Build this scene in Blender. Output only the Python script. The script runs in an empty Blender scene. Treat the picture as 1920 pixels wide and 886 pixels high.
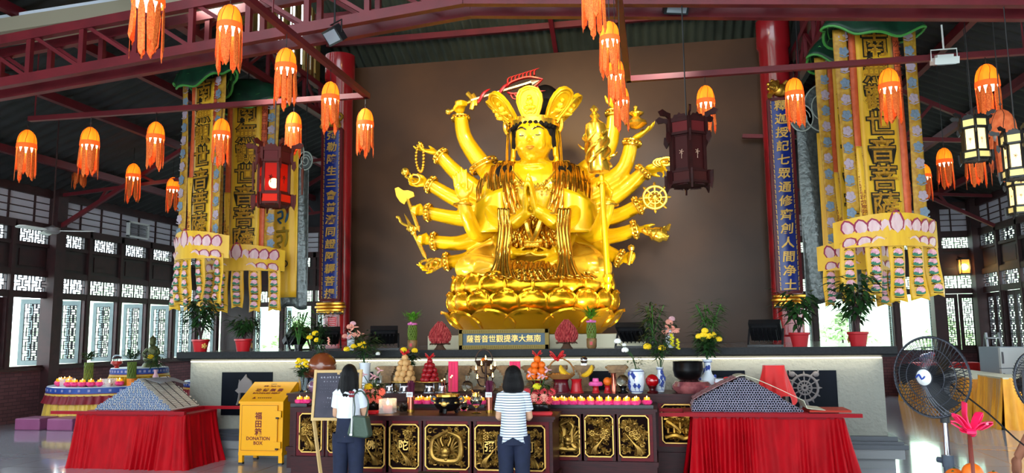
import bpy, math, random
from mathutils import Vector, Matrix
from mathutils.noise import noise as pnoise
S = bpy.context.scene
COL = S.collection
R = math.radians
sin, cos, pi = math.sin, math.cos, math.pi
rnd = random.Random(7)

# ---------------------------------------------------------------- camera, sky, exposure
FPX, CAMZ = 1458.0, 1.9
def _basis(yaw, p, r):
    th, p, r = R(yaw), R(p), R(r)
    f0 = Vector((-sin(th), cos(th), 0)); r0 = Vector((cos(th), sin(th), 0)); z = Vector((0, 0, 1))
    fw = f0*cos(p) + z*sin(p); u0 = -f0*sin(p) + z*cos(p)
    up = u0*cos(r) + r0*sin(r); rt = r0*cos(r) - u0*sin(r)
    return rt, up, fw
RT, UP, FW = _basis(10.36, 7.03, 0.704)
cam = bpy.data.objects.new('camera', bpy.data.cameras.new('camera'))
cam.data.sensor_width = 36; cam.data.lens = FPX*36/1920; cam.data.clip_end = 300
cam.matrix_world = Matrix(((RT.x, UP.x, -FW.x, 0), (RT.y, UP.y, -FW.y, 0), (RT.z, UP.z, -FW.z, CAMZ), (0, 0, 0, 1)))
COL.objects.link(cam); S.camera = cam
S.view_settings.view_transform = 'Standard'; S.view_settings.look = 'None'
S.view_settings.gamma = 1; S.view_settings.use_curve_mapping = False
S.view_settings.exposure = 0.45
S.cycles.use_denoising = True
S.cycles.max_bounces = 7; S.cycles.diffuse_bounces = 3; S.cycles.glossy_bounces = 4
S.cycles.transmission_bounces = 6; S.cycles.transparent_max_bounces = 12
S.cycles.sample_clamp_indirect = 6; S.cycles.caustics_reflective = False; S.cycles.caustics_refractive = False
w = bpy.data.worlds.new('sky'); S.world = w; w.use_nodes = True
bg = w.node_tree.nodes['Background']; bg.inputs[0].default_value = (0.80, 0.93, 1.0, 1); bg.inputs[1].default_value = 5.5

def at(px, py, Y=None, Z=None, X=None):     # a point of the photograph at a chosen real distance
    d = FW + RT*((px-960)/FPX) - UP*((py-443)/FPX)
    t = Y/d.y if Y is not None else ((Z-CAMZ)/d.z if Z is not None else X/d.x)
    return Vector((0, 0, CAMZ)) + d*t
def ppm(p):
    return FPX/((Vector(p)-Vector((0, 0, CAMZ))) @ FW)

def lamp(kind, name, loc, target=None, energy=100, color=(1, 1, 1), size=0.2, angle=60, blend=0.6):
    l = bpy.data.lights.new(name, kind); l.energy = energy; l.color = color
    if kind == 'SPOT': l.spot_size = R(angle); l.spot_blend = blend; l.shadow_soft_size = size
    elif kind == 'AREA': l.size = size
    else: l.shadow_soft_size = size
    o = bpy.data.objects.new(name, l); o.location = loc; COL.objects.link(o)
    if target is not None: o.rotation_euler = (Vector(target)-Vector(loc)).to_track_quat('-Z', 'Y').to_euler()
    return o
# the hall's ceiling floodlights on the statue
lamp('SPOT', 'flood_light', (-6.3, 8.9, 7.0), (-2.4, 14.6, 4.0), 850, (1, .95, .84), .18, 62)
lamp('SPOT', 'flood_light', (0.6, 9.2, 6.9), (-2.0, 14.6, 4.6), 820, (1, .95, .84), .18, 62)
lamp('SPOT', 'flood_light', (-2.2, 9.0, 8.0), (-2.2, 16.9, 7.0), 1100, (1, .62, .22), .3, 75, 1)

# ---------------------------------------------------------------- helpers
def lin(c):
    return tuple(((v/255)/12.92 if v <= 10 else (((v/255)+.055)/1.055)**2.4) for v in c)
MATS = {}
def mat(name, col=(200, 200, 200), rough=.5, metal=0, emit=0, ecol=None, bump=None, noise=None, spec=.5,
        trans=0, alpha=1, coat=0, sheen=0, wave=None, ior=1.45):
    if name in MATS: return MATS[name]
    m = bpy.data.materials.new(name); m.use_nodes = True; N = m.node_tree.nodes; L = m.node_tree.links
    b = N['Principled BSDF']; c = lin(col)
    b.inputs['Base Color'].default_value = (*c, 1); b.inputs['Roughness'].default_value = rough
    b.inputs['Metallic'].default_value = metal; b.inputs['Specular IOR Level'].default_value = spec
    b.inputs['Transmission Weight'].default_value = trans; b.inputs['Alpha'].default_value = alpha
    b.inputs['Coat Weight'].default_value = coat; b.inputs['Sheen Weight'].default_value = sheen
    b.inputs['IOR'].default_value = ior
    if emit:
        b.inputs['Emission Color'].default_value = (*lin(ecol or col), 1); b.inputs['Emission Strength'].default_value = emit
    if noise or bump:
        tc = N.new('ShaderNodeTexCoord')
    if noise:       # (scale, second colour, [stretch])
        nz = N.new('ShaderNodeTexNoise'); nz.inputs['Scale'].default_value = noise[0]; nz.inputs['Detail'].default_value = 4
        mp = N.new('ShaderNodeMapping'); mp.inputs['Scale'].default_value = noise[2] if len(noise) > 2 else (1, 1, 1)
        cr = N.new('ShaderNodeValToRGB'); cr.color_ramp.elements[0].position = .35; cr.color_ramp.elements[1].position = .65
        cr.color_ramp.elements[0].color = (*c, 1); cr.color_ramp.elements[1].color = (*lin(noise[1]), 1)
        L.new(tc.outputs['Object'], mp.inputs[0]); L.new(mp.outputs[0], nz.inputs[0])
        L.new(nz.outputs['Fac'], cr.inputs[0]); L.new(cr.outputs[0], b.inputs['Base Color'])
        if emit and ecol is None: L.new(cr.outputs[0], b.inputs['Emission Color'])
    if bump:        # (scale, strength, [stretch])
        nb = N.new('ShaderNodeTexNoise'); nb.inputs['Scale'].default_value = bump[0]; nb.inputs['Detail'].default_value = 3
        mp = N.new('ShaderNodeMapping'); mp.inputs['Scale'].default_value = bump[2] if len(bump) > 2 else (1, 1, 1)
        bp = N.new('ShaderNodeBump'); bp.inputs['Strength'].default_value = bump[1]; bp.inputs['Distance'].default_value = .02
        L.new(tc.outputs['Object'], mp.inputs[0]); L.new(mp.outputs[0], nb.inputs[0])
        L.new(nb.outputs['Fac'], bp.inputs['Height']); L.new(bp.outputs[0], b.inputs['Normal'])
    if wave:        # (scale, second colour, axis) hard stripes in object space
        tc = N.new('ShaderNodeTexCoord'); wv = N.new('ShaderNodeTexWave'); wv.bands_direction = wave[2]
        wv.inputs['Scale'].default_value = wave[0]; cr = N.new('ShaderNodeValToRGB'); cr.color_ramp.interpolation = 'CONSTANT'
        cr.color_ramp.elements[0].color = (*lin(wave[1]), 1); cr.color_ramp.elements[1].color = (*c, 1)
        cr.color_ramp.elements[1].position = wave[3]
        L.new(tc.outputs['Object'], wv.inputs[0]); L.new(wv.outputs['Fac'], cr.inputs[0]); L.new(cr.outputs[0], b.inputs['Base Color'])
    MATS[name] = m
    return m

def wloc(o):
    v = Vector((0, 0, 0))
    while o is not None:
        v = v + o.location; o = o.parent
    return v
def tag(o, label=None, cat=None, group=None, kind=None):
    if label: o['label'] = label
    if cat: o['category'] = cat
    if group: o['group'] = group
    if kind: o['kind'] = kind
    return o
def T(name, label, cat, loc=(0, 0, 0), rz=0, group=None):
    o = bpy.data.objects.new(name, None); COL.objects.link(o); o.location = loc; o.rotation_euler = (0, 0, rz)
    o.empty_display_size = .1
    return tag(o, label, cat, group)
def link(name, me, m=None, parent=None):
    o = bpy.data.objects.new(name, me); COL.objects.link(o)
    if m: me.materials.clear(); me.materials.append(m)
    if parent is not None: o.parent = parent
    return o
def inlay(o, mb, m):      # surface pattern set into a part's own mesh
    import bmesh
    bm = bmesh.new(); bm.from_mesh(o.data); k = len(o.data.materials); o.data.materials.append(m)
    vs = [bm.verts.new(v) for v in mb.v]
    for f in mb.f:
        try: fc = bm.faces.new([vs[i] for i in f]); fc.material_index = k; fc.smooth = False
        except ValueError: pass
    bm.to_mesh(o.data); bm.free(); return o
def copy_tree(o, parent=None):
    c = o.copy(); COL.objects.link(c); c.parent = parent
    for ch in list(o.children): copy_tree(ch, c)
    return c
def clone(o, loc, rz=None, label=None, group=None, sc=None):
    c = copy_tree(o); c.location = loc
    if rz is not None: c.rotation_euler = (0, 0, rz)
    if sc: c.scale = (sc, sc, sc)
    if label: c['label'] = label
    if group: c['group'] = group
    return c

class MB:
    def __init__(s): s.v = []; s.f = []; s.m = None
    def add(s, vs, fs):
        n = len(s.v)
        s.v += [tuple(s.m @ Vector(v)) if s.m else tuple(v) for v in vs]
        s.f += [tuple(i+n for i in f) for f in fs]
        return s
    def box(s, c, d, rz=0, rot=None, taper=1):
        x, y, z = d[0]/2, d[1]/2, d[2]/2; q = rot if rot else Matrix.Rotation(rz, 3, 'Z'); c = Vector(c)
        vs = [c + q @ Vector((a*x*(taper if k > 0 else 1), b*y*(taper if k > 0 else 1), k*z)) for k in (-1, 1) for a, b in ((-1, -1), (1, -1), (1, 1), (-1, 1))]
        return s.add(vs, [(3, 2, 1, 0), (4, 5, 6, 7), (0, 1, 5, 4), (1, 2, 6, 5), (2, 3, 7, 6), (3, 0, 4, 7)])
    def b2(s, a, b):        # box from corner a to corner b
        return s.box([(a[i]+b[i])/2 for i in range(3)], [abs(b[i]-a[i]) for i in range(3)])
    def bar(s, a, b, w, h=None, upv=(0, 0, 1)):     # rectangular bar between two points
        a, b = Vector(a), Vector(b); h = h or w; d = (b-a); l = d.length; d.normalize(); u = Vector(upv)
        if abs(d.dot(u)) > .98: u = Vector((0, 1, 0))
        x = d.cross(u).normalized(); y = x.cross(d)
        q = Matrix((x, d, y)).transposed()
        return s.box((a+b)/2, (w, l, h), rot=q)
    def tube(s, pts, r, seg=8, caps=True, closed=False, flat=1, fdir=None):
        pts = [Vector(p) for p in pts]; n = len(pts)
        rs = list(r) if isinstance(r, (list, tuple)) else [r]*n
        vs = []; fs = []; prev = None
        for i, p in enumerate(pts):
            t = (pts[(i+1) % n] - pts[i-1]) if closed else (pts[min(i+1, n-1)] - pts[max(i-1, 0)])
            if t.length < 1e-9: t = Vector((0, 0, 1))
            t.normalize()
            if prev is None:
                ref = Vector(fdir) if fdir else (Vector((0, 0, 1)) if abs(t.z) < .9 else Vector((1, 0, 0)))
            else: ref = prev
            x = ref - t*ref.dot(t)
            if x.length < 1e-6: x = t.orthogonal()
            x.normalize(); prev = x; y = t.cross(x)
            for k in range(seg):
                a = 2*pi*k/seg; vs.append(p + x*(cos(a)*rs[i]*flat) + y*(sin(a)*rs[i]))
        m = n if closed else n-1
        for i in range(m):
            for k in range(seg):
                a, b = i*seg+k, i*seg+(k+1) % seg; c, d = ((i+1) % n)*seg+(k+1) % seg, ((i+1) % n)*seg+k
                fs.append((a, b, c, d))
        if caps and not closed:
            fs.append(tuple(range(seg-1, -1, -1))); fs.append(tuple(range((n-1)*seg, n*seg)))
        return s.add(vs, fs)
    def ball(s, c, r, seg=12, rings=8, rot=None):
        r = r if isinstance(r, (list, tuple)) else (r, r, r); c = Vector(c); vs = []; fs = []
        for i in range(rings+1):
            th = pi*i/rings
            for k in range(seg):
                a = 2*pi*k/seg; v = Vector((r[0]*sin(th)*cos(a), r[1]*sin(th)*sin(a), r[2]*cos(th)))
                vs.append(c + (rot @ v if rot else v))
        for i in range(rings):
            for k in range(seg):
                fs.append((i*seg+k, (i+1)*seg+k, (i+1)*seg+(k+1) % seg, i*seg+(k+1) % seg))
        return s.add(vs, fs)
    def lathe(s, prof, c=(0, 0, 0), seg=20, fn=None, a0=0, a1=2*pi):
        n = len(prof); vs = []; fs = []; full = abs(a1-a0-2*pi) < 1e-6; ks = seg if full else seg+1
        for k in range(ks):
            a = a0+(a1-a0)*k/seg
            for i, (r, z) in enumerate(prof):
                q = fn(a, r, z) if fn else (r, z)
                vs.append((c[0]+q[0]*cos(a), c[1]+q[0]*sin(a), c[2]+q[1]))
        for k in range(seg):
            k2 = (k+1) % ks
            for i in range(n-1): fs.append((k*n+i, k2*n+i, k2*n+i+1, k*n+i+1))
        return s.add(vs, fs)
    def prism(s, poly, z0, z1, frame=None):      # polygon (x, y) extruded along the frame's third axis
        n = len(poly); F = frame if frame else Matrix.Identity(4)
        vs = [F @ Vector((x, y, z)) for z in (z0, z1) for x, y in poly]
        fs = [tuple(range(n-1, -1, -1)), tuple(range(n, 2*n))] + [(i, (i+1) % n, n+(i+1) % n, n+i) for i in range(n)]
        return s.add(vs, fs)
    def grid(s, fn, nu, nv, thick=None, cu=False):
        P = [[Vector(fn(i/nu, j/nv)) for j in range(nv+1)] for i in range(nu+1)]
        vs = [p for row in P for p in row]; W = nv+1
        fs = [(i*W+j, (i+1)*W+j, (i+1)*W+j+1, i*W+j+1) for i in range(nu) for j in range(nv)]
        if thick:
            n = len(vs); nor = []
            for i in range(nu+1):
                for j in range(nv+1):
                    a = P[min(i+1, nu)][j]-P[max(i-1, 0)][j]; b = P[i][min(j+1, nv)]-P[i][max(j-1, 0)]
                    c = a.cross(b); nor.append(c.normalized() if c.length > 1e-9 else Vector((0, 0, 0)))
            vs = vs + [v - nn*thick for v, nn in zip(vs, nor)]
            fs = fs + [tuple(x+n for x in reversed(f)) for f in fs]
            bd = [(i*W, (i+1)*W) for i in range(nu)] + [(nu*W+j, nu*W+j+1) for j in range(nv)] + \
                 [((i+1)*W+nv, i*W+nv) for i in range(nu)] + [(j+1, j) for j in range(nv)]
            fs = fs + [(b, a, a+n, b+n) for a, b in bd]
        return s.add(vs, fs)
    def mesh(s, name, smooth=True):
        me = bpy.data.meshes.new(name); me.from_pydata(s.v, [], s.f); me.validate(); me.update()
        if smooth: me.polygons.foreach_set('use_smooth', [True]*len(me.polygons))
        return me
    def build(s, name, m=None, parent=None, smooth=True, world=False, ang=40):
        if world and parent is not None:
            o = wloc(parent); s.v = [(v[0]-o.x, v[1]-o.y, v[2]-o.z) for v in s.v]
        me = s.mesh(name, smooth)
        if smooth and ang < 180: me.set_sharp_from_angle(angle=R(ang))
        return link(name, me, m, parent)
def remesh(mb, name, voxel, m, parent, smooth=6, world=True, tris=None):
    o0 = wloc(parent) if (world and parent is not None) else Vector((0, 0, 0))
    me = mb.mesh('tmp', False); t = bpy.data.objects.new('tmp', me); COL.objects.link(t)
    r = t.modifiers.new('r', 'REMESH'); r.mode = 'VOXEL'; r.voxel_size = voxel
    if smooth: q = t.modifiers.new('s', 'SMOOTH'); q.iterations = smooth; q.factor = .5
    dg = bpy.context.evaluated_depsgraph_get(); dg.update()
    ne = bpy.data.meshes.new_from_object(t.evaluated_get(dg)); bpy.data.objects.remove(t)
    ne.transform(Matrix.Translation(-o0)); ne.polygons.foreach_set('use_smooth', [True]*len(ne.polygons)); ne.name = name
    return link(name, ne, m, parent)
TXT = {}
def text_mesh(s, size, ext=.004, off=0, line=1.0, align='CENTER', shear=0):
    k = (s, round(size, 4), ext, off, line, align, shear)
    if k in TXT: return TXT[k]
    c = bpy.data.curves.new('t', 'FONT'); c.body = s; c.size = size; c.extrude = ext; c.offset = off; c.align_x = align
    c.align_y = 'CENTER'; c.space_line = line; c.resolution_u = 2; c.shear = shear
    t = bpy.data.objects.new('t', c); COL.objects.link(t); bpy.context.view_layer.update()
    dg = bpy.context.evaluated_depsgraph_get(); me = bpy.data.meshes.new_from_object(t.evaluated_get(dg)); bpy.data.objects.remove(t)
    TXT[k] = me
    return me
def text(s, size, loc, m, parent, name='lettering', ext=.004, off=0, line=1.0, align='CENTER', rot=(pi/2, 0, 0), shear=0, sx=1):
    me = text_mesh(s, size, ext, off, line, align, shear).copy(); o = link(name, me, m, parent)
    me.transform(Matrix.Translation(loc) @ Matrix.Rotation(rot[2], 4, 'Z') @ Matrix.Rotation(rot[0], 4, 'X') @ Matrix.Diagonal((sx, 1, 1, 1)))
    return o
def lerp(a, b, t): return a + (b-a)*t
def spline(P, t):       # Catmull-Rom through a list of Vectors
    n = len(P)-1; x = min(max(t, 0), 1)*n; i = min(int(x), n-1); u = x-i
    p0, p1, p2, p3 = P[max(i-1, 0)], P[i], P[i+1], P[min(i+2, n)]
    return .5*((2*p1) + (p2-p0)*u + (2*p0-5*p1+4*p2-p3)*u*u + (3*p1-p0-3*p2+p3)*u*u*u)
def sp(P, n): P = [Vector(p) for p in P]; return [spline(P, i/(n-1)) for i in range(n)]
def FR(o, x, y):        # frame with origin o and in-plane axes x, y
    x = Vector(x).normalized(); z = x.cross(Vector(y)).normalized(); y = z.cross(x)
    return Matrix(((x.x, y.x, z.x, o[0]), (x.y, y.y, z.y, o[1]), (x.z, y.z, z.z, o[2]), (0, 0, 0, 1)))
XZ = lambda o: FR(o, (1, 0, 0), (0, 0, 1))       # drawing in the wall plane; third axis points to -Y (the viewer)

# ---------------------------------------------------------------- materials
M_red = mat('red_steel_paint', (108, 24, 34), .45, noise=(3, (92, 20, 30)))
M_redcol = mat('red_lacquer', (150, 22, 30), .22, coat=.4)
M_wood = mat('dark_rosewood', (62, 19, 22), .4, noise=(6, (44, 13, 17), (1, 1, 8)), spec=.22)
M_woodred = mat('red_rosewood', (104, 18, 28), .4, noise=(6, (84, 14, 24), (1, 1, 6)), spec=.2)
M_frame = mat('dark_timber', (58, 28, 30), .55, noise=(5, (44, 22, 24)))
M_gilt = mat('carved_gilt', (176, 136, 62), .38, .75, noise=(9, (120, 86, 36)))
M_giltb = mat('bright_gilt_line', (228, 178, 92), .35, .5)
M_gold = mat('gold_paint', (240, 188, 14), .3, .3, noise=(1.5, (232, 176, 8)), coat=.4)
M_goldm = mat('burnished_gold', (244, 196, 66), .22, .86, bump=(5, .12))
M_robe = mat('robe_gold', (238, 184, 46), .24, .5, bump=(3, .1), coat=.4)
M_goldf = mat('gold_leaf_folds', (212, 158, 54), .2, .92, bump=(9, .25))
M_black = mat('black_lacquer', (14, 13, 15), .25, coat=.3)
M_blackp = mat('black_plastic', (22, 22, 25), .4)
M_hair = mat('black_hair', (10, 8, 10), .42, spec=.2, bump=(60, .6, (6, 6, .4)))
M_white = mat('white_paint', (225, 226, 226), .5)
M_dark = mat('dark_panel', (38, 27, 29), .5, noise=(4, (50, 34, 34)))
M_leaf = mat('green_leaf', (44, 92, 34), .45, noise=(9, (74, 122, 48)))
M_leafd = mat('dark_green_leaf', (26, 56, 26), .45, noise=(9, (44, 80, 36)))
M_redpl = mat('red_pot', (186, 20, 30), .35)
M_steel = mat('polished_steel', (200, 200, 205), .15, 1)
M_chrome = mat('brushed_steel', (150, 150, 155), .3, .9)
M_brass = mat('brass', (205, 160, 70), .25, .95)
M_yel = mat('yellow_petals', (250, 208, 16), .6)
M_glass = mat('clear_glass', (240, 248, 248), .02, trans=1, ior=1.3)
M_flame = mat('flame', (255, 214, 130), .5, emit=9, ecol=(255, 205, 110))
# ---------------------------------------------------------------- hall: floor, walls, windows
XL, XR, YB, XC = -14.34, 9.0, 24.0, -2.22
def struct(o): o['kind'] = 'structure'; return o
m_floor = mat('polished_floor_tile', (176, 180, 190), .1, spec=.8, noise=(.7, (128, 131, 142)), coat=.3)
n = m_floor.node_tree.nodes; l = m_floor.node_tree.links; b = n['Principled BSDF']
tc = n.new('ShaderNodeTexCoord'); br = n.new('ShaderNodeTexBrick'); br.offset = 0
br.inputs['Scale'].default_value = 1; br.inputs['Brick Width'].default_value = .8; br.inputs['Row Height'].default_value = .8
br.inputs['Mortar Size'].default_value = .004; br.inputs['Color1'].default_value = (*lin((178, 182, 192)), 1)
br.inputs['Color2'].default_value = (*lin((168, 172, 184)), 1); br.inputs['Mortar'].default_value = (*lin((95, 96, 102)), 1)
l.new(tc.outputs['Object'], br.inputs[0]); l.new(br.outputs[0], b.inputs['Base Color'])
struct(MB().b2((XL, -8, -.15), (XR, YB, 0)).build('floor', m_floor))
m_ground = mat('outside_paving', (222, 226, 216), .9, noise=(.4, (196, 212, 182)))  # near-white tone stands in for overexposed daylight outside
g = MB(); g.b2((-70, -50, -.5), (XL-.2, 70, -.2)); g.b2((XR+.2, -50, -.5), (60, 70, -.2)); g.b2((XL-.2, YB+.2, -.5), (XR+.2, 70, -.2)); g.b2((XL-.2, -50, -.5), (XR+.2, -8.05, -.2))
struct(g.build('ground', m_ground))
m_hill = mat('sunlit_grass_slope', (222, 228, 208), .9, noise=(1.6, (140, 176, 128)), bump=(3, 1))  # slope colour paled as if washed out by strong daylight
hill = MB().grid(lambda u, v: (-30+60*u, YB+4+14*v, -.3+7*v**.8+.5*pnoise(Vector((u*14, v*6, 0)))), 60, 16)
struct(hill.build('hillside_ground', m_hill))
def bush(x, y, r, h, k, lab):
    t = T('garden_shrub', lab, 'shrub', (x, y, -.2), group='shrubs outside the hall'); f = MB(); q = random.Random(k)
    for i in range(900):
        a = q.uniform(0, 2*pi); zz = q.uniform(.05, 1); rr = r*math.sqrt(q.uniform(.2, 1))*sin(pi*min(.97, zz*.8+.2))
        p = Vector((rr*cos(a), rr*sin(a), zz*h)); d = Vector((q.uniform(-1, 1), q.uniform(-1, 1), q.uniform(-.5, .8))).normalized()*.16; e = d.orthogonal().normalized()*.055
        f.add([p-d, p+e, p+d, p-e], [(0, 1, 2, 3)])
    f.build('foliage', mat('sunlit_pale_leaf', (150, 188, 120), .6, noise=(6, (196, 216, 170))), t); MB().tube([(0, 0, 0), (.03, 0, h*.4), (0, .05, h*.8)], [.06, .05, .02], 6).build('stem', M_frame, t)  # leaves paled too, daylight glare put into their colour
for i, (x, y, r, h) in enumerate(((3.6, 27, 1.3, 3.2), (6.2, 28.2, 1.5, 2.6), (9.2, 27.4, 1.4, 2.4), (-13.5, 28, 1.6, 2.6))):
    bush(x, y, r, h, i, ('tall green bush outside the back windows behind the right banner', 'broad green bush outside the open back window by the fan', 'green bush outside the closed shutters of the back corner',
                        'green bush outside the back windows behind the left banner')[i])
m_brick = mat('purple_brown_brick', (104, 66, 68), .8)
n = m_brick.node_tree.nodes; l = m_brick.node_tree.links; b = n['Principled BSDF']; tc = n.new('ShaderNodeTexCoord'); sx = n.new('ShaderNodeSeparateXYZ'); ad = n.new('ShaderNodeMath'); cx = n.new('ShaderNodeCombineXYZ')
br = n.new('ShaderNodeTexBrick'); br.inputs['Scale'].default_value = 1; br.inputs['Brick Width'].default_value = .24; br.inputs['Row Height'].default_value = .08; br.inputs['Mortar Size'].default_value = .008
br.inputs['Color1'].default_value = (*lin((110, 70, 72)), 1); br.inputs['Color2'].default_value = (*lin((92, 58, 62)), 1); br.inputs['Mortar'].default_value = (*lin((70, 48, 52)), 1)
l.new(tc.outputs['Object'], sx.inputs[0]); l.new(sx.outputs[0], ad.inputs[0]); l.new(sx.outputs[1], ad.inputs[1]); l.new(ad.outputs[0], cx.inputs[0]); l.new(sx.outputs[2], cx.inputs[1])
l.new(cx.outputs[0], br.inputs[0]); l.new(br.outputs[0], b.inputs['Base Color'])
m_wpan = mat('white_clerestory_panel', (205, 200, 214), .6)
M_shut = mat('daylit_teal_shutter', (150, 164, 166), .5, noise=(4, (128, 146, 150)))  # pale tone puts the outside daylight into the open leaves' colour
M_lat = mat('dark_lattice_wood', (48, 44, 52), .5)

LT = [((0, 0), (1, 0)), ((0, 1), (1, 1)), ((0, 0), (0, 1)), ((1, 0), (1, 1)), ((.2, .0), (.2, .3)), ((.2, .3), (.42, .3)), ((.42, .3), (.42, .5)), ((.0, .5), (.42, .5)), ((.2, 1), (.2, .7)), ((.2, .7), (.42, .7)),
      ((.42, .7), (.42, .5)), ((.8, 0), (.8, .3)), ((.8, .3), (.58, .3)), ((.58, .3), (.58, .7)), ((.58, .7), (.8, .7)), ((.8, .7), (.8, 1)), ((.58, .5), (1, .5)), ((.42, .15), (.58, .15)), ((.5, .0), (.5, .15)),
      ((.42, .85), (.58, .85)), ((.5, .85), (.5, 1)), ((.35, .15), (.5, .15)), ((.35, .85), (.65, .85)), ((.65, .15), (.5, .15))]
LCACHE = {}
def lattice(w, h, nx, nz, bw=.02, d=.03):
    k = (round(w, 3), round(h, 3), nx, nz)
    if k not in LCACHE:
        m = MB()
        for ix in range(nx):
            for iz in range(nz):
                cw, ch = w/nx, h/nz
                for (a, b2), (c, e) in LT:
                    x0, x1, z0, z1 = ix*cw+a*cw, ix*cw+c*cw, iz*ch+b2*ch, iz*ch+e*ch
                    m.b2((min(x0, x1)-bw/2, -d/2, min(z0, z1)-bw/2), (max(x0, x1)+bw/2, d/2, max(z0, z1)+bw/2))
        me = m.mesh('lattice', False); me.materials.append(M_lat); LCACHE[k] = me
    return LCACHE[k]
def lat(name, w, h, nx, nz, parent, loc):
    o = link(name, lattice(w, h, nx, nz), None, parent); o.location = loc; return o
def shutter(parent, x, w, hinge, ang, z0=1.27, h=1.56):   # leaf hinged at x, swung outward (+y)
    m = MB(); s = 1 if hinge == 'l' else -1
    fw = .085
    for a, c in (((0, 0), (fw, h)), ((w-fw, 0), (w, h)), ((fw, 0), (w-fw, fw*1.3)), ((fw, h-fw*1.3), (w-fw, h))):
        m.b2((s*a[0], -.02, a[1]), (s*c[0], .02, c[1]))
    o = m.build('shutter', M_shut if ang else M_frame, parent, False); o.location = (x, .06, z0); o.rotation_euler = (0, 0, s*R(ang))
    q = link('lattice_panel', lattice(w-2*fw, h-2.6*fw, 1, 4), None, o); q.location = (fw if s > 0 else -(w-fw), 0, fw*1.3)
    return o
WN = [0]
def window(origin, rz, w, angs, post=.1):
    WN[0] += 1
    t = bpy.data.objects.new('window_%d' % WN[0], None); COL.objects.link(t); t.location = origin; t.rotation_euler = (0, 0, rz); t['kind'] = 'structure'
    m = MB()
    for z0, z1 in ((1.2, 1.27), (2.84, 2.99), (3.35, 3.47)): m.b2((post/2, -.05, z0), (w-post/2, .07, z1))
    for x in (post/2, w-post/2-.05): m.b2((x, -.04, 1.27), (x+.05, .06, 2.84))
    m.build('window_frame', M_frame, t, False)
    iw = w-post-.1; x0 = post/2+.05
    lat('transom_lattice', iw, .36, 2, 1, t, (x0, 0, 2.99)); lat('transom_lattice', iw*.84, .31, 2, 1, t, (x0+iw*.08, 0, 4.13))
    if angs[0] is not None: shutter(t, x0, iw/2-.01, 'l', angs[0])
    if angs[1] is not None: shutter(t, x0+iw, iw/2-.01, 'r', angs[1])
def wall(name, origin, rz, length, bays, w, off, bigposts, plain=()):
    t = MB().b2((0, 0, 0), (length, .24, 1.2)).build(name, m_brick, None, False); t.location = origin; t.rotation_euler = (0, 0, rz); struct(t)
    f = MB(); d = MB(); wp = MB(); up = MB()
    f.b2((0, -.1, 1.16), (length, .28, 1.22))
    for z0, z1, yy in ((3.4, 3.5, -.04), (4.05, 4.13, -.04), (4.44, 4.62, -.06), (5.26, 5.45, -.08)): f.b2((0, yy, z0), (length, .12, z1))
    d.b2((0, .02, 3.48), (length, .1, 4.07))
    wp.b2((0, .03, 4.6), (length, .1, 5.28))
    for k in range(1, 4): f.b2((0, -.0, 4.6+k*.165), (length, .04, 4.622+k*.165))
    nb = int(length/w)
    for k in range(int((length-off)/(w*.62))+1): f.b2((off+k*w*.62-.015, -.01, 4.6), (off+k*w*.62+.015, .04, 5.28))
    for (a, c) in plain: d.b2((a, .0, 1.2 if length < 25 else 2.9), (c, .12, 4.5))
    k0 = min(bays); k1 = max(bays)
    for k in range(k0, k1+2):
        x = off+k*w; bp = any(abs(x-q) < .3 for q in bigposts)
        f.b2((x-(.16 if bp else .05), -.22 if bp else -.06, 1.2 if not bp else 0), (x+(.16 if bp else .05), .12, 5.5 if bp else 4.6))
        if k <= k1:     # solid margins round the upper transom
            iw = w-.2
            for a, c in ((x, x+.1+iw*.08), (x+w-.1-iw*.08, x+w)): d.b2((a, 0, 4.1), (c, .1, 4.46))
            up.b2((x+.22, -.0, 3.58), (x+w-.22, .03, 3.97))
    f.build('timber_frame', M_frame, t, False); d.build('dark_boarding', M_dark, t, False); wp.build('white_panel', m_wpan, t, False)
    if up.v: up.build('raised_panel', M_frame, t, False)
    q = Matrix.Rotation(rz, 4, 'Z')
    for k in bays:
        window(Vector(origin) + q @ Vector((off+k*w, 0, 0)), rz, w, bays[k], .1)
# left wall: local x runs along +Y from Y=-8
OPEN = (100, 66)
wall('wall_left', (XL, -8, 0), pi/2, 32, {k: ((0, 0) if k in (1,) else OPEN) for k in range(0, 9)}, 1.22, 8+12.79, (24.45,), plain=((0, 20.79),))
# back wall: local x along +X
bb = 23.34/21
bays = {k: (95, 95) for k in list(range(1, 5)) + list(range(16, 20))}; bays[20] = (0, 0)
wall('wall_back', (XL, YB, 0), 0, 23.34, {k: bays.get(k, (0, 0)) for k in range(0, 21) if k in bays}, bb, 0, (bb*20,), plain=((bb*5.0, bb*16.0), (0, bb)))
wall('wall_right', (XR, YB, 0), -pi/2, 32, {k: (0, 0) for k in range(0, 5)}, 1.22, .25, (.25,), plain=((6.4, 32),))

# ---------------------------------------------------------------- roof, trusses
m_roof = mat('dark_corrugated_roof', (44, 44, 46), .75, noise=(2, (34, 36, 36)))
m_roofb = mat('weathered_metal_sheet', (66, 72, 62), .6, noise=(1.2, (48, 54, 48)))
sl = .37
def corr(u): return .035*sin(u*2*pi/.22)
def roofgrid(fn, nu, nv, m, nm): struct(MB().grid(fn, nu, nv).build(nm, m, None, True, ang=180))
xk = XL-.9
roofgrid(lambda u, v: (lerp(xk, -7.6, v), lerp(-8, 24.6, u), 5.42+sl*(lerp(xk, -7.6, v)-XL)+.02*sin(u*32.6*2*pi/.3)), 900, 4, m_roof, 'ceiling')
xr = XR+.9
roofgrid(lambda u, v: (lerp(xr, 3.2, v), lerp(-8, 24.6, u), 5.42+.42*(XR-lerp(xr, 3.2, v))+.02*sin(u*32.6*2*pi/.3)), 900, 4, m_roof, 'ceiling')
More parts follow.
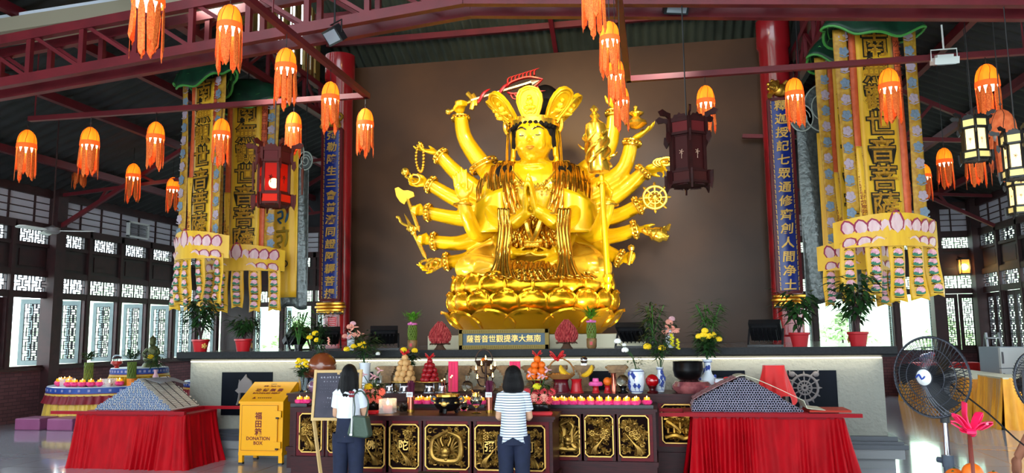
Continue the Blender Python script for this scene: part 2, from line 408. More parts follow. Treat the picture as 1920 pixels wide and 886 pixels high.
# the raised middle bay falling to the back, behind and above the statue wall
roofgrid(lambda u, v: (lerp(-7.7, 3.3, u), lerp(24.6, 11.0, v), 5.3+.485*(24.6-lerp(24.6, 11.0, v))+.035*sin(u*11*2*pi/.21)), 540, 6, m_roofb, 'ceiling')
roofgrid(lambda u, v: (lerp(-7.7, 3.3, u), lerp(11.0, -8, v), 11.9), 2, 2, m_roof, 'ceiling')
m_gs = mat('gold_fluted_sheet', (176, 142, 74), .4, .4, noise=(4, (92, 70, 38), (1, 1, .2)))
fl = MB(); y = 6.0; k = 0
while y < 16.5:
    wd = .1+.05*sin(k*2.3); fl.box((-7.6+.03*sin(k*1.7), y+wd/2, 8.75), (.03, wd, 2.3), rz=.5*sin(k*1.3)); y += wd+(.035 if k % 3 else .0); k += 1
struct(fl.build('wall_clerestory_left', m_gs, None, False))
fr = MB().grid(lambda u, v: (3.2+.1*sin(u*70+sin(u*31)), lerp(-8, 16.6, u), lerp(7.2, 9.9, v)), 700, 2)
struct(fr.build('wall_clerestory_right', mat('dark_red_drape', (96, 28, 34), .7), None, True, ang=180))
wl = MB(); wl.b2((-7.75, -8, 9.85), (-7.65, 24.6, 12)); wl.b2((3.25, -8, 9.85), (3.35, 24.6, 12)); wl.b2((-7.75, 16.5, 7.6), (-7.65, 24.6, 9.9)); wl.b2((3.25, 16.5, 7.2), (3.35, 24.6, 9.9)); struct(wl.build('wall_clerestory_upper', m_roof, None, False))
gb = MB(); gb.prism([(xk, 5.3), (-7.6, 5.3), (-7.6, 8.1), (xk, 5.3+.02)], YB+.1, YB+.2, FR((0, 0, 0), (1, 0, 0), (0, 0, 1)) @ Matrix.Scale(-1, 4, (0, 0, 1)))
gb.prism([(3.2, 5.3), (xr, 5.3), (xr, 5.32), (3.2, 8.0)], YB+.1, YB+.2, FR((0, 0, 0), (1, 0, 0), (0, 0, 1)) @ Matrix.Scale(-1, 4, (0, 0, 1)))
gb.b2((-7.7, YB+.1, 5.3), (3.3, YB+.2, 6.2))
struct(gb.build('wall_back_gable', mat('dark_grey_board', (52, 50, 56), .7), None, False))
def beam(name, m): o = m.build(name, M_red, None, False); o['kind'] = 'structure'; return o
def truss(y, name):
    m = MB(); zc = lambda x: 6.03-.094*abs(x-XC+.2); zt = lambda x: zc(x)+.62
    for off in (0, .38):
        for a, c in ((XL+.2, XC), (XC, XR-.2)):
            m.bar((a, y+off, zc(a)), (c, y+off, zc(c)), .1, .13); m.bar((a, y+off, zt(a)), (c, y+off, zt(c)), .1, .13)
        x = XL+.2; k = 0
        while x < XR-1:
            x2 = x+.82; m.bar((x, y+off, zc(x)), (x, y+off, zt(x)), .07)
            m.bar((x, y+off, zt(x)) if x < XC else (x, y+off, zc(x)), (x2, y+off, zc(x2)) if x < XC else (x2, y+off, zt(x2)), .05)
            x = x2
    beam(name, m)
truss(9.0, 'roof_truss'); truss(15.6, 'roof_truss') if False else None
def rafters():
    m = MB()
    for x in (-13.0, -11.14, -9.7, -8.3):
        z = 5.34+sl*(x-XL); m.b2((x-.06, -6, z-.16), (x+.06, 24.3, z))
    for x in (8.0, 6.6, 5.2, 3.8):
        z = 5.34+.42*(XR-x); m.b2((x-.06, -6, z-.16), (x+.06, 24.3, z))
    beam('roof_purlin', m)
    m = MB()
    for y in (16.25, 17.0, 18.6, 20.2): m.b2((-7.6, y-.05, 5.3+.485*(24.6-y)-.2), (3.2, y+.05, 5.3+.485*(24.6-y)-.06))
    for x in (-2.1,): m.bar((x, 12, 5.3+.485*12.6-.28), (x, 23, 5.3+.485*1.6-.28), .1, .12)
    beam('roof_beam', m)
    for s, x, z0 in ((-1, -7.3, 6.85), (1, 3.0, 6.95)):   # girders along the middle bay
        m = MB()
        for z in (z0, z0+.62): m.b2((x-.06, -6, z-.06), (x+.06, 23.5, z+.06))
        y = 4.0; k = 0
        while y < 23:
            m.bar((x, y, z0), (x, y, z0+.62), .06); m.bar((x, y, z0 if k % 2 else z0+.62), (x, y+.8, z0+.62 if k % 2 else z0), .05); y += .8; k += 1
        beam('roof_girder', m)
    # sloping struts from the side columns up into the roof
    for s in (-1, 1):
        for y in (16.45, 22.4):
            m = MB(); x0 = XL+.1 if s < 0 else XR-.1
            m.bar((x0, y, 4.55), (x0-s*4.6, y, 7.05), .09); m.bar((x0, y, 5.35), (x0-s*7, y, 5.9), .08)
            for k in range(1, 4): m.bar((x0-s*1.1*k, y, 4.55+.6*k), (x0-s*1.3*k, y, 5.35+.1*k), .06)
            beam('roof_strut', m)
    for y in (16.45, 22.4): pass
rafters()
# horizontal hanging rails that carry the lanterns
def rails():
    p = at(55, 226, Y=11); q = at(690, 180, Y=11)
    beam('lantern_rail', MB().b2((p.x, 10.96, q.z-.03), (q.x, 11.04, q.z+.05)))
    beam('lantern_rail', MB().b2((q.x-.06, 2, q.z-.03), (q.x+.02, 11.04, q.z+.05)))
    p2 = at(1175, 150, Y=11); q2 = at(1920, 94, Y=11)
    beam('lantern_rail', MB().b2((p2.x, 10.96, p2.z-.03), (q2.x+1.2, 11.04, p2.z+.05)))
    beam('lantern_rail', MB().b2((p2.x-.02, 2, p2.z-.03), (p2.x+.06, 11.04, p2.z+.05)))
    m = MB()
    for x, y in ((p.x+.1, 11), (q.x-.02, 8), (p2.x+.02, 8), (q2.x, 11)): m.tube([(x, y, q.z), (x, y, 7.2)], .012, 6)
    beam('rail_hanger', m)
    return q.z, q.x-.02, p2.x+.02
RAILZ, RXL, RXR = rails()
def gutter():
    a, b = at(-40, 68, Y=10.2), at(440, -4, Y=10.2); m = MB(); m.bar(a, b, .5, .22); o = m.build('roof_beam_casing', mat('beige_boxing', (150, 138, 122), .7), None, False); struct(o)
    m = MB(); m.bar(a+Vector((0, -.1, .2)), b+Vector((0, -.1, .2)), .06, .05); struct(m.build('trim_1', mat('pale_metal_strip', (214, 216, 236), .4), None, False))
gutter()

# ---------------------------------------------------------------- columns, statue wall, plinth
m_sw = mat('dark_brown_plaster_wall', (80, 56, 40), .36, noise=(.5, (62, 44, 34)), bump=(1.2, .12), spec=.2)
o = MB().b2((-7.0, 16.75, 1.3), (2.9, 16.95, 8.12)).build('wall_statue', m_sw, None, False); struct(o)
def column(x, y, zt):
    zt -= 1.65
    t = MB().lathe([(.0, 0), (.34, 0), (.34, .1), (.3, .14), (.3, zt-.62), (.34, zt-.56), (.34, zt), (0, zt)], (0, 0, 0), 32).build('column', M_redcol, None, True); t.location = (x, y, 1.65); struct(t)
column(-6.95, 16.3, 8.25); column(2.59, 16.3, 8.25)
m_stone = mat('pale_textured_render', (136, 136, 128), .9, bump=(16, .9), spec=.2)
m_slab = mat('black_granite', (17, 18, 21), .5, noise=(30, (26, 27, 30)), spec=.25)
m_slabt = mat('polished_plinth_top', (120, 122, 126), .12)
PX0, PX1, PY = -7.5, 3.08, 11.7
def plinth():
    t = T('stone_plinth', 'long pale rendered stone plinth with a black granite top slab under the golden statue', 'plinth', (XC, 14.2, 0))
    MB().b2((PX0, PY, 0), (PX1, 16.7, 1.5)).build('body', m_stone, t, False, True)
    m = MB(); m.prism([(0, 0), (-.12, .03), (-.16, .05), (-.16, .15), (0, .15)], PX0-.16, PX1+.16, FR((0, PY, 1.5), (0, 1, 0), (0, 0, 1)))
    m.b2((PX0-.16, PY, 1.55), (PX1+.16, 16.74, 1.645)); o = m.build('top_slab', m_slab, t, False, True)
    MB().b2((PX0-.1, PY-.08, 1.645), (PX1+.1, 16.7, 1.65)).build('top_surface', m_slabt, t, False, True)
    m = MB()
    for z0, z1, e in ((.27, .33, .2), (.33, .37, .16), (.37, .43, .1)): m.b2((PX0-e, PY-e, z0), (PX1+e, 16.7, z1))
    m.build('base_moulding', mat('dark_grey_moulding', (66, 70, 78), .4), t, False, True)
    m = MB(); m.b2((PX0-.16, PY-.16, .14), (PX1+.16, 16.7, .27)); m.b2((PX0-.06, PY-.06, 0), (PX1+.06, 16.7, .14)); m.build('base_step', mat('grey_stone_base', (130, 132, 134), .6), t, False, True)
    MB().b2((PX0+.02, PY-.035, 1.485), (PX1-.02, PY-.015, 1.5)).build('light_strip', mat('strip_light', (255, 250, 225), emit=4, ecol=(255, 246, 214)), t, False, True)
    # black marble relief panels
    mp = mat('black_marble_panel', (9, 12, 19), .4, noise=(3, (14, 18, 27)), spec=.06); m_rel = mat('grey_stone_relief', (112, 106, 106), .7)
    for px0, px1, py0, py1, kind in ((415, 512, 695, 778, 'bell'), (1480, 1567, 690, 770, 'wheel'), (560, 700, 694, 778, None), (1100, 1160, 692, 770, None), (1290, 1396, 690, 770, None)):
        a = at(px0, py1, Y=PY); c = at(px1, py0, Y=PY)
        f = MB().b2((a.x, PY-.02, .64), (c.x, PY+.02, 1.32)).build('marble_panel', mp, t, False, True)
        if kind == 'wheel':
            q = at(1508, 729, Y=PY); m = MB(); x = y = z = 0; K = .66
            for r, w in ((.27, .028), (.14, .02), (.05, .03)): m.tube([(x+r*cos(a)*1, y, z+r*sin(a)) for a in [2*pi*i/32 for i in range(32)]], w, 6, closed=True)
            for i in range(12):
                a2 = 2*pi*i/12; m.bar((x+.06*cos(a2), y, z+.06*sin(a2)), (x+.25*cos(a2), y, z+.25*sin(a2)), .022)
                m.tube([(x+.27*cos(a2), y, z+.27*sin(a2)), (x+.355*cos(a2), y, z+.355*sin(a2))], [.035, .004], 6)
            m.tube(sp([(x-.06, y, z-.27), (x-.1, y, z-.4), (x-.12, y, -.5)], 6), .03, 6); m.tube(sp([(x+.02, y, z-.27), (x+.06, y, z-.4), (x+.16, y, -.5)], 6), .03, 6)
            for s in (-1, 1): m.ball((x+s*.24, y, z+.29), (.07, .03, .06)); m.tube([(x+s*.27, y, z+.3), (x+s*.3, y, z+.38)], [.03, .01], 6)
            m.v = [(v[0]*K+q.x, v[1]*K+PY-.035, v[2]*K+q.z+.02) for v in m.v]; m.build('wheel_relief', m_rel, t, True, True)
        if kind == 'bell':
            m = MB(); q = at(463, 728, Y=PY); x = z = 0; y = -.03
            m.prism([(-.3, -.05), (-.22, .02), (-.2, .16), (-.08, .28), (0, .38), (.02, .3), (.16, .2), (.2, .06), (.28, 0), (.2, -.1), (.12, -.12), (-.1, -.1), (-.2, -.12)], 0, .03, XZ((0, -.02, 0)))
            m.tube(sp([(x-.17, y, z-.1), (x-.2, y, z-.3), (x-.24, y, z-.42)], 5), .03, 6); m.tube([(x-.2, y, z+.1), (x-.2, y, z+.24)], .01, 5)
            m.v = [(v[0]*.6+q.x, v[1]+PY, v[2]*.6+q.z) for v in m.v]; m.build('pavilion_relief', m_rel, t, False, True)
    # square step under the lotus
    a = at(802, 640, Y=12.45); c = at(1208, 640, Y=12.45)
    u = MB().b2((a.x, 12.45, 1.65), (c.x, 15.9, 1.86)).build('pedestal_step', mat('cream_step', (216, 208, 178), .5), None, False)
    tag(u, 'low cream square step between the plinth top and the golden lotus', 'step')
    return t
PL = plinth()
lamp('AREA', 'plinth_strip_light', (XC, PY-.13, 1.47), (XC, PY+.15, .9), 13, (1, .93, .74), .05).data.shape = 'RECTANGLE'
bpy.data.lights['plinth_strip_light'].size = 10.4; bpy.data.lights['plinth_strip_light'].size_y = .04
# ---------------------------------------------------------------- the golden statue
SX, SY = -2.22, 14.2
def P(px, py, dy=0.0): return at(px, py, Y=SY+dy)
def lotus():
    t = T('lotus_pedestal', 'round golden lotus pedestal of three petal rows carrying the seated statue', 'pedestal', (SX, SY, 1.87))
    m = MB(); z = lambda py: at(1000, py, Y=12.6).z-1.87
    m.lathe([(0, 0), (1.2, 0), (1.22, .1), (1.35, .3), (1.3, .55), (1.42, .9), (1.46, 1.02), (1.4, 1.05), (0, 1.05)], (0, 0, 0), 48); m.build('lotus_core', M_goldf, t)
    m_pet = mat('gold_petal', (244, 184, 34), .24, .88, noise=(2, (232, 168, 26)))
    def petal(w, h, out, curl, r0, pointed):
        def f(u, v):
            q = 2*u-1
            if pointed: hw = w/2*(lerp(.62, 1, v/.4) if v < .4 else max(0, 1-((v-.4)/.6)**2.1)**.55)
            else: hw = w/2*(lerp(.72, 1, v/.5) if v < .5 else max(0, 1-((v-.5)/.5)**2.4)**.5)
            hw = max(hw, .006); r = r0+out*sin(pi*(.1+.62*v))+curl*v**1.6 - .36*out*q*q*(1-.2*v)
            rim = .045*max(0, abs(q)-.8)/.2*(v > .25) + .05*max(0, (v-.9)/.1)
            return (q*hw, -(r+rim), h*v)
        return MB().grid(f, 22, 22, .03).mesh('petal')
    rows = [(20, petal(.53, .5, .21, -.04, 1.33, 0), .545, 0), (20, petal(.56, .5, .26, .03, 1.33, 0), .24, .5), (14, petal(.86, .4, .2, .3, 1.2, 1), 0, .25)]
    for n, me, z0, off in rows:
        me.set_sharp_from_angle(angle=R(60)); me.materials.append(m_pet)
        for k in range(n):
            o = link('petal', me, None, t); o.location = (0, 0, z0); o.rotation_euler = (0, 0, 2*pi*(k+off)/n)
    return t
lotus()

def hand(mb, W, D, N, L, thumb, curl=(.35, .45, .3), spread=.12, tcurl=.3, sc=1.0, curls=None):
    """wrist, direction of the fingers, palm normal, hand length, thumb side (+1 / -1 of D x N)"""
    W = Vector(W); D = Vector(D).normalized(); N = Vector(N); N = (N-D*N.dot(D)).normalized(); Sd = D.cross(N).normalized()*thumb
    pal = L*.5
    mb.ball(W+D*pal*.5, (L*.2*sc, L*.105*sc, pal*.56), 12, 8, rot=Matrix((Sd, N, D)).transposed())
    lens = (.43, .5, .46, .36)
    for i in range(4):
        off = (1.5-i)*.118*L*sc; K = W+D*(pal*(1-.05*abs(i-1)))+Sd*off
        r = L*.056*sc*(1 if i < 3 else .86)
        mb.tube([W+Sd*off*.45+D*pal*.1, W+Sd*off*.8+D*pal*.55, K], [r*1.25, r*1.3, r*1.12], 8)
        ca = curls[i] if curls else curl; d = (D+Sd*spread*(1.5-i)*.5).normalized(); p = K; pts = [p]; nn = N
        for j, a in enumerate(ca):
            ax = d.cross(nn)
            if ax.length < 1e-4: ax = Sd
            ax.normalize(); q = Matrix.Rotation(a, 3, ax); d = q @ d; nn = q @ nn
            p = p + d*(lens[i]*L*(.44, .31, .25)[j]); pts.append(p)
        mb.tube(pts, [r*1.08, r, r*.9, r*.62], 8); mb.ball(pts[-1], r*.66, 8, 6)
        for p in pts[:-1]: mb.ball(p, r*1.06, 8, 6)
    b = W+D*pal*.22+Sd*L*.13*sc; d1 = (D*.55+Sd*.8+N*.25).normalized(); d2 = (D*.85+Sd*(.45-tcurl)+N*(.2+tcurl*.6)).normalized()
    r = L*.066*sc; pts = [W+D*pal*.12+Sd*L*.05, b, b+d1*L*.2, b+d1*L*.2+d2*L*.13, b+d1*L*.2+d2*L*.24]
    mb.tube(pts, [r*1.2, r*1.3, r*1.02, r*.95, r*.6], 8); mb.ball(pts[-1], r*.64, 8, 6); mb.ball(pts[2], r*1.02, 8, 6)
    return pts

def statue():
    t = T('golden_statue', 'huge seated golden many-armed bodhisattva statue wearing a five-petal crown', 'statue', (SX, SY, 2.9))
    B = MB()
    def limb(pts, rs):
        B.tube(sp(pts, 12), [lerp(*((rs[int(x)], rs[min(int(x)+1, len(rs)-1)])), x-int(x)) for x in [i/11*(len(rs)-1) for i in range(12)]], 12)
    # head, neck, torso
    hc = P(1001, 264, -.28)
    B.ball(hc+Vector((0, .03, .05)), (.355, .42, .46), 20, 14); B.ball(hc+Vector((-.005, -.07, -.15)), (.305, .35, .3), 20, 12)
    B.ball(hc+Vector((-.01, -.21, -.36)), (.13, .14, .1), 12, 8)
    B.tube([hc+Vector((0, .1, -.25)), hc+Vector((0, .14, -.62))], [.25, .31], 14)
    for dz in (-.43, -.52): B.tube([hc+Vector((.285*cos(a), .08+.285*sin(a), dz)) for a in [2*pi*i/24 for i in range(24)]], .035, 6, closed=True)
    fc = hc+Vector((-.01, -.36, 0))
    B.tube([fc+Vector((0, -.02, .1)), fc+Vector((0, -.07, -.04)), fc+Vector((0, -.115, -.12))], [.035, .045, .05], 8)     # nose
    for s in (-1, 1):
        B.ball(fc+Vector((s*.042, -.06, -.125)), .035, 8, 6)
        B.ball(fc+Vector((s*.15, -.005, .035)), (.1, .07, .06), 12, 8)         # closed lids
        B.ball(fc+Vector((s*.165, .05, -.12)), (.11, .09, .13), 12, 8)          # cheeks
        e = hc+Vector((s*.385, .08, 0))
        B.tube(sp([e+Vector((0, 0, .25)), e+Vector((s*.05, .05, .16)), e+Vector((s*.03, .0, -.1)), e+Vector((s*.03, -.02, -.36)), e+Vector((0, -.02, -.42))], 10), [.035, .05, .05, .045, .045, .04, .045, .06, .075, .05], 8)
        B.tube(sp([e+Vector((-s*.02, -.03, .22)), e+Vector((0, -.06, 0)), e+Vector((0, -.05, -.3))], 6), .045, 8)
    B.ball(fc+Vector((0, .005, .02)), (.28, .1, .28), 14, 10)
    ch = P(1000, 365, -.12)
    B.ball(ch, (.78, .46, .7), 20, 14); B.ball(P(1000, 420, -.1), (.62, .42, .6), 18, 12); B.ball(P(1000, 470, -.1), (.66, .46, .42), 18, 12)
    B.ball(P(930, 335, 0), (.31, .28, .28), 14, 10); B.ball(P(1072, 335, 0), (.31, .28, .28), 14, 10)
    B.tube([P(935, 330, 0), P(1068, 330, 0)], .3, 14)
    def arm(pts, rs): limb(pts, [r*(.76 if i < len(rs)-1 else .86) for i, r in enumerate(rs)])
    u = Vector
    # image-left arms, top to bottom
    arm([P(938, 345, .2), P(912, 318, .15), P(873, 262, .05), P(864, 218, -.1)], (.27, .25, .2, .15))
    hand(B, P(864, 214, -.1), (.05, -.35, 1), (.55, -.8, 0), .5, -1, (1.5, 1.5, 1.0), 0, .7)
    arm([P(930, 375, .25), P(890, 352, .25), P(850, 318, .15), P(822, 288, 0)], (.25, .24, .19, .14))
    hand(B, P(822, 287, 0), (-1, -.2, .22), (0, -.35, 1), .52, 1, curls=[(.1, .2, .2), (-.1, .3, .3), (.3, .6, .5), (.3, .5, .4)])
    arm([P(930, 400, .3), P(885, 385, .3), P(845, 368, .2), P(803, 343, 0)], (.25, .24, .19, .14))
    hand(B, P(803, 343, 0), (-1, -.3, .02), (.2, -.8, .5), .5, 1, curls=[(.5, .6, .4), (.9, .7, .5), (.5, .5, .4), (.3, .4, .3)])
    arm([P(935, 430, .35), P(890, 412, .35), P(850, 408, .25), P(797, 397, 0)], (.25, .23, .19, .14))
    hand(B, P(797, 397, 0), (-1, -.3, .1), (-.1, -.9, -.3), .48, 1, (1.4, 1.5, 1.0), 0, .7)
    arm([P(940, 440, .35), P(895, 447, .35), P(855, 456, .2), P(808, 452, 0)], (.25, .23, .19, .14))
    hand(B, P(808, 452, 0), (-1, -.3, .12), (-.1, -.9, -.3), .48, 1, (1.4, 1.5, 1.0), 0, .7)
    arm([P(940, 455, .3), P(905, 470, .3), P(870, 487, .2), P(830, 491, 0)], (.24, .22, .18, .14))
    hand(B, P(832, 491, 0), (-.8, -.4, -.42), (-.3, -.8, .5), .56, 1, curls=[(.2, .3, .3), (.5, .5, .4), (.3, .4, .4), (.1, .3, .3)], spread=.3)
    arm([P(938, 380, -.2), P(922, 420, -.4), P(895, 440, -.65), P(877, 405, -.95), P(868, 376, -1.05)], (.25, .23, .2, .17, .13))
    hand(B, P(867, 374, -1.05), (-.1, 0, 1), (.05, -1, .05), .58, 1, (.02, .06, .06), .12, .05)
    # image-right arms
    arm([P(1062, 345, .2), P(1100, 318, .2), P(1142, 275, .1), P(1152, 205, 0)], (.27, .25, .2, .14))
    hand(B, P(1153, 203, 0), (.1, -.1, 1), (-.3, -1, 0), .52, -1, (.3, .4, .3), .1, .2)
    arm([P(1075, 375, .25), P(1120, 352, .25), P(1168, 318, .15), P(1185, 262, 0)], (.25, .25, .2, .14))
    hand(B, P(1185, 262, 0), (1, -.35, .45), (-.2, -.2, 1), .54, -1, curls=[(.2, .3, .2), (.1, .3, .2), (.1, .2, .2), (.1, .2, .2)])
    arm([P(1072, 400, .3), P(1120, 385, .3), P(1175, 352, .2), P(1210, 318, 0)], (.25, .25, .2, .14))
    hand(B, P(1210, 318, 0), (1, -.35, .12), (0, -.6, -.8), .52, 1, curls=[(.8, .6, .4), (.5, .5, .4), (.4, .5, .4), (.3, .4, .3)])
    arm([P(1072, 425, .35), P(1115, 412, .35), P(1160, 404, .25), P(1202, 382, 0)], (.25, .23, .19, .14))
    hand(B, P(1202, 382, 0), (1, -.3, .0), (0, -1, .25), .52, -1, curls=[(.3, .4, .3), (.3, .5, .3), (.2, .4, .3), (.1, .3, .2)])
    arm([P(1065, 445, .35), P(1110, 440, .3), P(1150, 442, .2), P(1196, 428, 0)], (.25, .23, .19, .14))
    hand(B, P(1196, 428, 0), (1, -.35, -.32), (.1, -.5, .9), .55, -1, (.2, .35, .3), .2, .2)
    arm([P(1060, 455, .3), P(1095, 457, .3), P(1132, 470, .2), P(1166, 486, 0)], (.24, .22, .19, .14))
    hand(B, P(1166, 486, 0), (1, -.3, -.05), (-.1, -.8, .5), .46, -1, (1.3, 1.4, .9), 0, .7)
    arm([P(1066, 380, -.2), P(1088, 420, -.4), P(1115, 440, -.65), P(1134, 405, -.95), P(1142, 374, -1.05)], (.25, .23, .2, .17, .13))
    hand(B, P(1142, 374, -1.05), (-.3, -.1, 1), (-.7, -.7, -.1), .5, 1, (.5, 1.2, .9), .05, .5)
    # praying hands
    for s, e, sh in ((-1, 955, 925), (1, 1050, 1076)):
        arm([P(sh, 350, -.25), P(sh+s*4, 395, -.6), P(e-s*-2, 420, -.95), P(1000+s*20, 402, -1.3), P(996+s*7, 392, -1.38)], (.27, .25, .2, .16, .12))
        hand(B, P(994+s*8, 394, -1.4), (-s*.05, -.25, 1), (-s*1, 0, 0), .62, s*-1, curls=[(.12, .1, .05), (.06, .1, .05), (.06, .1, .05), (.06, .1, .05)])
    # lap hands
    for s in (-1, 1):
        arm([P(1000+s*66, 420, -.1), P(1000+s*60, 455, -.45), P(1000+s*45, 472, -.95), P(1000+s*36, 474, -1.05)], (.24, .2, .15, .13))
        hand(B, P(998+s*40, 474, -1.05), (-s*1, -.15, -.05), (0, -.35, 1), .5, -s if False else s, (.1, .25, .25), .02, .3)
    # bare shin and foot across the lap
    B.tube(sp([P(1062, 488, -1.05), P(1030, 498, -1.2), P(1002, 502, -1.25)], 8), [.17]*4+[.15, .14, .13, .12], 10)
    B.ball(P(996, 503, -1.26), (.2, .12, .1), 10, 8)
    body = remesh(B, 'body', .02, M_gold, t, 5)
    # hair, topknot, painted features
    m = MB()
    m.ball(hc+Vector((0, .1, .16)), (.415, .43, .36), 20, 12)
    for i in range(13):
        a = pi*(.04+.92*i/12); m.ball(hc+Vector((-.385*cos(a), .02-.4*sin(a), .235)), (.055, .05, .06), 8, 6)
    for s in (-1, 1): m.tube(sp([hc+Vector((s*.37, .0, .25)), hc+Vector((s*.36, -.02, 0)), hc+Vector((s*.42, .1, -.3))], 8), [.05]*5+[.045, .04, .03], 8)
    m.ball(P(1022, 192, .15), (.3, .3, .34), 16, 12); m.ball(P(1019, 210, .1), (.34, .34, .3), 16, 10)
    m.build('hair', M_hair, t, True, True)
    m = MB()
    for s in (-1, 1):
        b0 = fc+Vector((0, -.085, 0))
        m.tube(sp([b0+Vector((s*.05, .0, .095)), b0+Vector((s*.15, .0, .155)), b0+Vector((s*.26, .08, .11))], 9), [.006, .012, .014, .014, .013, .012, .01, .008, .004], 6)
        m.tube(sp([fc+Vector((s*.065, -.062, .015)), fc+Vector((s*.15, -.085, -.005)), fc+Vector((s*.245, -.0, .02))], 9), [.005, .008, .01, .01, .01, .01, .01, .008, .004], 6)
    m.ball(fc+Vector((0, -.1, .185)), .014, 8, 6)
    m.build('painted_brow', M_black, t, True, True)
    m = MB(); lp = fc+Vector((-.0, -.075, -.215)); mr = mat('painted_lips', (226, 140, 34), .35)
    m.tube(sp([lp+Vector((-.08, .03, .008)), lp+Vector((-.035, -.014, .018)), lp+Vector((0, -.022, .01)), lp+Vector((.035, -.014, .018)), lp+Vector((.08, .03, .008))], 11), [.005, .01, .014, .016, .016, .014, .016, .016, .014, .01, .005], 8)
    m.tube(sp([lp+Vector((-.06, .022, .0)), lp+Vector((0, -.018, -.02)), lp+Vector((.06, .022, .0))], 9), [.005, .012, .016, .018, .019, .018, .016, .012, .005], 8)
    m.build('lips', mr, t, True, True)
    # crown
    m = MB(); cz = P(1001, 233, -.28)
    m.lathe([(.41, -.06), (.455, -.07), (.46, .0), (.475, .07), (.45, .08), (.42, .06)], (cz.x, cz.y+.06, cz.z), 40); m.build('crown_band', M_goldm, t, True, True)
    def leafp(w, h, k):
        return [(w*x, h*y) for x, y in ((-.3, 0), (-.42, .25), (-.5, .5), (-.48, .72), (-.36, .9), (-.15, .98), (0, 1.0), (.15, .98), (.36, .9), (.48, .72), (.5, .5), (.42, .25), (.3, 0))] if k else None
    for i, ang in enumerate((0, 52, -52, 86, -86)):
        a = R(ang); rr = .44; base = Vector((cz.x+rr*sin(a), cz.y+.06-rr*cos(a), cz.z+.05)); out = Vector((sin(a), -cos(a), 0))
        y = (Vector((0, 0, 1))+out*(.25, .95, .95, .95, .95)[i]).normalized(); x = Vector((cos(a), sin(a), 0)); F = FR(base, x, y)
        w, h = (.46, .54) if i == 0 else (.44, .64)
        m = MB(); m.prism(leafp(w, h, 1), -.03, .03, F); pl = m.build('crown_petal', M_gold, t, True, True)
        m = MB(); q = leafp(w*.98, h*.98, 1); m.tube([F @ Vector((x2, y2, .035)) for x2, y2 in q], .022, 6, closed=False)
        q = leafp(w*.72, h*.78, 1); m.tube([F @ Vector((x2, y2+.06, .035)) for x2, y2 in q], .012, 6, closed=True)
        m.ball(F @ Vector((0, h*.62, .04)), .05, 8, 6); m.ball(F @ Vector((0, h*.47, .04)), (.07, .04, .08), 8, 6); m.ball(F @ Vector((0, h*.3, .04)), (.12, .045, .05), 8, 6)
        for sx2 in (-1, 1): m.tube(sp([F @ Vector((0, h*.24, .04)), F @ Vector((sx2*.09, h*.16, .04)), F @ Vector((sx2*.05, h*.08, .04))], 6), .014, 6)
        m.build('crown_relief', mat('pale_gold_relief', (255, 206, 40), .3, .6), pl, True, True)
    for s in (-1, 1):
        m = MB(); e = hc+Vector((s*.47, -.02, .3)); m.tube(sp([e, e+Vector((s*.03, 0, -.4)), e+Vector((s*.05, .02, -.9)), e+Vector((s*.12, .0, -1.3))], 14), [.05]*14, 8, flat=.5)
        m.tube(sp([e+Vector((-s*.03, -.05, .0)), e+Vector((s*.05, -.05, .1)), e+Vector((s*.06, -.05, -.08)), e+Vector((s*.01, -.05, -.16))], 8), .035, 8); m.build('crown_ribbon', M_goldm, t, True, True)
    # black locks on the shoulders
    for s in (-1, 1):
        m = MB()
        for k, (x, ln) in enumerate(((955, 42), (945, 50), (936, 46), (948, 30))):
            x = 1003+s*(1001-x); pts = [P(x, 312, -.32)+Vector((.02*sin(j*1.6+k), -.11*sin(min(1, j/3)*1.5)-.02, -ln/100*j/6)) for j in range(7)]
            m.tube(sp(pts, 14), [.03, .045, .055, .06, .06, .058, .055, .05, .045, .04, .034, .028, .018, .006], 8)
        m.build('hair_lock', M_hair, t, True, True)
    # necklaces
    m = MB()
    for (a, b2, c, dy) in (((962, 320), (1000, 352), (1040, 320), -.62),):
        m.tube(sp([P(a[0], a[1], -.55), P(980, 342, -.66), P(b2[0], b2[1], -.7), P(1022, 342, -.66), P(c[0], c[1], -.55)], 20), .02, 6)
    for k in range(5):
        q = P(968+16*k, 340+8*sin(pi*k/4), -.68)
        m.tube(sp([q+Vector((-.08, 0, .03)), q+Vector((-.04, -.03, -.03)), q+Vector((0, -.03, .03)), q+Vector((.05, -.03, -.03)), q+Vector((.08, 0, .03))], 10), .018, 6)
        for j in range(3): m.ball(q+Vector((0, -.02, -.06-.06*j)), .022, 8, 6)
    m.build('necklace', M_goldm, t, True, True)
    # bracelets
    for c, d, r in (((864, 222), (0, 0, 1), .16), ((826, 292), (-1, 0, .9), .155), ((808, 346), (-1, 0, .6), .155), ((803, 398), (-1, 0, .1), .155), ((814, 452), (-1, 0, 0), .155), ((838, 490), (-1, 0, -.1), .155),
                    ((1152, 212), (0, 0, 1), .155), ((1185, 268), (.2, 0, 1), .155), ((1206, 322), (1, 0, 1), .155), ((1196, 385), (1, 0, .5), .155), ((1190, 430), (1, 0, .2), .155), ((1162, 484), (1, 0, -.5), .155), ((907, 310), (-.5, 0, 1), .27)):
        m = MB(); p = P(c[0], c[1], -.0 if c[0] != 907 else .13); d = Vector(d).normalized()
        for o2 in (-.04, .04): 
            x = d.orthogonal().normalized(); y = d.cross(x)
            m.tube([p+d*o2+(x*cos(a)+y*sin(a))*r for a in [2*pi*i/20 for i in range(20)]], .022, 6, closed=True)
        for i in range(14):
            a = 2*pi*i/14; m.ball(p+(x*cos(a)+y*sin(a))*(r+.01), .026, 6, 5)
        m.build('bracelet', M_goldm, t, True, True)
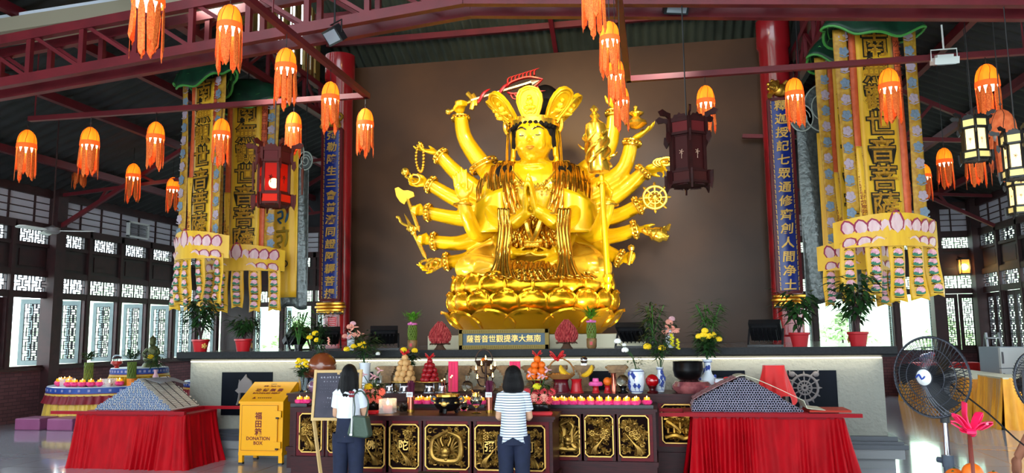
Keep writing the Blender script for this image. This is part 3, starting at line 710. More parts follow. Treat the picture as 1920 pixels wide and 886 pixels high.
    for c, dy in (((868, 383), -1.04), ((1141, 384), -1.03), ((975, 402), -1.2), ((1027, 402), -1.2)):
        p = P(c[0], c[1], dy); MB().tube([p+Vector((.16*cos(a), .15*sin(a), 0)) for a in [2*pi*i/20 for i in range(20)]], .02, 6, closed=True).build('bracelet', M_goldm, t, True, True)
    # robe: torso wrap, legs, shoulder drapes, lap folds
    m = MB()
    m.ball(P(1000, 415, .15), (.86, .5, .95), 22, 14); m.ball(P(1000, 480, 0), (1.0, .75, .42), 20, 12)
    for s in (-1, 1):
        k = P(1000+s*110, 503, -.7); m.ball(k, (.36, .38, .27), 16, 12)
        m.tube(sp([P(1000+s*40, 490, .1), P(1000+s*90, 492, -.2), k], 8), [.36, .36, .36, .35, .34, .33, .31, .28], 14)
        m.tube(sp([k, P(1000+s*60, 508, -1.05), P(1000-s*20, 512, -1.15)], 10), [.28, .27, .26, .25, .24, .22, .2, .18, .16, .14], 12)
        m.ball(P(1000+s*60, 516, -.75), (.55, .6, .13), 16, 8)
    m.ball(P(1000, 516, -.7), (1.1, .75, .13), 20, 8)
    remesh(m, 'robe', .03, M_robe, t, 6)
    def drape(name, rows, nf, amp, m_, jit=0, thick=.03):
        rr = [[P(*p) for p in row] for row in rows]
        def f(u, v):
            cols = [spline(r2, u) for r2 in rr]; p = spline(cols, v)
            return p + Vector((0, -amp*(.5+.5*sin(u*nf*2*pi+jit*sin(v*5)))*(.5+v*.5)-.01*sin(u*nf*5.3*pi+v*3), amp*.12*sin(u*nf*2*pi+1)))
        return MB().grid(f, 90, 26, thick).build(name, m_, t, True, True, ang=180)
    for s in (-1, 1):
        X = lambda x: 1003+s*(x-1003)
        q = [[(X(x), y, d) for x, y, d in row] for row in (
            ((1038, 306, -.22), (1058, 304, -.24), (1086, 316, -.12), (1102, 336, .0)),
            ((1040, 340, -.52), (1062, 335, -.52), (1092, 343, -.36), (1110, 358, -.1)),
            ((1034, 375, -.62), (1058, 375, -.64), (1088, 382, -.5), (1104, 395, -.2)),
            ((1022, 405, -.66), (1052, 412, -.68), (1075, 420, -.55), (1088, 425, -.3)))]
        if s < 0: q = [list(reversed(r2)) for r2 in q]
        drape('shoulder_drape', q, 8, .07, M_goldf, 1.2)
        q = [[(X(x), y, d) for x, y, d in row] for row in (((1048, 392, -1.12), (1070, 392, -1.05)), ((1046, 430, -1.2), (1068, 430, -1.1)), ((1050, 470, -1.2), (1072, 470, -1.1)), ((1048, 500, -1.35), (1078, 498, -1.2)), ((1040, 522, -1.5), (1090, 518, -1.3)))]
        if s < 0: q = [list(reversed(r2)) for r2 in q]
        drape('hanging_scarf', q, 4, .09, M_goldf, .8)
        q = [[(X(x), y, d) for x, y, d in row] for row in (((1010, 492, -1.32), (1050, 490, -1.12), (1085, 492, -.85)), ((1012, 506, -1.45), (1055, 508, -1.3), (1095, 508, -1.0)), ((1008, 522, -1.55), (1060, 523, -1.45), (1120, 522, -1.1)))]
        if s < 0: q = [list(reversed(r2)) for r2 in q]
        drape('lap_folds', q, 8, .09, M_goldf, 2.2)
        # flared sleeve mouth round the forward upper arm
        c = P(X(1082), 400, -.55)
        m = MB(); m.grid(lambda u, v: (c.x+(.30+.1*v)*cos(2*pi*u)*(1+.06*sin(u*8*pi)), c.y+.1+(.28+.08*v)*sin(2*pi*u), c.z+.35-.72*v-.14*cos(2*pi*u)*s*(1-v)), 36, 10, .02); m.build('sleeve', M_gold, t, True, True, ang=180)
    drape('waist_sash', [[(960, 402, -.95), (1000, 405, -1.12), (1042, 402, -.95)], [(958, 435, -.85), (1000, 438, -.95), (1045, 435, -.85)], [(955, 462, -.75), (1000, 466, -.85), (1048, 462, -.75)]], 9, .09, M_goldf, 3)
    drape('front_fall', [[(980, 492, -1.36), (1002, 494, -1.4), (1020, 492, -1.36)], [(976, 508, -1.5), (1000, 510, -1.55), (1018, 508, -1.5)], [(968, 525, -1.58), (1000, 527, -1.6), (1030, 525, -1.58)]], 5, .08, M_goldf, 2)
    m = MB()
    for k in range(9): m.ball(P(988+6*(k % 5), 452+7*(k//5), -1.0), .06, 8, 6)
    m.tube(sp([P(985, 410, -1.15), P(990, 430, -1.15), P(998, 450, -1.05)], 8), .05, 6); m.tube(sp([P(1015, 410, -1.15), P(1008, 430, -1.15), P(1000, 450, -1.05)], 8), .05, 6)
    m.build('waist_knot', M_goldm, t, True, True)
    # ---- what the hands hold
    blade = mat('pale_gold_blade', (236, 206, 160), .25, .8); mred = mat('red_flame_paint', (176, 22, 26), .35)
    g0, g1, tip = P(846, 208, -.12), P(884, 189, -.15), P(1012, 150, -.15); d = (tip-g1).normalized(); up = Vector((-d.z, 0, d.x))
    m = MB(); m.bar(g1, tip-d*.16, .035, .1, (0, -1, 0)); m.add([tip-d*.16+up*.05, tip-d*.16-up*.05, tip-d*.16+Vector((0, -.02, 0)), tip-d*.16+Vector((0, .02, 0)), tip], [(0, 2, 4), (2, 1, 4), (1, 3, 4), (3, 0, 4)])
    sw = m.build('sword', blade, t, False, True)
    m = MB(); m.tube([g0-d*.06, g0, g1], [.05, .035, .035], 8); m.ball(g0-d*.06, .06); m.tube(sp([g1-up*.17-d*.04, g1+d*.03, g1+up*.17-d*.04], 8), .05, 8); m.tube(sp([g1-up*.12+d*.06, g1+d*.09, g1+up*.12+d*.06], 8), .035, 8); m.build('hilt', M_goldm, sw, True, True)
    m = MB(); L0 = (tip-g1).length
    for s in (-1, 1):
        m.tube(sp([g1+d*L0*.52+up*s*.05, g1+d*L0*.62+up*s*.12, g1+d*L0*.85+up*s*.12, tip+d*.06], 20), [.02, .035]+[.05]*14+[.045, .04, .03, .02], 6, flat=.5)
        for k in range(8):
            q = g1+d*L0*(.56+.055*k)+up*s*.12; m.tube(sp([q, q+up*s*.09+d*.03, q+up*s*.11+d*.13], 6), [.045, .04, .034, .025, .015, .003], 6, flat=.5)
    for a, c in ((.08, .3), (.36, .6)):
        m.tube(sp([g1+d*L0*a-up*.08, g1+d*L0*(a+.04)-up*.06+Vector((0, -.07, 0)), g1+d*L0*lerp(a, c, .6)+up*.06+Vector((0, -.06, 0)), g1+d*L0*c+up*.12], 12), [.012, .02, .028, .03, .03, .03, .03, .028, .024, .02, .012, .004], 6)
    m.build('flame', mred, sw, True, True)
    m = MB()
    for i in range(26):
        a = 2*pi*i/26; m.ball(P(788, 295, -.12)+Vector((.075*sin(a), .03*cos(2*a), .27*cos(a))), .03, 8, 6)
    m.ball(P(788, 270, -.12), .05); m.build('prayer_beads', M_goldm, t, True, True)
    m = MB(); m.ball(P(760, 322, -.15), .085); m.tube([P(760, 330, -.15), P(776, 340, -.15)], .03, 8); m.tube([P(777, 336, -.15)+Vector((.11*cos(a), 0, .09*sin(a))) for a in [2*pi*i/20 for i in range(20)]], .02, 6, closed=True); m.build('bell', M_goldm, t, True, True)
    m = MB(); a, c = P(764, 372, -.15), P(783, 425, -.15); m.tube([a, c], .035, 8); m.tube([c, c+(c-a).normalized()*.1], [.05, .01], 8)
    F = XZ(P(757, 367, -.15)); m.prism([(-.17, .15), (-.1, .17), (.0, .1), (.1, .1), (.2, .06), (.22, -.02), (.12, -.06), (.06, -.1), (.02, -.17), (-.06, -.12), (-.14, 0)], -.03, .03, F); m.build('axe', M_goldm, t, False, True)
    m = MB(); a, c = P(758, 400, -.15), P(800, 487, -.15); d2 = (c-a).normalized(); m.tube([a, a+d2*.3], [.004, .045], 8); m.tube([a+d2*.3, c-d2*.1, c], [.03, .04, .01], 8); m.ball(a+d2*.33, .08); m.ball(a+d2*.42, .06)
    for s in (-1, 1): m.ball(a+d2*.36+Vector((s*.07, 0, .03)), .05); 
    m.tube(sp([a+d2*.3, a+d2*.2+Vector((-.14, 0, -.0)), a+d2*.08+Vector((-.14, 0, .0)), a+d2*.1+Vector((-.2, 0, .02))], 10), .028, 8); m.build('hooked_spear', M_goldm, t, True, True)
    m = MB()
    for q in ((-.1, .02), (.03, 0), (.1, .04)): m.tube([P(808, 498, -.2)+Vector((q[0]+.11*cos(a), .03*sin(2*a), q[1]+.085*sin(a))) for a in [2*pi*i/20 for i in range(20)]], .026, 6, closed=True)
    m.build('lasso', M_goldm, t, True, True)
    m = MB(); b0 = P(1193, 240, -.12); m.lathe([(0, -.02), (.1, 0), (.2, .07), (.19, .12), (.08, .19), (.06, .21), (.13, .25), (.15, .28), (.06, .34), (.03, .36), (.045, .4), (0, .44)], b0, 20); m.build('gourd_vase', M_goldm, t, True, True)
    m = MB(); q = P(1244, 304, -.15)
    for k in range(3): m.tube([q+Vector((.05*k-.05+.13*cos(a), -.03*k, .07*sin(a))) for a in [2*pi*i/20 for i in range(20)]], .022, 6, closed=True)
    m.ball(q, (.1, .06, .06)); m.build('jade_ring', M_goldm, t, True, True)
    # staff
    a, c = P(1128, 335, -1.15), P(1139, 520, -1.3); m = MB(); m.tube([a+(a-c)*.05, a, c], [.035, .045, .055], 10)
    e = (c-a).normalized(); m.lathe([(0, .06), (.07, .05), (.085, 0), (.06, -.05), (.05, -.08), (.07, -.12), (.03, -.2), (0, -.24)], c, 14); st = m.build('staff', M_gold, t, True, True)
    m = MB(); tb = P(1124, 322, -1.15); tz = P(1114, 205, -1.15).z-tb.z
    m.lathe([(0, -.02), (.18, 0), (.19, .1), (.15, .25), (.17, .42), (.16, .55), (.19, .65), (.2, .8), (.17, .98), (.08, 1.06), (.05, 1.1), (.09, 1.16), (.05, 1.22), (.035, 1.24), (.075, 1.3), (.03, 1.37), (0, 1.4)], (0, 0, 0), 20)
    for k in range(5):
        b2 = k*1.3; m.tube(sp([Vector((.2*cos(b2+j*.7), .2*sin(b2+j*.7), .1+.13*j+.03*k)) for j in range(6)], 16), [.03]*14+[.02, .01], 6)
        m.tube(sp([Vector((.17*cos(b2), .17*sin(b2), .3+.1*k)), Vector((.3*cos(b2), .3*sin(b2), .34+.1*k)), Vector((.34*cos(b2+.3), .34*sin(b2+.3), .42+.1*k))], 6), [.03, .03, .025, .02, .015, .005], 6)
    sh = tz/1.3; kx = P(1114, 205, -1.15).x-tb.x
    m.v = [(v[0]+tb.x+kx*v[2]/1.3, v[1]+tb.y, v[2]*sh+tb.z) for v in m.v]; m.build('staff_head', M_goldm, st, True, True)
    m = MB(); q = P(1228, 370, -.3)
    F = [2*pi*i/32 for i in range(32)]
    for r, w2 in ((.2, .025), (.11, .016)): m.tube([q+Vector((r*cos(x), 0, r*sin(x))) for x in F], w2, 6, closed=True)
    m.ball(q, (.08, .05, .08))
    for i in range(8):
        x = 2*pi*i/8; dd = Vector((cos(x), 0, sin(x))); m.tube([q+dd*.06, q+dd*.2], .018, 6); m.tube([q+dd*.2, q+dd*.25, q+dd*.285], [.016, .026, .008], 8)
    m.build('dharma_wheel', M_goldm, t, True, True)
    m = MB(); q = P(1228, 431, -.25)
    m.tube([q+Vector((-.24+.04*i, 0, -.01*i+.02*sin(i*2.2))) for i in range(13)], [.02, .06, .05, .09, .08, .12, .11, .14, .13, .14, .11, .08, .02], 12); m.tube([q+Vector((.2, 0, .0)), q+Vector((.27, 0, .1))], [.06, .02], 8); m.build('conch_shell', M_goldm, t, True, True)
    m = MB(); q = P(1184, 470, -.2); m.tube([q+Vector((-.06, 0, -.25)), q], .03, 8); m.lathe([(0, 0), (.05, .01), (.07, .06), (.05, .1), (0, .12)], q, 10); m.build('lotus_bud', M_goldm, t, True, True)
    return t
statue()
# ---------------------------------------------------------------- floodlights on the plinth
def floodlight(px, py, label, w=.46, tilt=40, rz=0, on=True, Y=12.22):
    p = at(px, py, Y=Y); t = T('floodlight', label, 'floodlight', (p.x, Y, 1.65), rz, 'black floodlights on the plinth')
    q = Matrix.Rotation(R(90+tilt), 3, 'X'); m = MB(); c = Vector((0, 0, .24))
    m.box(c, (w, .34, .09), rot=Matrix.Rotation(R(-tilt), 3, 'X')); m.box(c+Matrix.Rotation(R(-tilt), 3, 'X') @ Vector((0, 0, -.06)), (w*.8, .26, .06), rot=Matrix.Rotation(R(-tilt), 3, 'X'))
    for k in range(6): m.box(c+Matrix.Rotation(R(-tilt), 3, 'X') @ Vector((-w*.35+k*w*.14, 0, -.1)), (.012, .24, .06), rot=Matrix.Rotation(R(-tilt), 3, 'X'))
    m.build('housing', M_blackp, t, False)
    MB().box(c+Matrix.Rotation(R(-tilt), 3, 'X') @ Vector((0, 0, .048)), (w*.88, .28, .008), rot=Matrix.Rotation(R(-tilt), 3, 'X')).build('lens', mat('grey_lens', (150, 156, 165), .1), t, False)
    m = MB()
    for s in (-1, 1): m.bar((s*w*.53, -.12, .02), (s*w*.53, .02, .26), .03, .012)
    m.b2((-w*.55, -.15, 0), (w*.55, -.09, .025)); m.build('bracket', M_blackp, t, False)
    if on:
        l = lamp('SPOT', 'plinth_lamp', (p.x, Y+.14, 1.98), (lerp(p.x, SX, .55), 15.0, 4.2), 170, (1, .95, .82), .1, 95, .8)
for a in ((612, 640, 'black tilted floodlight on the plinth in front of the left red column', .42, 40, .5), (720, 636, 'black tilted floodlight on the plinth between the left column and the left lucky bamboo', .44, 40, .35),
          (1187, 634, 'black tilted floodlight on the plinth just right of the golden lotus', .46, 40, -.3), (1437, 636, 'black tilted floodlight on the plinth before the right red column', .46, 48, -.3)): floodlight(*a)
floodlight(556, 640, 'black floodlight with a pink edge on the plinth nearest its left window end', .36, 40, 1.0, False)

# plaque in front of the lotus
def plaque():
    a, c = at(862, 648, Y=11.95), at(1029, 624, Y=11.95); W, H = c.x-a.x, .3
    t = T('name_plaque', 'blue and gold framed name plaque standing below the golden lotus', 'plaque', ((a.x+c.x)/2, 11.95, 1.65))
    MB().b2((-W/2, -.02, .02), (W/2, .04, H)).build('board', mat('dark_teal_board', (38, 66, 84), .4), t, False)
    m = MB()
    for z in (.03, H-.03): m.b2((-W/2, -.05, z-.03), (W/2, .05, z+.03))
    for x in (-W/2+.025, W/2-.025): m.b2((x-.03, -.05, 0), (x+.03, .05, H))
    for k in range(40): m.box((-W/2+.06+k*(W-.12)/39, -.055, H-.03), (.018, .012, .03)); m.box((-W/2+.06+k*(W-.12)/39, -.055, .03), (.018, .012, .03))
    m.build('frame', mat('antique_gold_frame', (112, 92, 40), .5, .5), t, False)
    text('薩菩音世觀提準大無南', .118, (0, -.026, H/2), M_giltb, t, ext=.006, off=.0005)
plaque()

# ---------------------------------------------------------------- couplet boards on the columns
def couplet(chars, x, label, side):
    zt, zb = at(1460 if side > 0 else 632, 187 if side > 0 else 243, Y=15.95).z, at(1480 if side > 0 else 624, 547 if side > 0 else 562, Y=15.95).z
    H = zt-zb; W = .42; t = T('couplet_board', label, 'couplet board', (x, 15.995, zb), 0, 'couplet boards on the red columns')
    MB().grid(lambda u, v: ((u-.5)*W, -.05-.05*cos((u-.5)*2.6), v*H), 12, 2, .03).build('panel', mat('royal_blue_board', (22, 44, 132), .3, noise=(2, (18, 36, 116))), t, True)
    m = MB(); mb = MB(); m.b2((-.07, -.07, .1), (.07, .01, H-.1))
    for s in (-1, 1):
        m.b2((s*W*.5-.02, -.1, 0), (s*W*.5+.035, 0, H)) if s > 0 else m.b2((-W*.5-.035, -.1, 0), (-W*.5+.02, 0, H))
        n = int(H/.1)
        for k in range(n):
            z = (k+.5)*H/n; xx = s*(W*.5-.038); mb.box((xx, -.097, z), (.012, .012, .075)); mb.box((xx+s*.014, -.094, z+.035), (.032, .01, .01)); mb.box((xx+s*.028, -.09, z), (.01, .012, .045))
    for z in (0, H): m.b2((-W*.53, -.11, z-.03), (W*.53, 0, z+.03))
    m.build('frame', mat('dark_red_frame', (92, 18, 24), .35), t, False); inlay([c for c in t.children if c.name.startswith('frame')][-1], mb, M_giltb)
    n = len(chars)
    for k, ch in enumerate(chars):
        text(ch, H/n*.82, (-.0, -.112, H-(k+.55)*H/n), M_giltb, t, name='character', ext=.008, off=.004, shear=.1, sx=1.1)
    m = MB(); mf = mat('gold_lion_carving', (214, 158, 60), .3, .85)      # crest: a crouching lion
    m.ball((.02, -.1, H+.18), (.17, .1, .13)); m.ball((-.1, -.17, H+.25), (.11, .1, .12)); m.ball((-.15, -.25, H+.21), (.07, .06, .06))
    for k in range(7): m.ball((-.1+.11*cos(k*.9), -.13, H+.26+.11*sin(k*.9)), .045, 8, 6)
    for s in (-1, 1): m.tube([(s*.14, -.12, H+.14), (s*.2, -.16, H+.08), (s*.2, -.2, H+.04)], [.055, .045, .05], 8)
    m.tube(sp([(.16, -.08, H+.2), (.24, -.08, H+.28), (.16, -.08, H+.36), (.1, -.08, H+.3)], 8), .035, 6)
    m.ball((-.16, -.3, H+.19), .03); m.build('lion_crest', mf, t)
    m = MB()
    for z, r in ((-.08, .3), (-.15, .33), (-.22, .29)): m.tube([(r*cos(a), -.02+.14*sin(a), z) for a in [pi+pi*i/16 for i in range(17)]], .035, 6)
    for k in range(7): m.ball((-.27+.09*k, -.14+.1*abs(k-3)/3, -.26), (.05, .03, .06), 8, 6)
    m.build('lotus_foot', mf, t); m = MB(); m.b2((-.3, -.13, -.3), (.3, 0, -.27)); m.build('foot_plate', M_black, t, False)
couplet('彌勒降生三會普濟同證阿耨菩提', -6.95, 'blue couplet board with gold characters on the left red column', -1)
couplet('釋迦授記七眾通修齊創人間净土', 2.59, 'blue couplet board with gold characters on the right red column', 1)
def notice():
    p = at(624, 606, Y=15.99); t = T('notice_panel', 'small red notice panel low on the left red column', 'notice', (p.x, 15.99, p.z))
    MB().box((0, -.03, 0), (.22, .02, .3)).build('panel', mat('red_notice', (190, 40, 50), .4), t, False)
    m = MB()
    for k in range(6): m.box((0, -.043, .1-.04*k), (.15-.02*(k % 2), .004, .008))
    for x in (-.1, .1): m.box((x, -.042, 0), (.006, .005, .28))
    for z in (-.14, .14): m.box((0, -.042, z), (.2, .005, .006))
    m.build('writing', M_white, t, False)
notice()

# ---------------------------------------------------------------- silk banners
M_silk = mat('yellow_silk', (242, 190, 40), .45, noise=(2.5, (228, 168, 26), (3, 1, .4)), sheen=.3)
M_silkd = mat('patterned_gold_silk', (206, 160, 56), .5, noise=(16, (178, 124, 40)))
M_silko = mat('orange_silk', (226, 104, 58), .5, noise=(8, (206, 84, 42)))
M_out = mat('black_outline', (34, 26, 12), .6); M_chg = mat('gold_stitching', (196, 140, 34), .45, noise=(30, (160, 110, 24)))
M_pink = mat('lotus_pink', (224, 150, 172), .6, noise=(20, (240, 190, 200))); M_pinkd = mat('lotus_edge', (158, 40, 74), .6); M_pinkl = mat('pale_lotus_petal', (236, 206, 206), .6, noise=(14, (222, 172, 184), (1, 1, .3)))
M_lily = mat('lily_pad_green', (52, 120, 92), .6); M_blue = mat('emblem_blue', (122, 140, 162), .6); M_lil = mat('emblem_lilac', (180, 160, 176), .6)
M_canopy = mat('dark_green_canopy', (14, 58, 38), .5, noise=(6, (10, 44, 30))); M_canopyl = mat('green_canopy_edge', (70, 150, 66), .5)
M_redtxt = mat('dark_red_stitching', (140, 44, 24), .6)
def strip(t, name, x, w, z0, z1, m, y=0, wob=.02, ph=0, skew=0, cut=0):
    def f(u, v):
        zz = lerp(z0, z1, v); k = 1-v
        return (x+(u-.5)*w+skew*v, y-.02*sin(u*pi)+wob*sin(v*5+ph+u*2)*v, zz - (cut*abs(u-.5)*2 if v > .99 else 0))
    return MB().grid(f, 8, 30, .006).build(name, m, t, True, ang=180)
def lotus_lily(t, par, x, z, s, y):
    a = MB(); b = MB()
    for k in range(5):
        an = R(-60+30*k); a.prism([(-.012*s*4, 0), (0, .1*s*4), (.012*s*4, 0)], 0, .003, FR((x, y, z), (cos(an), 0, -sin(an)), (sin(an), 0, cos(an))))
    b.prism([(.17*s*cos(q)*1.4, -.06*s+.06*s*sin(q)*1.2) for q in [2*pi*i/12 for i in range(12)]], 0, .002, XZ((x, y, z)))
    a.v = [tuple(v) for v in a.v]
    return a, b
def banner(px, pxw, ptop, pcol, pbot, Y, label, chars, rz, extra):
    """px centre, width of the whole banner, top / collar / bottom in the photograph's pixels"""
    a = at(px, ptop, Y=Y); W = pxw/ppm(a); zc, zb = at(px, pcol, Y=Y).z, at(px, pbot, Y=Y).z
    t = T('prayer_banner', label, 'banner', (a.x, Y, zb), rz, 'yellow silk prayer banners beside the statue wall')
    H = a.z-zb; C = zc-zb; cw = W*.5
    strip(t, 'centre_cloth', 0, cw, C, H, M_silk, 0, .02)
    for s in (-1, 1):
        strip(t, 'orange_strip', s*(cw/2+.055), .11, C+.1 if s > 0 else lerp(C, H, .38), H, M_silko, .0, .02, s)
        sd = strip(t, 'side_ribbon', s*W*.43, .2, C+.12-.1*s, H, M_silkd, -.05, .03, s*2, s*.05)
        em = {0: MB(), 1: MB()}
        for k in range(12):
            z = lerp(C+.2, H-.1, k/11); q = em[k % 2]; x = s*W*.43+s*.05*(1-k/11)*1.0
            for j in range(5):
                an = 2*pi*j/5+k; q.ball((x+.046*cos(an), -.08, z+.046*sin(an)), (.036, .006, .036), 6, 4)
            q.ball((x, -.085, z), (.03, .008, .03), 6, 4)
            q.tube([(x-.07, -.085, z-.075), (x, -.085, z-.1), (x+.07, -.085, z-.07)], .01, 5)
        inlay(sd, em[0], M_blue); inlay(sd, em[1], M_lil)
    strip(t, 'written_strip', -cw/2-.05, .12, C+.02, lerp(C, H, .4), M_silk, -.012)
    for x, n, z1 in ((-cw/2-.07, 26, lerp(C, H, .39)), (-cw/2-.03, 24, lerp(C, H, .38))):
        mk = MB(); q7 = random.Random(n+int(px)); zb7 = C+.62 if n == 24 else C+.06      # fine stitched script, too small to read
        for j in range(n):
            for i in range(5): mk.box((x+q7.uniform(-.016, .016), -.03, lerp(zb7, z1-.04, (j+.5)/n)+q7.uniform(-.016, .016)), ((.03, .003, .005) if i % 2 else (.005, .003, .03)))
        inlay([c for c in t.children if c.name.startswith('written_strip')][-1], mk, M_redtxt)
    text('\n'.join('弟子合家叩謝'), .07, (-cw/2-.03, -.03, C+.33), M_redtxt, t, 'lettering', .001, .001, 1.1)
    text('\n'.join('歲次己丑年吉日'), .12, (cw/2+.055, -.03, lerp(C, H, .82)), M_redtxt, t, 'lettering', .001, .001, 1.35)
    n = len(chars); sz = min(cw*.8, (H-C)/n*1.0)
    for k, ch in enumerate(chars):
        z = lerp(C+.08, H-.05, 1-(k+.5)/n)
        text(ch, sz*.95, (0, -.035, z), M_out, t, 'character_outline', .002, .02*sz/.4, sx=1.05)
        text(ch, sz*.95, (0, -.041, z), M_chg, t, 'character', .003, .002, sx=1.05)
    # lotus collar: three hinged boards bent round the front
    m = MB(); hh = .34; half = W*.66
    cy = lambda x: -.30+.38*(x/half)**2
    m.grid(lambda u, v: (lerp(-half, half, u), cy(lerp(-half, half, u)), C+lerp(.06, -hh, v)+.1*(1-(2*u-1)**2)*(1-v)), 24, 4, .03); co = m.build('collar', M_silk, t)
    e = MB(); c1 = MB()
    for row, (n2, zz, hgt, wid) in enumerate(((9, -.17, .24, .2), (8, -.31, .16, .22))):
        for k in range(n2):
            x = lerp(-half*.86, half*.86, (k+.5)/n2); big = 1.45 if (row == 0 and k == n2//2) else 1; tl = x/half*(.5 if row == 0 else .8); yy = cy(x)-.014-.006*(1-row)-(.004 if big > 1 else 0)
            w2, h2 = wid*half/1.0*1.25*(1+.15*(big-1)), hgt*big
            sh = [(0, 0), (-.42, .25), (-.5, .55), (-.3, .85), (0, 1), (.3, .85), (.5, .55), (.42, .25)]
            F = FR((x, yy, C+zz+(.02 if row == 0 else -.02)), (cos(tl), 2*.38*x/half/half, -sin(tl)), (sin(tl), 0, cos(tl)))
            e.prism([(p*w2*1.12, q*h2*1.06-.012) for p, q in sh], 0, .004, F); F2 = F @ Matrix.Translation((0, 0, .004 if True else 0)); c1.prism([(p*w2*.86, q*h2*.9) for p, q in sh], 0, .004, F2)
    inlay(co, e, M_pinkd); inlay(co, c1, M_pinkl)
    ns = 5
    for k in range(ns):
        x = lerp(-half*.8, half*.8, k/(ns-1)); w2 = half*1.6/ns*.96; y = cy(x)*.9+.03; zlen = (C-hh+.08)*(.94+.06*sin(k*2.3+px))
        st = strip(t, 'tail_ribbon', x, w2, C-hh+.08, C-hh+.08-zlen, M_silk, y, .05, k*1.3, (x*.06), .04)
        p1, p2, p3 = MB(), MB(), MB()
        for j in range(5):
            z = C-hh-.06-(zlen-.14)*(j+.3)/5; xx = x+x*.06*(j+.5)/5; v = (j+.5)/5; yy = y-.045+.05*sin(v*5+k*1.3+1)*v
            for i in range(7):
                an = R(-75+25*i); F = FR((xx, yy-.002*i % 2, z), (cos(an), 0, -sin(an)), (sin(an), 0, cos(an))); p1.prism([(-.022, .0), (-.026, .04), (0, .075), (.026, .04), (.022, 0)], 0, .004, F)
            p2.prism([(.075*cos(q), -.02+.03*sin(q)) for q in [2*pi*i/14 for i in range(14)]], 0, .006, XZ((xx, yy-.002, z)))
            p3.tube([(xx-.07, yy, z+.07), (xx-.04, yy, z+.085), (xx-.02, yy, z+.075)], .005, 4); p3.tube([(xx+.07, yy, z+.06), (xx+.04, yy, z+.085)], .005, 4); p3.tube([(xx-.07, yy, z-.06), (xx, yy, z-.07), (xx+.07, yy, z-.065)], .006, 4)
        inlay(st, p1, M_pink); inlay(st, p2, M_lily); inlay(st, p3, M_out)
    # lotus-leaf canopy
    def leaf(u, v):
        a = 2*pi*u; r = (v**.55)*W*.6*(1+.07*sin(6*a)*v); return (r*cos(a)*1.15, r*sin(a)*.6-.02, H-.1+.5*(1-v**2.2)+.13*v**3*cos(2*a)+.035*v*v*sin(7*a+1))
    cn = MB().grid(leaf, 60, 14, .015).build('leaf_canopy', M_canopy, t, True, ang=180)
    m = MB(); m.tube([leaf(i/60, 1) for i in range(60)], .022, 6, closed=True); m.tube([Vector(leaf(i/60, .84))+Vector((0, 0, -.02+.05*sin(i*1.3))) for i in range(60)], .012, 6, closed=True)
    for k in range(24): m.tube([Vector(leaf(k/24, v/6))+Vector((0, 0, .012)) for v in range(1, 7)], .006, 5)
    m.build('leaf_veins', M_canopyl, cn)
    MB().tube([(0, 0, H+.3), (0, 0, H+1.2)], .012, 6).build('hanging_cord', M_blackp, t)
CH = '南無觀世音菩薩'
banner(386, 106, 150, 452, 580, 12.75, 'yellow silk prayer banner under a green leaf canopy, leftmost in the hall', CH, -.35, 0)
banner(465, 112, 190, 476, 584, 13.75, 'yellow silk prayer banner between the leftmost banner and the hanging red-lit lantern', CH, .12, 0)
banner(1636, 140, 58, 424, 566, 12.65, 'yellow silk prayer banner right of the right red column, its canopy highest', CH, .18, 1)
banner(1584, 110, 112, 470, 572, 13.75, 'yellow silk prayer banner half hidden behind the rightmost banner', CH, .3, 0)
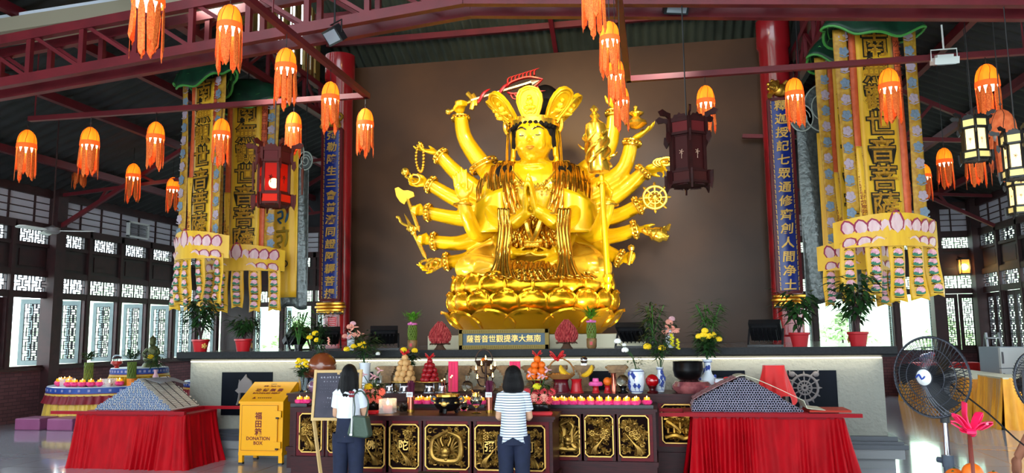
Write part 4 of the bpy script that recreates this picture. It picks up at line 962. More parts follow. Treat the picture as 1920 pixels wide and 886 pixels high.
# backing hangings: grey satin with a yellow panel
M_grey = mat('grey_satin', (92, 98, 98), .3, .3, noise=(14, (66, 72, 72)), bump=(14, .8))
def hanging(pl, pr_, ptop, pbot, pyl, pyr, pyt, pyb, Y, label, side):
    a, c = at(pl, pbot, Y=Y), at(pr_, ptop, Y=Y); W = c.x-a.x; H = at(pl, ptop, Y=Y).z-a.z
    t = T('backdrop_hanging', label, 'hanging', ((a.x+c.x)/2, Y, a.z), 0, 'grey satin hangings behind the prayer banners')
    MB().grid(lambda u, v: ((u-.5)*W, .03*sin(u*14+v*3)*(1-v*.5), v*H-.04*sin(u*9)*(1-v)), 40, 30, .01).build('satin_cloth', M_grey, t, True, ang=180)
    x0, x1 = at(pyl, pyb, Y=Y).x-(a.x+c.x)/2, at(pyr, pyb, Y=Y).x-(a.x+c.x)/2; z0, z1 = at(pyl, pyb, Y=Y).z-a.z, at(pyl, pyt, Y=Y).z-a.z
    pn = MB().grid(lambda u, v: (lerp(x0, x1, u), -.06+.02*sin(u*14+v*3), lerp(z0, z1, v)), 16, 20, .008).build('yellow_panel', M_silk, t, True, ang=180)
    MB().tube([(-W*.4, .0, H-.1), (-W*.4, 0, H+3.1)], .012, 6).build('hanging_cord', M_blackp, t); MB().tube([(W*.4, .0, H-.1), (W*.4, 0, H+3.1)], .012, 6).build('hanging_cord', M_blackp, t)
    # cloud-shaped head outlined with pale cord
    m = MB(); cd = MB(); xs = W/2
    for x, r in ((0, W*.36), (-W*.4, W*.2), (W*.4, W*.2)):
        m.prism([(x+r*cos(q), r*1.25*sin(q)) for q in [2*pi*i/28 for i in range(28)]], -.01, .02, XZ((0, 0, H+(.1 if x == 0 else -.06))))
        cd.tube([(x+r*cos(q), -.03, H+(.1 if x == 0 else -.06)+r*1.25*sin(q)) for q in [2*pi*i/28 for i in range(28)]], .012, 6, closed=True)
        cd.tube([(x+r*(1-i/40)*.75*cos(i*.4), -.03, H+(.1 if x == 0 else -.06)+r*(1-i/40)*.9*sin(i*.4)) for i in range(28)], .01, 6)
    m.build('cloud_head', M_grey, t, False); cd.build('pale_cord', mat('silver_cord', (170, 178, 172), .4), t)
    # stitched syllables running down the panel
    cols = ((24, 90, 96), (150, 26, 40), (24, 76, 110), (150, 120, 30), (40, 34, 24)); xm = (x0+x1)/2; n = 6; dz = (z1-z0)/n
    xm += side*-.0
    for k in range(5):
        z = z1-(k+.75)*dz*.98; q = MB(); mm = mat('syllable_%s' % ('teal', 'red', 'blue', 'ochre', 'brown')[k], cols[k], .6); w2 = .13; y = -.095
        if k < 4:
            q.tube([(xm-w2, y, z+.16), (xm+w2, y, z+.17)], .026, 6); q.tube(sp([(xm+w2*.7, y, z+.16), (xm+w2*.75, y, z), (xm+w2*.4, y, z-.15)], 8), [.026]*6+[.02, .008], 6)
            q.tube(sp([(xm-w2*.9, y, z+.05), (xm-w2*.2, y, z+.08), (xm-w2*.1, y, z-.04), (xm-w2*.8, y, z-.08), (xm-w2*.3, y, z-.16)], 14), .022, 6)
            if k % 2: q.ball((xm+w2*.2, y, z+.23), (.03, .01, .03), 8, 6)
        else:
            for s2 in range(4): q.tube([(xm+.06*cos(s2*pi/2)+.06*cos(b2), y, z+.09*sin(s2*pi/2)+.06*sin(b2)) for b2 in [2*pi*i/14 for i in range(14)]], .012, 6, closed=True)
            q.tube([(xm-.05, y, z-.05), (xm+.05, y, z+.05)], .012, 6); q.tube([(xm-.05, y, z+.05), (xm+.05, y, z-.05)], .012, 6)
        q.build('stitched_syllable', mm, pn)
hanging(508, 580, 300, 578, 505, 557, 285, 558, 14.4, 'grey satin hanging with a yellow panel behind the left banners', -1)
hanging(1512, 1600, 215, 566, 1548, 1600, 250, 548, 14.4, 'grey satin hanging with a yellow panel behind the right banners', 1)
# ---------------------------------------------------------------- orange cloth lanterns
def shade_mat():
    m = mat('lit_orange_cloth', (255, 136, 22), .7, emit=1.15, noise=(7, (255, 104, 12), (1, 1, .25)))
    return m
M_shade = shade_mat(); M_band = mat('orange_band_cloth', (246, 92, 26), .7, emit=.55); M_stream = mat('orange_streamer', (255, 128, 52), .75, noise=(60, (226, 82, 22)), trans=0)
M_bulb = mat('lit_bulb', (255, 240, 200), emit=7, ecol=(255, 232, 178)); M_shoff = mat('unlit_orange_cloth', (240, 122, 70), .8, noise=(20, (220, 96, 48)))
def make_lantern(lit=True):
    t = T('cloth_lantern', 'x', 'lantern', (0, 0, 0), 0, 'orange cloth lanterns on the hanging rails')
    m = MB(); r = .14
    prof = [(.0, .0), (.035, -.008), (.075, -.035), (.108, -.08), (.128, -.135), (.137, -.19), (.14, -.24)]
    m.lathe(prof, (0, 0, 0), 24, fn=lambda a, q, z: (q*(1+.03*sin(9*a)*(1-q/.16)), z)); m.build('dome_shade', M_shade if lit else M_shoff, t, True, ang=180)
    MB().lathe([(.142, -.235), (.145, -.25), (.147, -.3), (.144, -.312)], (0, 0, 0), 24).build('band', M_band if lit else M_shoff, t, True)
    m = MB()
    for k in range(7): 
        a = 2*pi*k/7; m.tube([((q+.004)*cos(a+.1*sin(i)), (q+.004)*sin(a+.1*sin(i)), z) for i, (q, z) in enumerate(prof[1:])], .003, 4)
    m.tube([(0, 0, 0), (0, 0, .05)], .006, 6); m.tube([(.012*cos(q), 0, .06+.012*sin(q)) for q in [2*pi*i/10 for i in range(10)]], .004, 5, closed=True); m.build('wire_frame', M_frame, t, True)
    MB().ball((0, 0, -.3), (.118, .118, .075), 16, 8).build('bulb', M_bulb if lit else M_white, t)
    for k in range(11):
        a = 2*pi*k/11; L = .44+.09*sin(k*2.7+1); w2 = .066; x, y = .137*cos(a), .137*sin(a); tx, ty = -sin(a), cos(a); sw = .03*sin(k*1.9)
        def f(u, v):
            q = (u-.5)*w2*(1 if v < .93 else 1-(v-.93)/.07*.8*abs(2*u-1))*(.45+.55*min(1, max(0, v-.03)*7)); z = -.3-v*L - (.03*(1-abs(2*u-1)) if v > .93 else 0)
            b = 1+.1*v*sin(k*1.3); return (x*b+tx*(q+sw*v), y*b+ty*(q+sw*v), z)
        MB().grid(f, 4, 14, .003).build('streamer', M_stream if lit else M_shoff, t, True, ang=180)
    return t
LP = [  # pixel of the dome top, dome width in pixels, label
    (52, 243, 34, 'on the left long rail, first from its wall end'), (170, 238, 34, 'on the left long rail, second from its wall end'), (293, 228, 32, 'on the left long rail, third from its wall end'),
    (416, 222, 32, 'on the left long rail, before the second left banner'), (551, 210, 30, 'above the hanging red-lit lantern, on the left long rail'), (685, 203, 32, 'at the end of the left rail, before the statue wall'),
    (620, 153, 34, 'before the left red column, above the blue couplet board'), (537, 90, 40, 'above the green canopy of the second left banner'), (432, 9, 46, 'before the canopy of the leftmost banner, large'), (281, -50, 58, 'at the top left edge, only its streamers in view'),
    (1111, -62, 46, 'at the top edge right of the crown, nearest of its row'), (1142, 40, 38, 'second in the row right of the statue crown'), (1154, 110, 32, 'third in the row right of the statue crown'), (1164, 160, 30, 'last in the row right of the statue crown'),
    (1322, 160, 34, 'on the right long rail, above the unlit dark wooden lantern'), (1488, 146, 34, 'on the right long rail, before the right blue couplet board'), (1665, 128, 38, 'on the right long rail, before the rightmost banner'), (1848, 120, 42, 'at the right edge, above the glowing black lanterns')]
DEP = [11]*6 + [9.9, 8.3, 6.7, 5.5] + [6.5, 8.0, 9.4, 10.5] + [11]*4
p0 = make_lantern()
for i, ((px, py, wd, lab), Y) in enumerate(zip(LP, DEP)):
    a = at(px, py, X=RXL if 6 <= i < 10 else RXR) if 6 <= i < 14 else at(px, py, Y=Y)
    o = p0 if i == 0 else copy_tree(p0); sc = wd/ppm(a)/.29
    for c in list(o.children):
        if c.name.startswith('hanging_cord'): bpy.data.objects.remove(c)
    o.location = a; o.scale = (sc, sc, sc); o['label'] = 'lit orange cloth lantern '+lab; o.rotation_euler = (0, 0, i*.8)
    MB().tube([(0, 0, .06), (0, 0, max(.07, (RAILZ-a.z)/sc))], .006, 5).build('hanging_cord', M_blackp, o)
far = [(151, 285, 24, 16.0, 'small, behind the second lantern of the left long rail'), (251, 306, 26, 16.0, 'small and far, over the left windows'), (325, 332, 23, 16.5, 'small and far, partly behind the leftmost banner'),
       (1769, 277, 28, 15.0, 'far right, tallest of the far row over the back windows'), (1731, 307, 25, 16.0, 'far right, second of the far row from the banner'), (1694, 325, 20, 17.0, 'far right, peeping past the rightmost banner'), (1824, 256, 34, 13.5, 'far right, under the first glowing black lantern')]
for px, py, wd, Y, lab in far:
    a = at(px, py, Y=Y); o = copy_tree(p0); sc = wd/ppm(a)/.29; o.location = a; o.scale = (sc, sc, sc); o['label'] = 'lit orange cloth lantern '+lab; o['group'] = 'orange cloth lanterns far off'
    for c in list(o.children):
        if c.name.startswith('hanging_cord'): bpy.data.objects.remove(c)
    zr = 5.42+(.37*(a.x-XL) if a.x < 0 else .42*(XR-a.x)); MB().tube([(0, 0, .06), (0, 0, (zr-a.z)/sc)], .006, 5).build('hanging_cord', M_blackp, o)
u0 = make_lantern(False); a = at(1876, 205, Y=10.7); u0.location = a; u0.scale = (1.15,)*3; u0['label'] = 'unlit pale orange cloth lantern among the glowing black lanterns at the right edge'; u0['group'] = 'orange cloth lanterns far off'
MB().tube([(0, 0, .05), (0, 0, 2.5)], .006, 5).build('hanging_cord', M_blackp, u0)

# ---------------------------------------------------------------- hexagonal palace lanterns
M_lw = mat('lantern_wood', (52, 18, 18), .5, noise=(9, (40, 14, 14)), spec=.15)
def palace(loc, s, label, glow, wood=M_lw, cord=3.0, rz=.2, tas=False):
    t = T('palace_lantern', label, 'lantern', loc, rz, 'hexagonal wooden lanterns'); t.scale = (s, s, s)
    def hexr(r): return [(r*cos(pi/3*k), r*sin(pi/3*k)) for k in range(6)]
    pan = {'red': mat('red_lit_panel', (170, 16, 8), .5, emit=.14, ecol=(255, 40, 10), spec=.1, alpha=.72), 'white': mat('white_lit_panel', (255, 232, 170), .4, emit=.9, ecol=(255, 226, 150), alpha=.8), None: mat('dark_red_panel', (56, 18, 18), .5, spec=.15)}[glow]
    lo = {'red': mat('red_lower_panel', (190, 30, 14), .5, emit=.2, ecol=(255, 50, 16), spec=.1), 'white': mat('cream_panel', (220, 196, 120), .4, emit=.5), None: mat('dark_red_panel2', (62, 22, 20), .5, spec=.15)}[glow]
    up = mat('wine_panel', (92, 26, 28), .5, spec=.15) if glow != 'white' else mat('cream_panel', (220, 196, 120), .4, emit=.5)
    f = MB()
    for z0, z1, r in ((-.05, .0, .24), (-.2, -.17, .24), (-.215, -.2, .21), (-.62, -.59, .21), (-.64, -.62, .25), (-.77, -.74, .25)):
        f.prism(hexr(r), z0, z1)
    for k in range(6):
        c, d = cos(pi/3*k), sin(pi/3*k)
        f.bar((.235*c, .235*d, 0), (.235*c, .235*d, -.2), .035); f.bar((.2*c, .2*d, -.2), (.2*c, .2*d, -.64), .04); f.bar((.25*c, .25*d, -.62), (.25*c, .25*d, -.78), .035)
        f.prism([(0, -.02), (.06, .02), (.13, .02), (.16, .07), (.11, .1), (.05, .07), (0, .06)], -.012, .012, FR((.23*c, .23*d, 0), (c, d, 0), (0, 0, 1)))     # upturned corner
        f.prism([(0, 0), (.05, .01), (.06, -.07), (.03, -.13), (0, -.09)], -.01, .01, FR((.235*c, .235*d, -.17), (c, d, 0), (0, 0, 1)))
        f.prism([(0, 0), (.05, .02), (.05, -.1), (.03, -.2), (.0, -.15)], -.01, .01, FR((.25*c, .25*d, -.64), (c, d, 0), (0, 0, 1)))
        a0, a1 = pi/3*k, pi/3*(k+1); p, q = Vector((.21*cos(a0), .21*sin(a0), 0)), Vector((.21*cos(a1), .21*sin(a1), 0)); mid = (p+q)/2; x = (q-p).normalized()
        f.prism([(-.08, 0), (-.06, .035), (-.02, .03), (0, .055), (.02, .03), (.06, .035), (.08, 0)], -.01, .01, FR(mid*1.1, x, (0, 0, 1)))
        for j in range(5): f.tube([mid*1.1+x*(.07*cos(b)-.0+(j-2)*.045)*.4+Vector((0, 0, -.79+.02*sin(b))) for b in [pi*i/6 for i in range(7)]], .006, 4)
    f.build('frame', wood, t, False)
    for z0, z1, r, mm, nm in ((-.17, -.05, .232, up, 'upper_panel'), (-.59, -.215, .2, pan, 'lamp_panel'), (-.74, -.64, .243, lo, 'lower_panel')):
        for k in range(6):
            a0, a1 = pi/3*k, pi/3*(k+1); p, q = Vector((r*cos(a0), r*sin(a0), 0)), Vector((r*cos(a1), r*sin(a1), 0)); m = MB(); i, j = p.lerp(q, .1)*.99, p.lerp(q, .9)*.99; n = (i+j).normalized()*.006
            m.add([i+Vector((0, 0, z0)), j+Vector((0, 0, z0)), j+Vector((0, 0, z1)), i+Vector((0, 0, z1)), i-n+Vector((0, 0, z0)), j-n+Vector((0, 0, z0)), j-n+Vector((0, 0, z1)), i-n+Vector((0, 0, z1))], [(0, 1, 2, 3), (7, 6, 5, 4), (0, 4, 5, 1), (1, 5, 6, 2), (2, 6, 7, 3), (3, 7, 4, 0)])
            o = m.build(nm, mm, t, False)
            if nm == 'lamp_panel':      # carved sprig on each panel
                g = MB(); mid = (i+j)/2+Vector((0, 0, (z0+z1)/2))+n*1.5; x = (j-i).normalized()
                for b in range(5): g.tube([mid, mid+x*.03*cos(b*1.26)+Vector((0, 0, .03*sin(b*1.26)))], .005, 4)
                g.tube([mid, mid+Vector((0, 0, -.08))], .004, 4); g.build('painted_sprig', mat('pale_inlay', (170, 130, 110), .5) if glow != 'red' else wood, o)
    if glow: MB().ball((0, 0, -.46), .07).build('bulb', mat('warm_bulb', (255, 240, 200), emit=25, ecol=(255, 225, 160)), t)
    MB().tube([(0, 0, -.02), (0, 0, .1), (0, 0, cord)], [.02, .008, .008], 6).build('hanging_cord', M_blackp, t)
    if tas:
        for k in (0, 2, 4):
            c, d = .38*cos(pi/3*k), .38*sin(pi/3*k)
            MB().tube([(c, d, .06), (c, d, -.25), (c, d, -.27), (c, d, -.62)], [.003, .004, .02, .012], 6).build('tassel', mat('brown_tassel', (86, 34, 18), .7), t)
    return t
a = at(515, 281, Y=10.4); palace(a, .98*70/ppm(a)/.5, 'dark wooden hexagonal lantern glowing red before the second left banner', 'red', mat('lantern_wood_red', (84, 26, 22), .5, spec=.15), (RAILZ-a.z)+1.5, .25, True)
a = at(1287, 226, Y=9.0); palace(a, 80/ppm(a)/.5, 'unlit dark wooden hexagonal lantern before the statue wall right of the golden statue', None, M_lw, 4, .6)
M_lb = mat('black_lantern_frame', (22, 18, 18), .4)
for i, (px, py, wd, Y, lab) in enumerate(((1824, 222, 52, 9.5, 'glowing white, leftmost of the three at the right edge'), (1904, 250, 56, 9.0, 'glowing white, upper of the two at the right edge'), (1910, 331, 46, 11.5, 'glowing white, lower one at the right edge over the white wall panels'))):
    a = at(px, py, Y=Y); palace(a, wd/ppm(a)/.5, 'black hexagonal lantern '+lab, 'white', M_lb, 3, .3+.2*i)
    lamp('POINT', 'lantern_lamp', a+Vector((0, -.0, -.35)), None, 12, (1, .85, .6), .1)
a = at(515, 340, Y=10.4); lamp('POINT', 'lantern_lamp', a, None, 3, (1, .3, .1), .08)
# wall lantern in the back right corner
a = at(1808, 500, Y=23.6); t = T('wall_lantern', 'small glowing wall lantern on the dark boarding in the back right corner', 'lantern', a)
m = MB(); m.b2((-.14, -.14, .2), (.14, .14, .24)); m.b2((-.12, -.12, -.22), (.12, .12, -.18))
for x in (-.12, .12):
    for y in (-.12, .12): m.bar((x, y, -.2), (x, y, .22), .02)
m.bar((0, 0, .24), (0, .4, .3), .03); m.build('frame', M_lb, t, False); MB().ball((0, 0, 0), .09).build('bulb', mat('warm_bulb', (255, 240, 200)), t); MB().b2((-.1, -.1, -.18), (.1, .1, .2)).build('pane', mat('amber_pane', (255, 190, 90), .3, emit=.5, alpha=.4), t, False)
# ceiling floodlight fixtures, ceiling fan, vent
for px, py, Y, lab, mm, rz in ((1268, 10, 9.2, 'black ceiling floodlight at the top edge right of the lantern row', M_blackp, .3), (627, 66, 8.9, 'black ceiling floodlight under the left truss above the red column', M_blackp, -.6), (1771, 114, 10.9, 'white square lamp fixed under the right long rail', M_white, 0)):
    a = at(px, py, Y=Y); t = T('ceiling_light', lab, 'ceiling light', a, rz); q = Matrix.Rotation(R(-50 if mm is M_blackp else 15), 3, 'X')
    m = MB(); m.box((0, 0, 0), (.3, .2, .09), rot=q); m.box((0, .02, .06), (.2, .14, .06), rot=q); m.build('housing', mm, t, False)
    MB().box(q @ Vector((0, 0, -.05)), (.24, .15, .01), rot=q).build('lens', mat('grey_lens', (150, 156, 165), .1), t, False)
    m = MB(); m.tube([(-.16, 0, 0), (-.16, 0, .16), (.16, 0, .16), (.16, 0, 0)], .01, 6); m.tube([(0, 0, .16), (0, 0, .5 if mm is M_white else .9)], .012, 6); m.build('bracket', mm, t, False)
def ceiling_fan():
    a = at(98, 432, Y=13.5); t = T('ceiling_fan', 'white three-bladed ceiling fan on a long rod at the left', 'ceiling fan', a)
    MB().lathe([(0, -.07), (.1, -.06), (.15, -.02), (.14, .05), (.06, .08), (.03, .1), (0, .1)], (0, 0, 0), 20).build('motor', mat('grey_motor', (120, 116, 118), .4), t)
    for k in range(3):
        b = 2*pi*k/3+.4; F = FR((0, 0, 0), (cos(b), sin(b), 0), (-sin(b), cos(b), .18))
        MB().prism([(.14, -.03), (.25, -.08), (.72, -.1), (.78, -.05), (.78, .06), (.7, .1), (.25, .08), (.14, .03)], -.006, .006, F).build('blade', M_white, t, False)
    MB().tube([(0, 0, .08), (0, 0, 3.1)], .014, 6).build('rod', M_frame, t); MB().lathe([(.02, 3.05), (.09, 3.12), (.1, 3.2), (0, 3.2)], (0, 0, 0), 14).build('ceiling_cup', M_frame, t)
ceiling_fan()
a = at(259, 432, X=XL+.1); t = T('wall_vent', 'white slatted air vent set high on the left wall panels', 'vent', a, pi/2)
m = MB()
for q in ((-.42, 0, .04, .4), (.42, 0, .04, .4)): m.box((q[0], 0, 0), (.06, .08, .44))
for z in (-.2, .2): m.box((0, 0, z), (.9, .08, .05))
m.build('frame', M_white, t, False); m = MB()
for k in range(9): m.box((0, .0, -.16+.04*k), (.8, .05, .012))
m.build('slats', mat('grey_slat', (150, 150, 156), .4), t, False)
# ---------------------------------------------------------------- altar tables with carved panels
M_paneb = mat('panel_backing', (24, 12, 10), .8, spec=.03)
def carving(x0, x1, z0, z1, y, seed, kind, par, ch=None):
    q = random.Random(seed); m = MB(); W, H = x1-x0, z1-z0; X = lambda u: x0+u*W; Zz = lambda v: z0+v*H
    n = int(120*W*H/.2)
    for k in range(max(80, n)):      # scrolling cloud and leaf curls
        u, v = q.uniform(.06, .94), q.uniform(.06, .94); r = q.uniform(.02, .045); a = q.uniform(0, 6.28); s = q.choice((-1, 1)); yy = y-q.uniform(.0, .025)
        if ch and abs(u-.5) < .27 and abs(v-.52) < .2: continue
        m.tube([(X(u)+r*(1-i/12)*cos(a+s*i*.5), yy-.01*sin(i*.5), Zz(v)+r*(1-i/12)*sin(a+s*i*.5)*.8) for i in range(11)], [.003+.0065*sin(pi*min(1, .2+i/12)) for i in range(11)], 5)
        if k % 3 == 0:
            for j in range(5): an = a+j*1.26; m.tube([(X(u), yy-.012, Zz(v)), (X(u)+.028*cos(an), yy-.016, Zz(v)+.028*sin(an)), (X(u)+.045*cos(an), yy-.006, Zz(v)+.045*sin(an))], [.006, .013, .003], 5)
    if kind == 'dragon':
        cx, cz = (x0+x1)/2, z0+H*.48
        pts = [(cx+.02, y-.04, z1-.06), (cx+.14*W/.5, y-.05, z1-.1), (x1-.07, y-.045, cz+.08), (x1-.07, y-.05, cz-.08), (cx+.1, y-.04, cz-.14), (cx-.1, y-.04, cz-.13), (x0+.07, y-.05, cz-.06), (x0+.08, y-.045, cz+.09), (cx-.08, y-.04, z1-.09), (cx+.02, y-.035, z1-.04)]
        m.tube(sp(pts, 46), [.014+.022*sin(pi*i/45) for i in range(46)], 8)
        m.ball((cx, y-.06, cz-.03), (.06, .05, .06)); m.ball((cx, y-.1, cz-.07), (.045, .03, .03))
        for s in (-1, 1):
            m.ball((cx+s*.035, y-.1, cz), .016, 8, 6); m.tube(sp([(cx+s*.03, y-.06, cz+.03), (cx+s*.06, y-.06, cz+.1), (cx+s*.04, y-.05, cz+.14)], 6), [.014, .013, .012, .01, .008, .003], 6)
            for j in range(6): an = .5+.42*j; m.tube(sp([(cx+s*.05, y-.05, cz-.03), (cx+s*(.06+.06*sin(an)), y-.06, cz+.09*cos(an)), (cx+s*(.06+.1*sin(an)), y-.05, cz+.14*cos(an))], 6), [.014, .014, .013, .011, .008, .002], 5)
            m.tube(sp([(cx+s*.05, y-.08, cz-.07), (cx+s*.12, y-.07, cz-.06), (cx+s*.15, y-.06, cz-.12)], 6), [.008]*4+[.006, .002], 5)
        m.ball((cx, y-.05, z0+.1), .03, 10, 8)
    elif kind == 'tree':
        s = q.choice((-1, 1)); cx = (x0+x1)/2
        for j in range(3): m.tube(sp([(cx-s*W*(.32-.1*j), y-.03, z0+.02), (cx-s*W*(.2-.05*j), y-.045, z0+H*.22), (cx+s*W*(.1+.12*j), y-.03, z0+H*(.35+.12*j))], 8), [.018, .018, .016, .014, .012, .01, .007, .003], 6)
        for j in range(5):
            u, v = q.uniform(.2, .8), q.uniform(.45, .85)
            if ch and abs(v-.52) < .2: continue
            for i in range(7): an = i*.9; m.ball((X(u)+.026*cos(an), y-.035, Zz(v)+.026*sin(an)), (.017, .012, .017), 6, 5)
            m.ball((X(u), y-.045, Zz(v)), .014, 6, 5)
    elif kind == 'scene':
        for j in range(4):
            u = .15+.22*j; m.tube([(X(u), y-.03, z0+H*.25), (X(u), y-.035, z0+H*(.4+.08*(j % 3)))], .018, 6); m.ball((X(u), y-.04, z0+H*(.44+.08*(j % 3))), .026, 8, 6)
            m.b2((X(u)-.05, y-.03, z0+H*(.62+.06*(j % 2))), (X(u)+.05, y-.005, z0+H*(.66+.06*(j % 2)))); m.ball((X(u), y-.03, z0+H*.82), (.05, .02, .03), 8, 6)
        m.tube(sp([(X(.05), y-.03, z0+H*.12), (X(.4), y-.045, z0+H*.2), (X(.7), y-.03, z0+H*.1), (X(.95), y-.03, z0+H*.16)], 12), .03, 6); m.tube(sp([(X(.1), y-.03, z0+H*.6), (X(.4), y-.04, z0+H*.45), (X(.6), y-.03, z0+H*.3)], 8), .028, 6)
    if ch:
        cx, cz, a, b = (x0+x1)/2, z0+H*.52, W*.23, H*.17
        m.tube([(cx-a, y-.03, cz-b), (cx+a, y-.03, cz-b), (cx+a, y-.03, cz+b), (cx-a, y-.03, cz+b)], .009, 6, closed=True)
    o = m.build('carved_relief', M_gilt if kind != 'scene' else mat('bright_carved_gilt', (214, 160, 60), .34, .7, noise=(9, (150, 104, 40))), par, True)
    if ch: text(ch, W*.4, ((x0+x1)/2, y-.03, z0+H*.52), M_giltb, o, 'character', .008, .0015)
def panel(t, x0, x1, z0, z1, y, seed, kind, ch=None, deep=.03):
    c = .035; b = MB(); b.b2((x0-.05, y-.012, z0-.05), (x1+.05, y+.02, z1+.05)); fr = b.build('panel_frame', M_woodred, t, False)
    MB().b2((x0, y-.02, z0), (x1, y-.013, z1)).build('panel_back', M_paneb, fr, False)
    q = [(x0+c, z0), (x1-c, z0), (x1, z0+c), (x1, z1-c), (x1-c, z1), (x0+c, z1), (x0, z1-c), (x0, z0+c)]
    MB().tube([(a, y-.025, d) for a, d in q], .011, 6, closed=True).build('gilt_line', M_giltb, fr, False)
    carving(x0+.02, x1-.02, z0+.02, z1-.02, y-.022, seed, kind, fr, ch)
def altar(name, label, x0, x1, y0, y1, zt, panels, base=.3, th=.06):
    t = T(name, label, 'altar table', ((x0+x1)/2, y0, 0)); X0, X1 = x0-(x0+x1)/2, x1-(x0+x1)/2
    m = MB(); m.b2((X0-.04, -.05, zt-.03), (X1+.04, y1-y0, zt)); m.b2((X0-.02, -.03, zt-th), (X1+.02, y1-y0, zt-.03)); m.build('table_top', M_wood, t, False)
    m = MB(); m.b2((X0, .0, base), (X1, y1-y0, zt-th)); m.b2((X0-.02, -.03, 0), (X1+.02, y1-y0, base-.06)); m.b2((X0-.035, -.045, base-.06), (X1+.035, y1-y0, base))
    for p in panels: m.b2((p[0]-.09-(x0+x1)/2, -.02, base), (p[0]-.055-(x0+x1)/2, .02, zt-th)); m.b2((p[1]+.055-(x0+x1)/2, -.02, base), (p[1]+.09-(x0+x1)/2, .02, zt-th))
    m.build('carcass', M_wood, t, False)
    for i, p in enumerate(panels): panel(t, p[0]-(x0+x1)/2, p[1]-(x0+x1)/2, p[2], p[3], 0, int(abs(p[0])*1000)+i, p[4], p[5] if len(p) > 5 else None)
    return t
ZF, ZM, ZB = .945, .955, 1.06
fx = lambda px, Y: at(px, 830, Y=Y).x
c0 = fx(840, 9.0)
front_p = []
for l, r, k, ch in ((675, 722, 'tree', '佛'), (732, 786, 'tree', '陀'), (799, 880, 'dragon', None), (892, 948, 'tree', '彌'), (962, 1022, 'tree', '阿')): front_p.append((fx(l, 9.0), fx(r, 9.0), .34, .84, k) + ((ch,) if ch else ()))
altar('carved_altar_table', 'dark rosewood front altar table with a gilt dragon panel in its middle', front_p[0][0]-.12, fx(1036, 9.0), 9.0, 9.6, ZF, front_p, .27)
mp = [(fx(l, 9.8), fx(r, 9.8), .385, .875, 'tree') for l, r in ((563, 604), (616, 658), (1098, 1150), (1162, 1217))]; mp.insert(2, (fx(1044, 9.8), fx(1087, 9.8), .385, .875, 'dragon'))
altar('carved_altar_table', 'long dark rosewood altar table behind the front one, carrying the pink lotus candles', fx(551, 9.8), fx(1228, 9.8), 9.8, 10.72, ZM, mp, .33)
altar('carved_altar_table', 'rearmost dark altar table holding the fruit pyramids, its gilt scene panel beside the red skirt', -5.3, 1.0, 10.8, 11.48, ZB, [(fx(1243, 10.8), fx(1300, 10.8), .42, .92, 'scene')], .3, .12)

# ---------------------------------------------------------------- lotus candles
M_lp = mat('pink_lotus_cup', (246, 40, 120), .35, noise=(18, (255, 90, 150))); M_amb = mat('amber_candle_glass', (255, 176, 40), .15, emit=.35); M_tray = mat('black_tray', (16, 14, 16), .3)  # amber glass emits in place of the flame lighting it
def make_candle():
    t = T('lotus_candle', 'x', 'candle', (0, 0, 0), 0, 'x'); m = MB()
    m.lathe([(0, 0), (.03, 0), (.058, .02), (.062, .045), (.05, .065), (.046, .06), (.05, .04), (0, .03)], (0, 0, 0), 24, fn=lambda a, r, z: (r*(1+.09*abs(sin(4*a))), z+.006*abs(sin(4*a)))); m.build('lotus_cup', M_lp, t)
    MB().lathe([(0, .04), (.036, .042), (.041, .08), (.036, .1), (.034, .1), (.038, .08), (0, .05)], (0, 0, 0), 16).build('candle_glass', M_amb, t)
    MB().lathe([(0, .07), (.009, .08), (.011, .092), (.005, .11), (0, .122)], (0, 0, 0), 8).build('flame', M_flame, t)
    return t
cd0 = make_candle(); nc = 0
def candle(px, py, Y, label, group, z=ZM+.02):
    global nc
    a = at(px, py, Y=Y); o = cd0 if nc == 0 else copy_tree(cd0); nc += 1; o.location = (a.x, Y, z); o['label'] = label; o['group'] = group; o.rotation_euler = (0, 0, nc*.7)
def tray(px0, px1, Y, d, label):
    x0, x1 = at(px0, 755, Y=Y).x, at(px1, 755, Y=Y).x; m = MB(); m.b2((x0, Y-d/2, ZM), (x1, Y+d/2, ZM+.018)); m.b2((x0, Y-d/2-.01, ZM), (x1, Y-d/2, ZM+.04))
    tag(m.build('candle_tray', M_tray, None, False), label, 'tray')
tray(1022, 1225, 9.98, .24, 'long black tray of pink lotus candles on the right part of the altar'); tray(775, 912, 9.98, .24, 'black tray of lotus candles behind the incense burner'); tray(553, 583, 9.98, .24, 'small black tray with two lotus candles behind the donation box')
for k in range(10): candle(1042+16.5*k, 755, 9.92, 'pink lotus candle in the front row of the right tray', 'front row of lotus candles, right tray')
for k in range(10): candle(1036+17.5*k, 750, 10.05, 'amber topped lotus candle in the back row of the right tray', 'back row of lotus candles, right tray')
candle(1213, 750, 10.04, 'deep pink lotus candle at the right end of the right tray', 'end candle')
for k in range(8): candle(784+17*k, 755, 9.92, 'pink lotus candle in the front row behind the incense burner', 'front row of lotus candles, middle tray')
for k in range(7): candle(790+17*k, 750, 10.05, 'amber topped lotus candle in the back row behind the incense burner', 'back row of lotus candles, middle tray')
for k in range(2): candle(562+13*k, 750, 9.98, 'pink lotus candle on the small tray between the donation box and the blackboard', 'lotus candles by the blackboard')

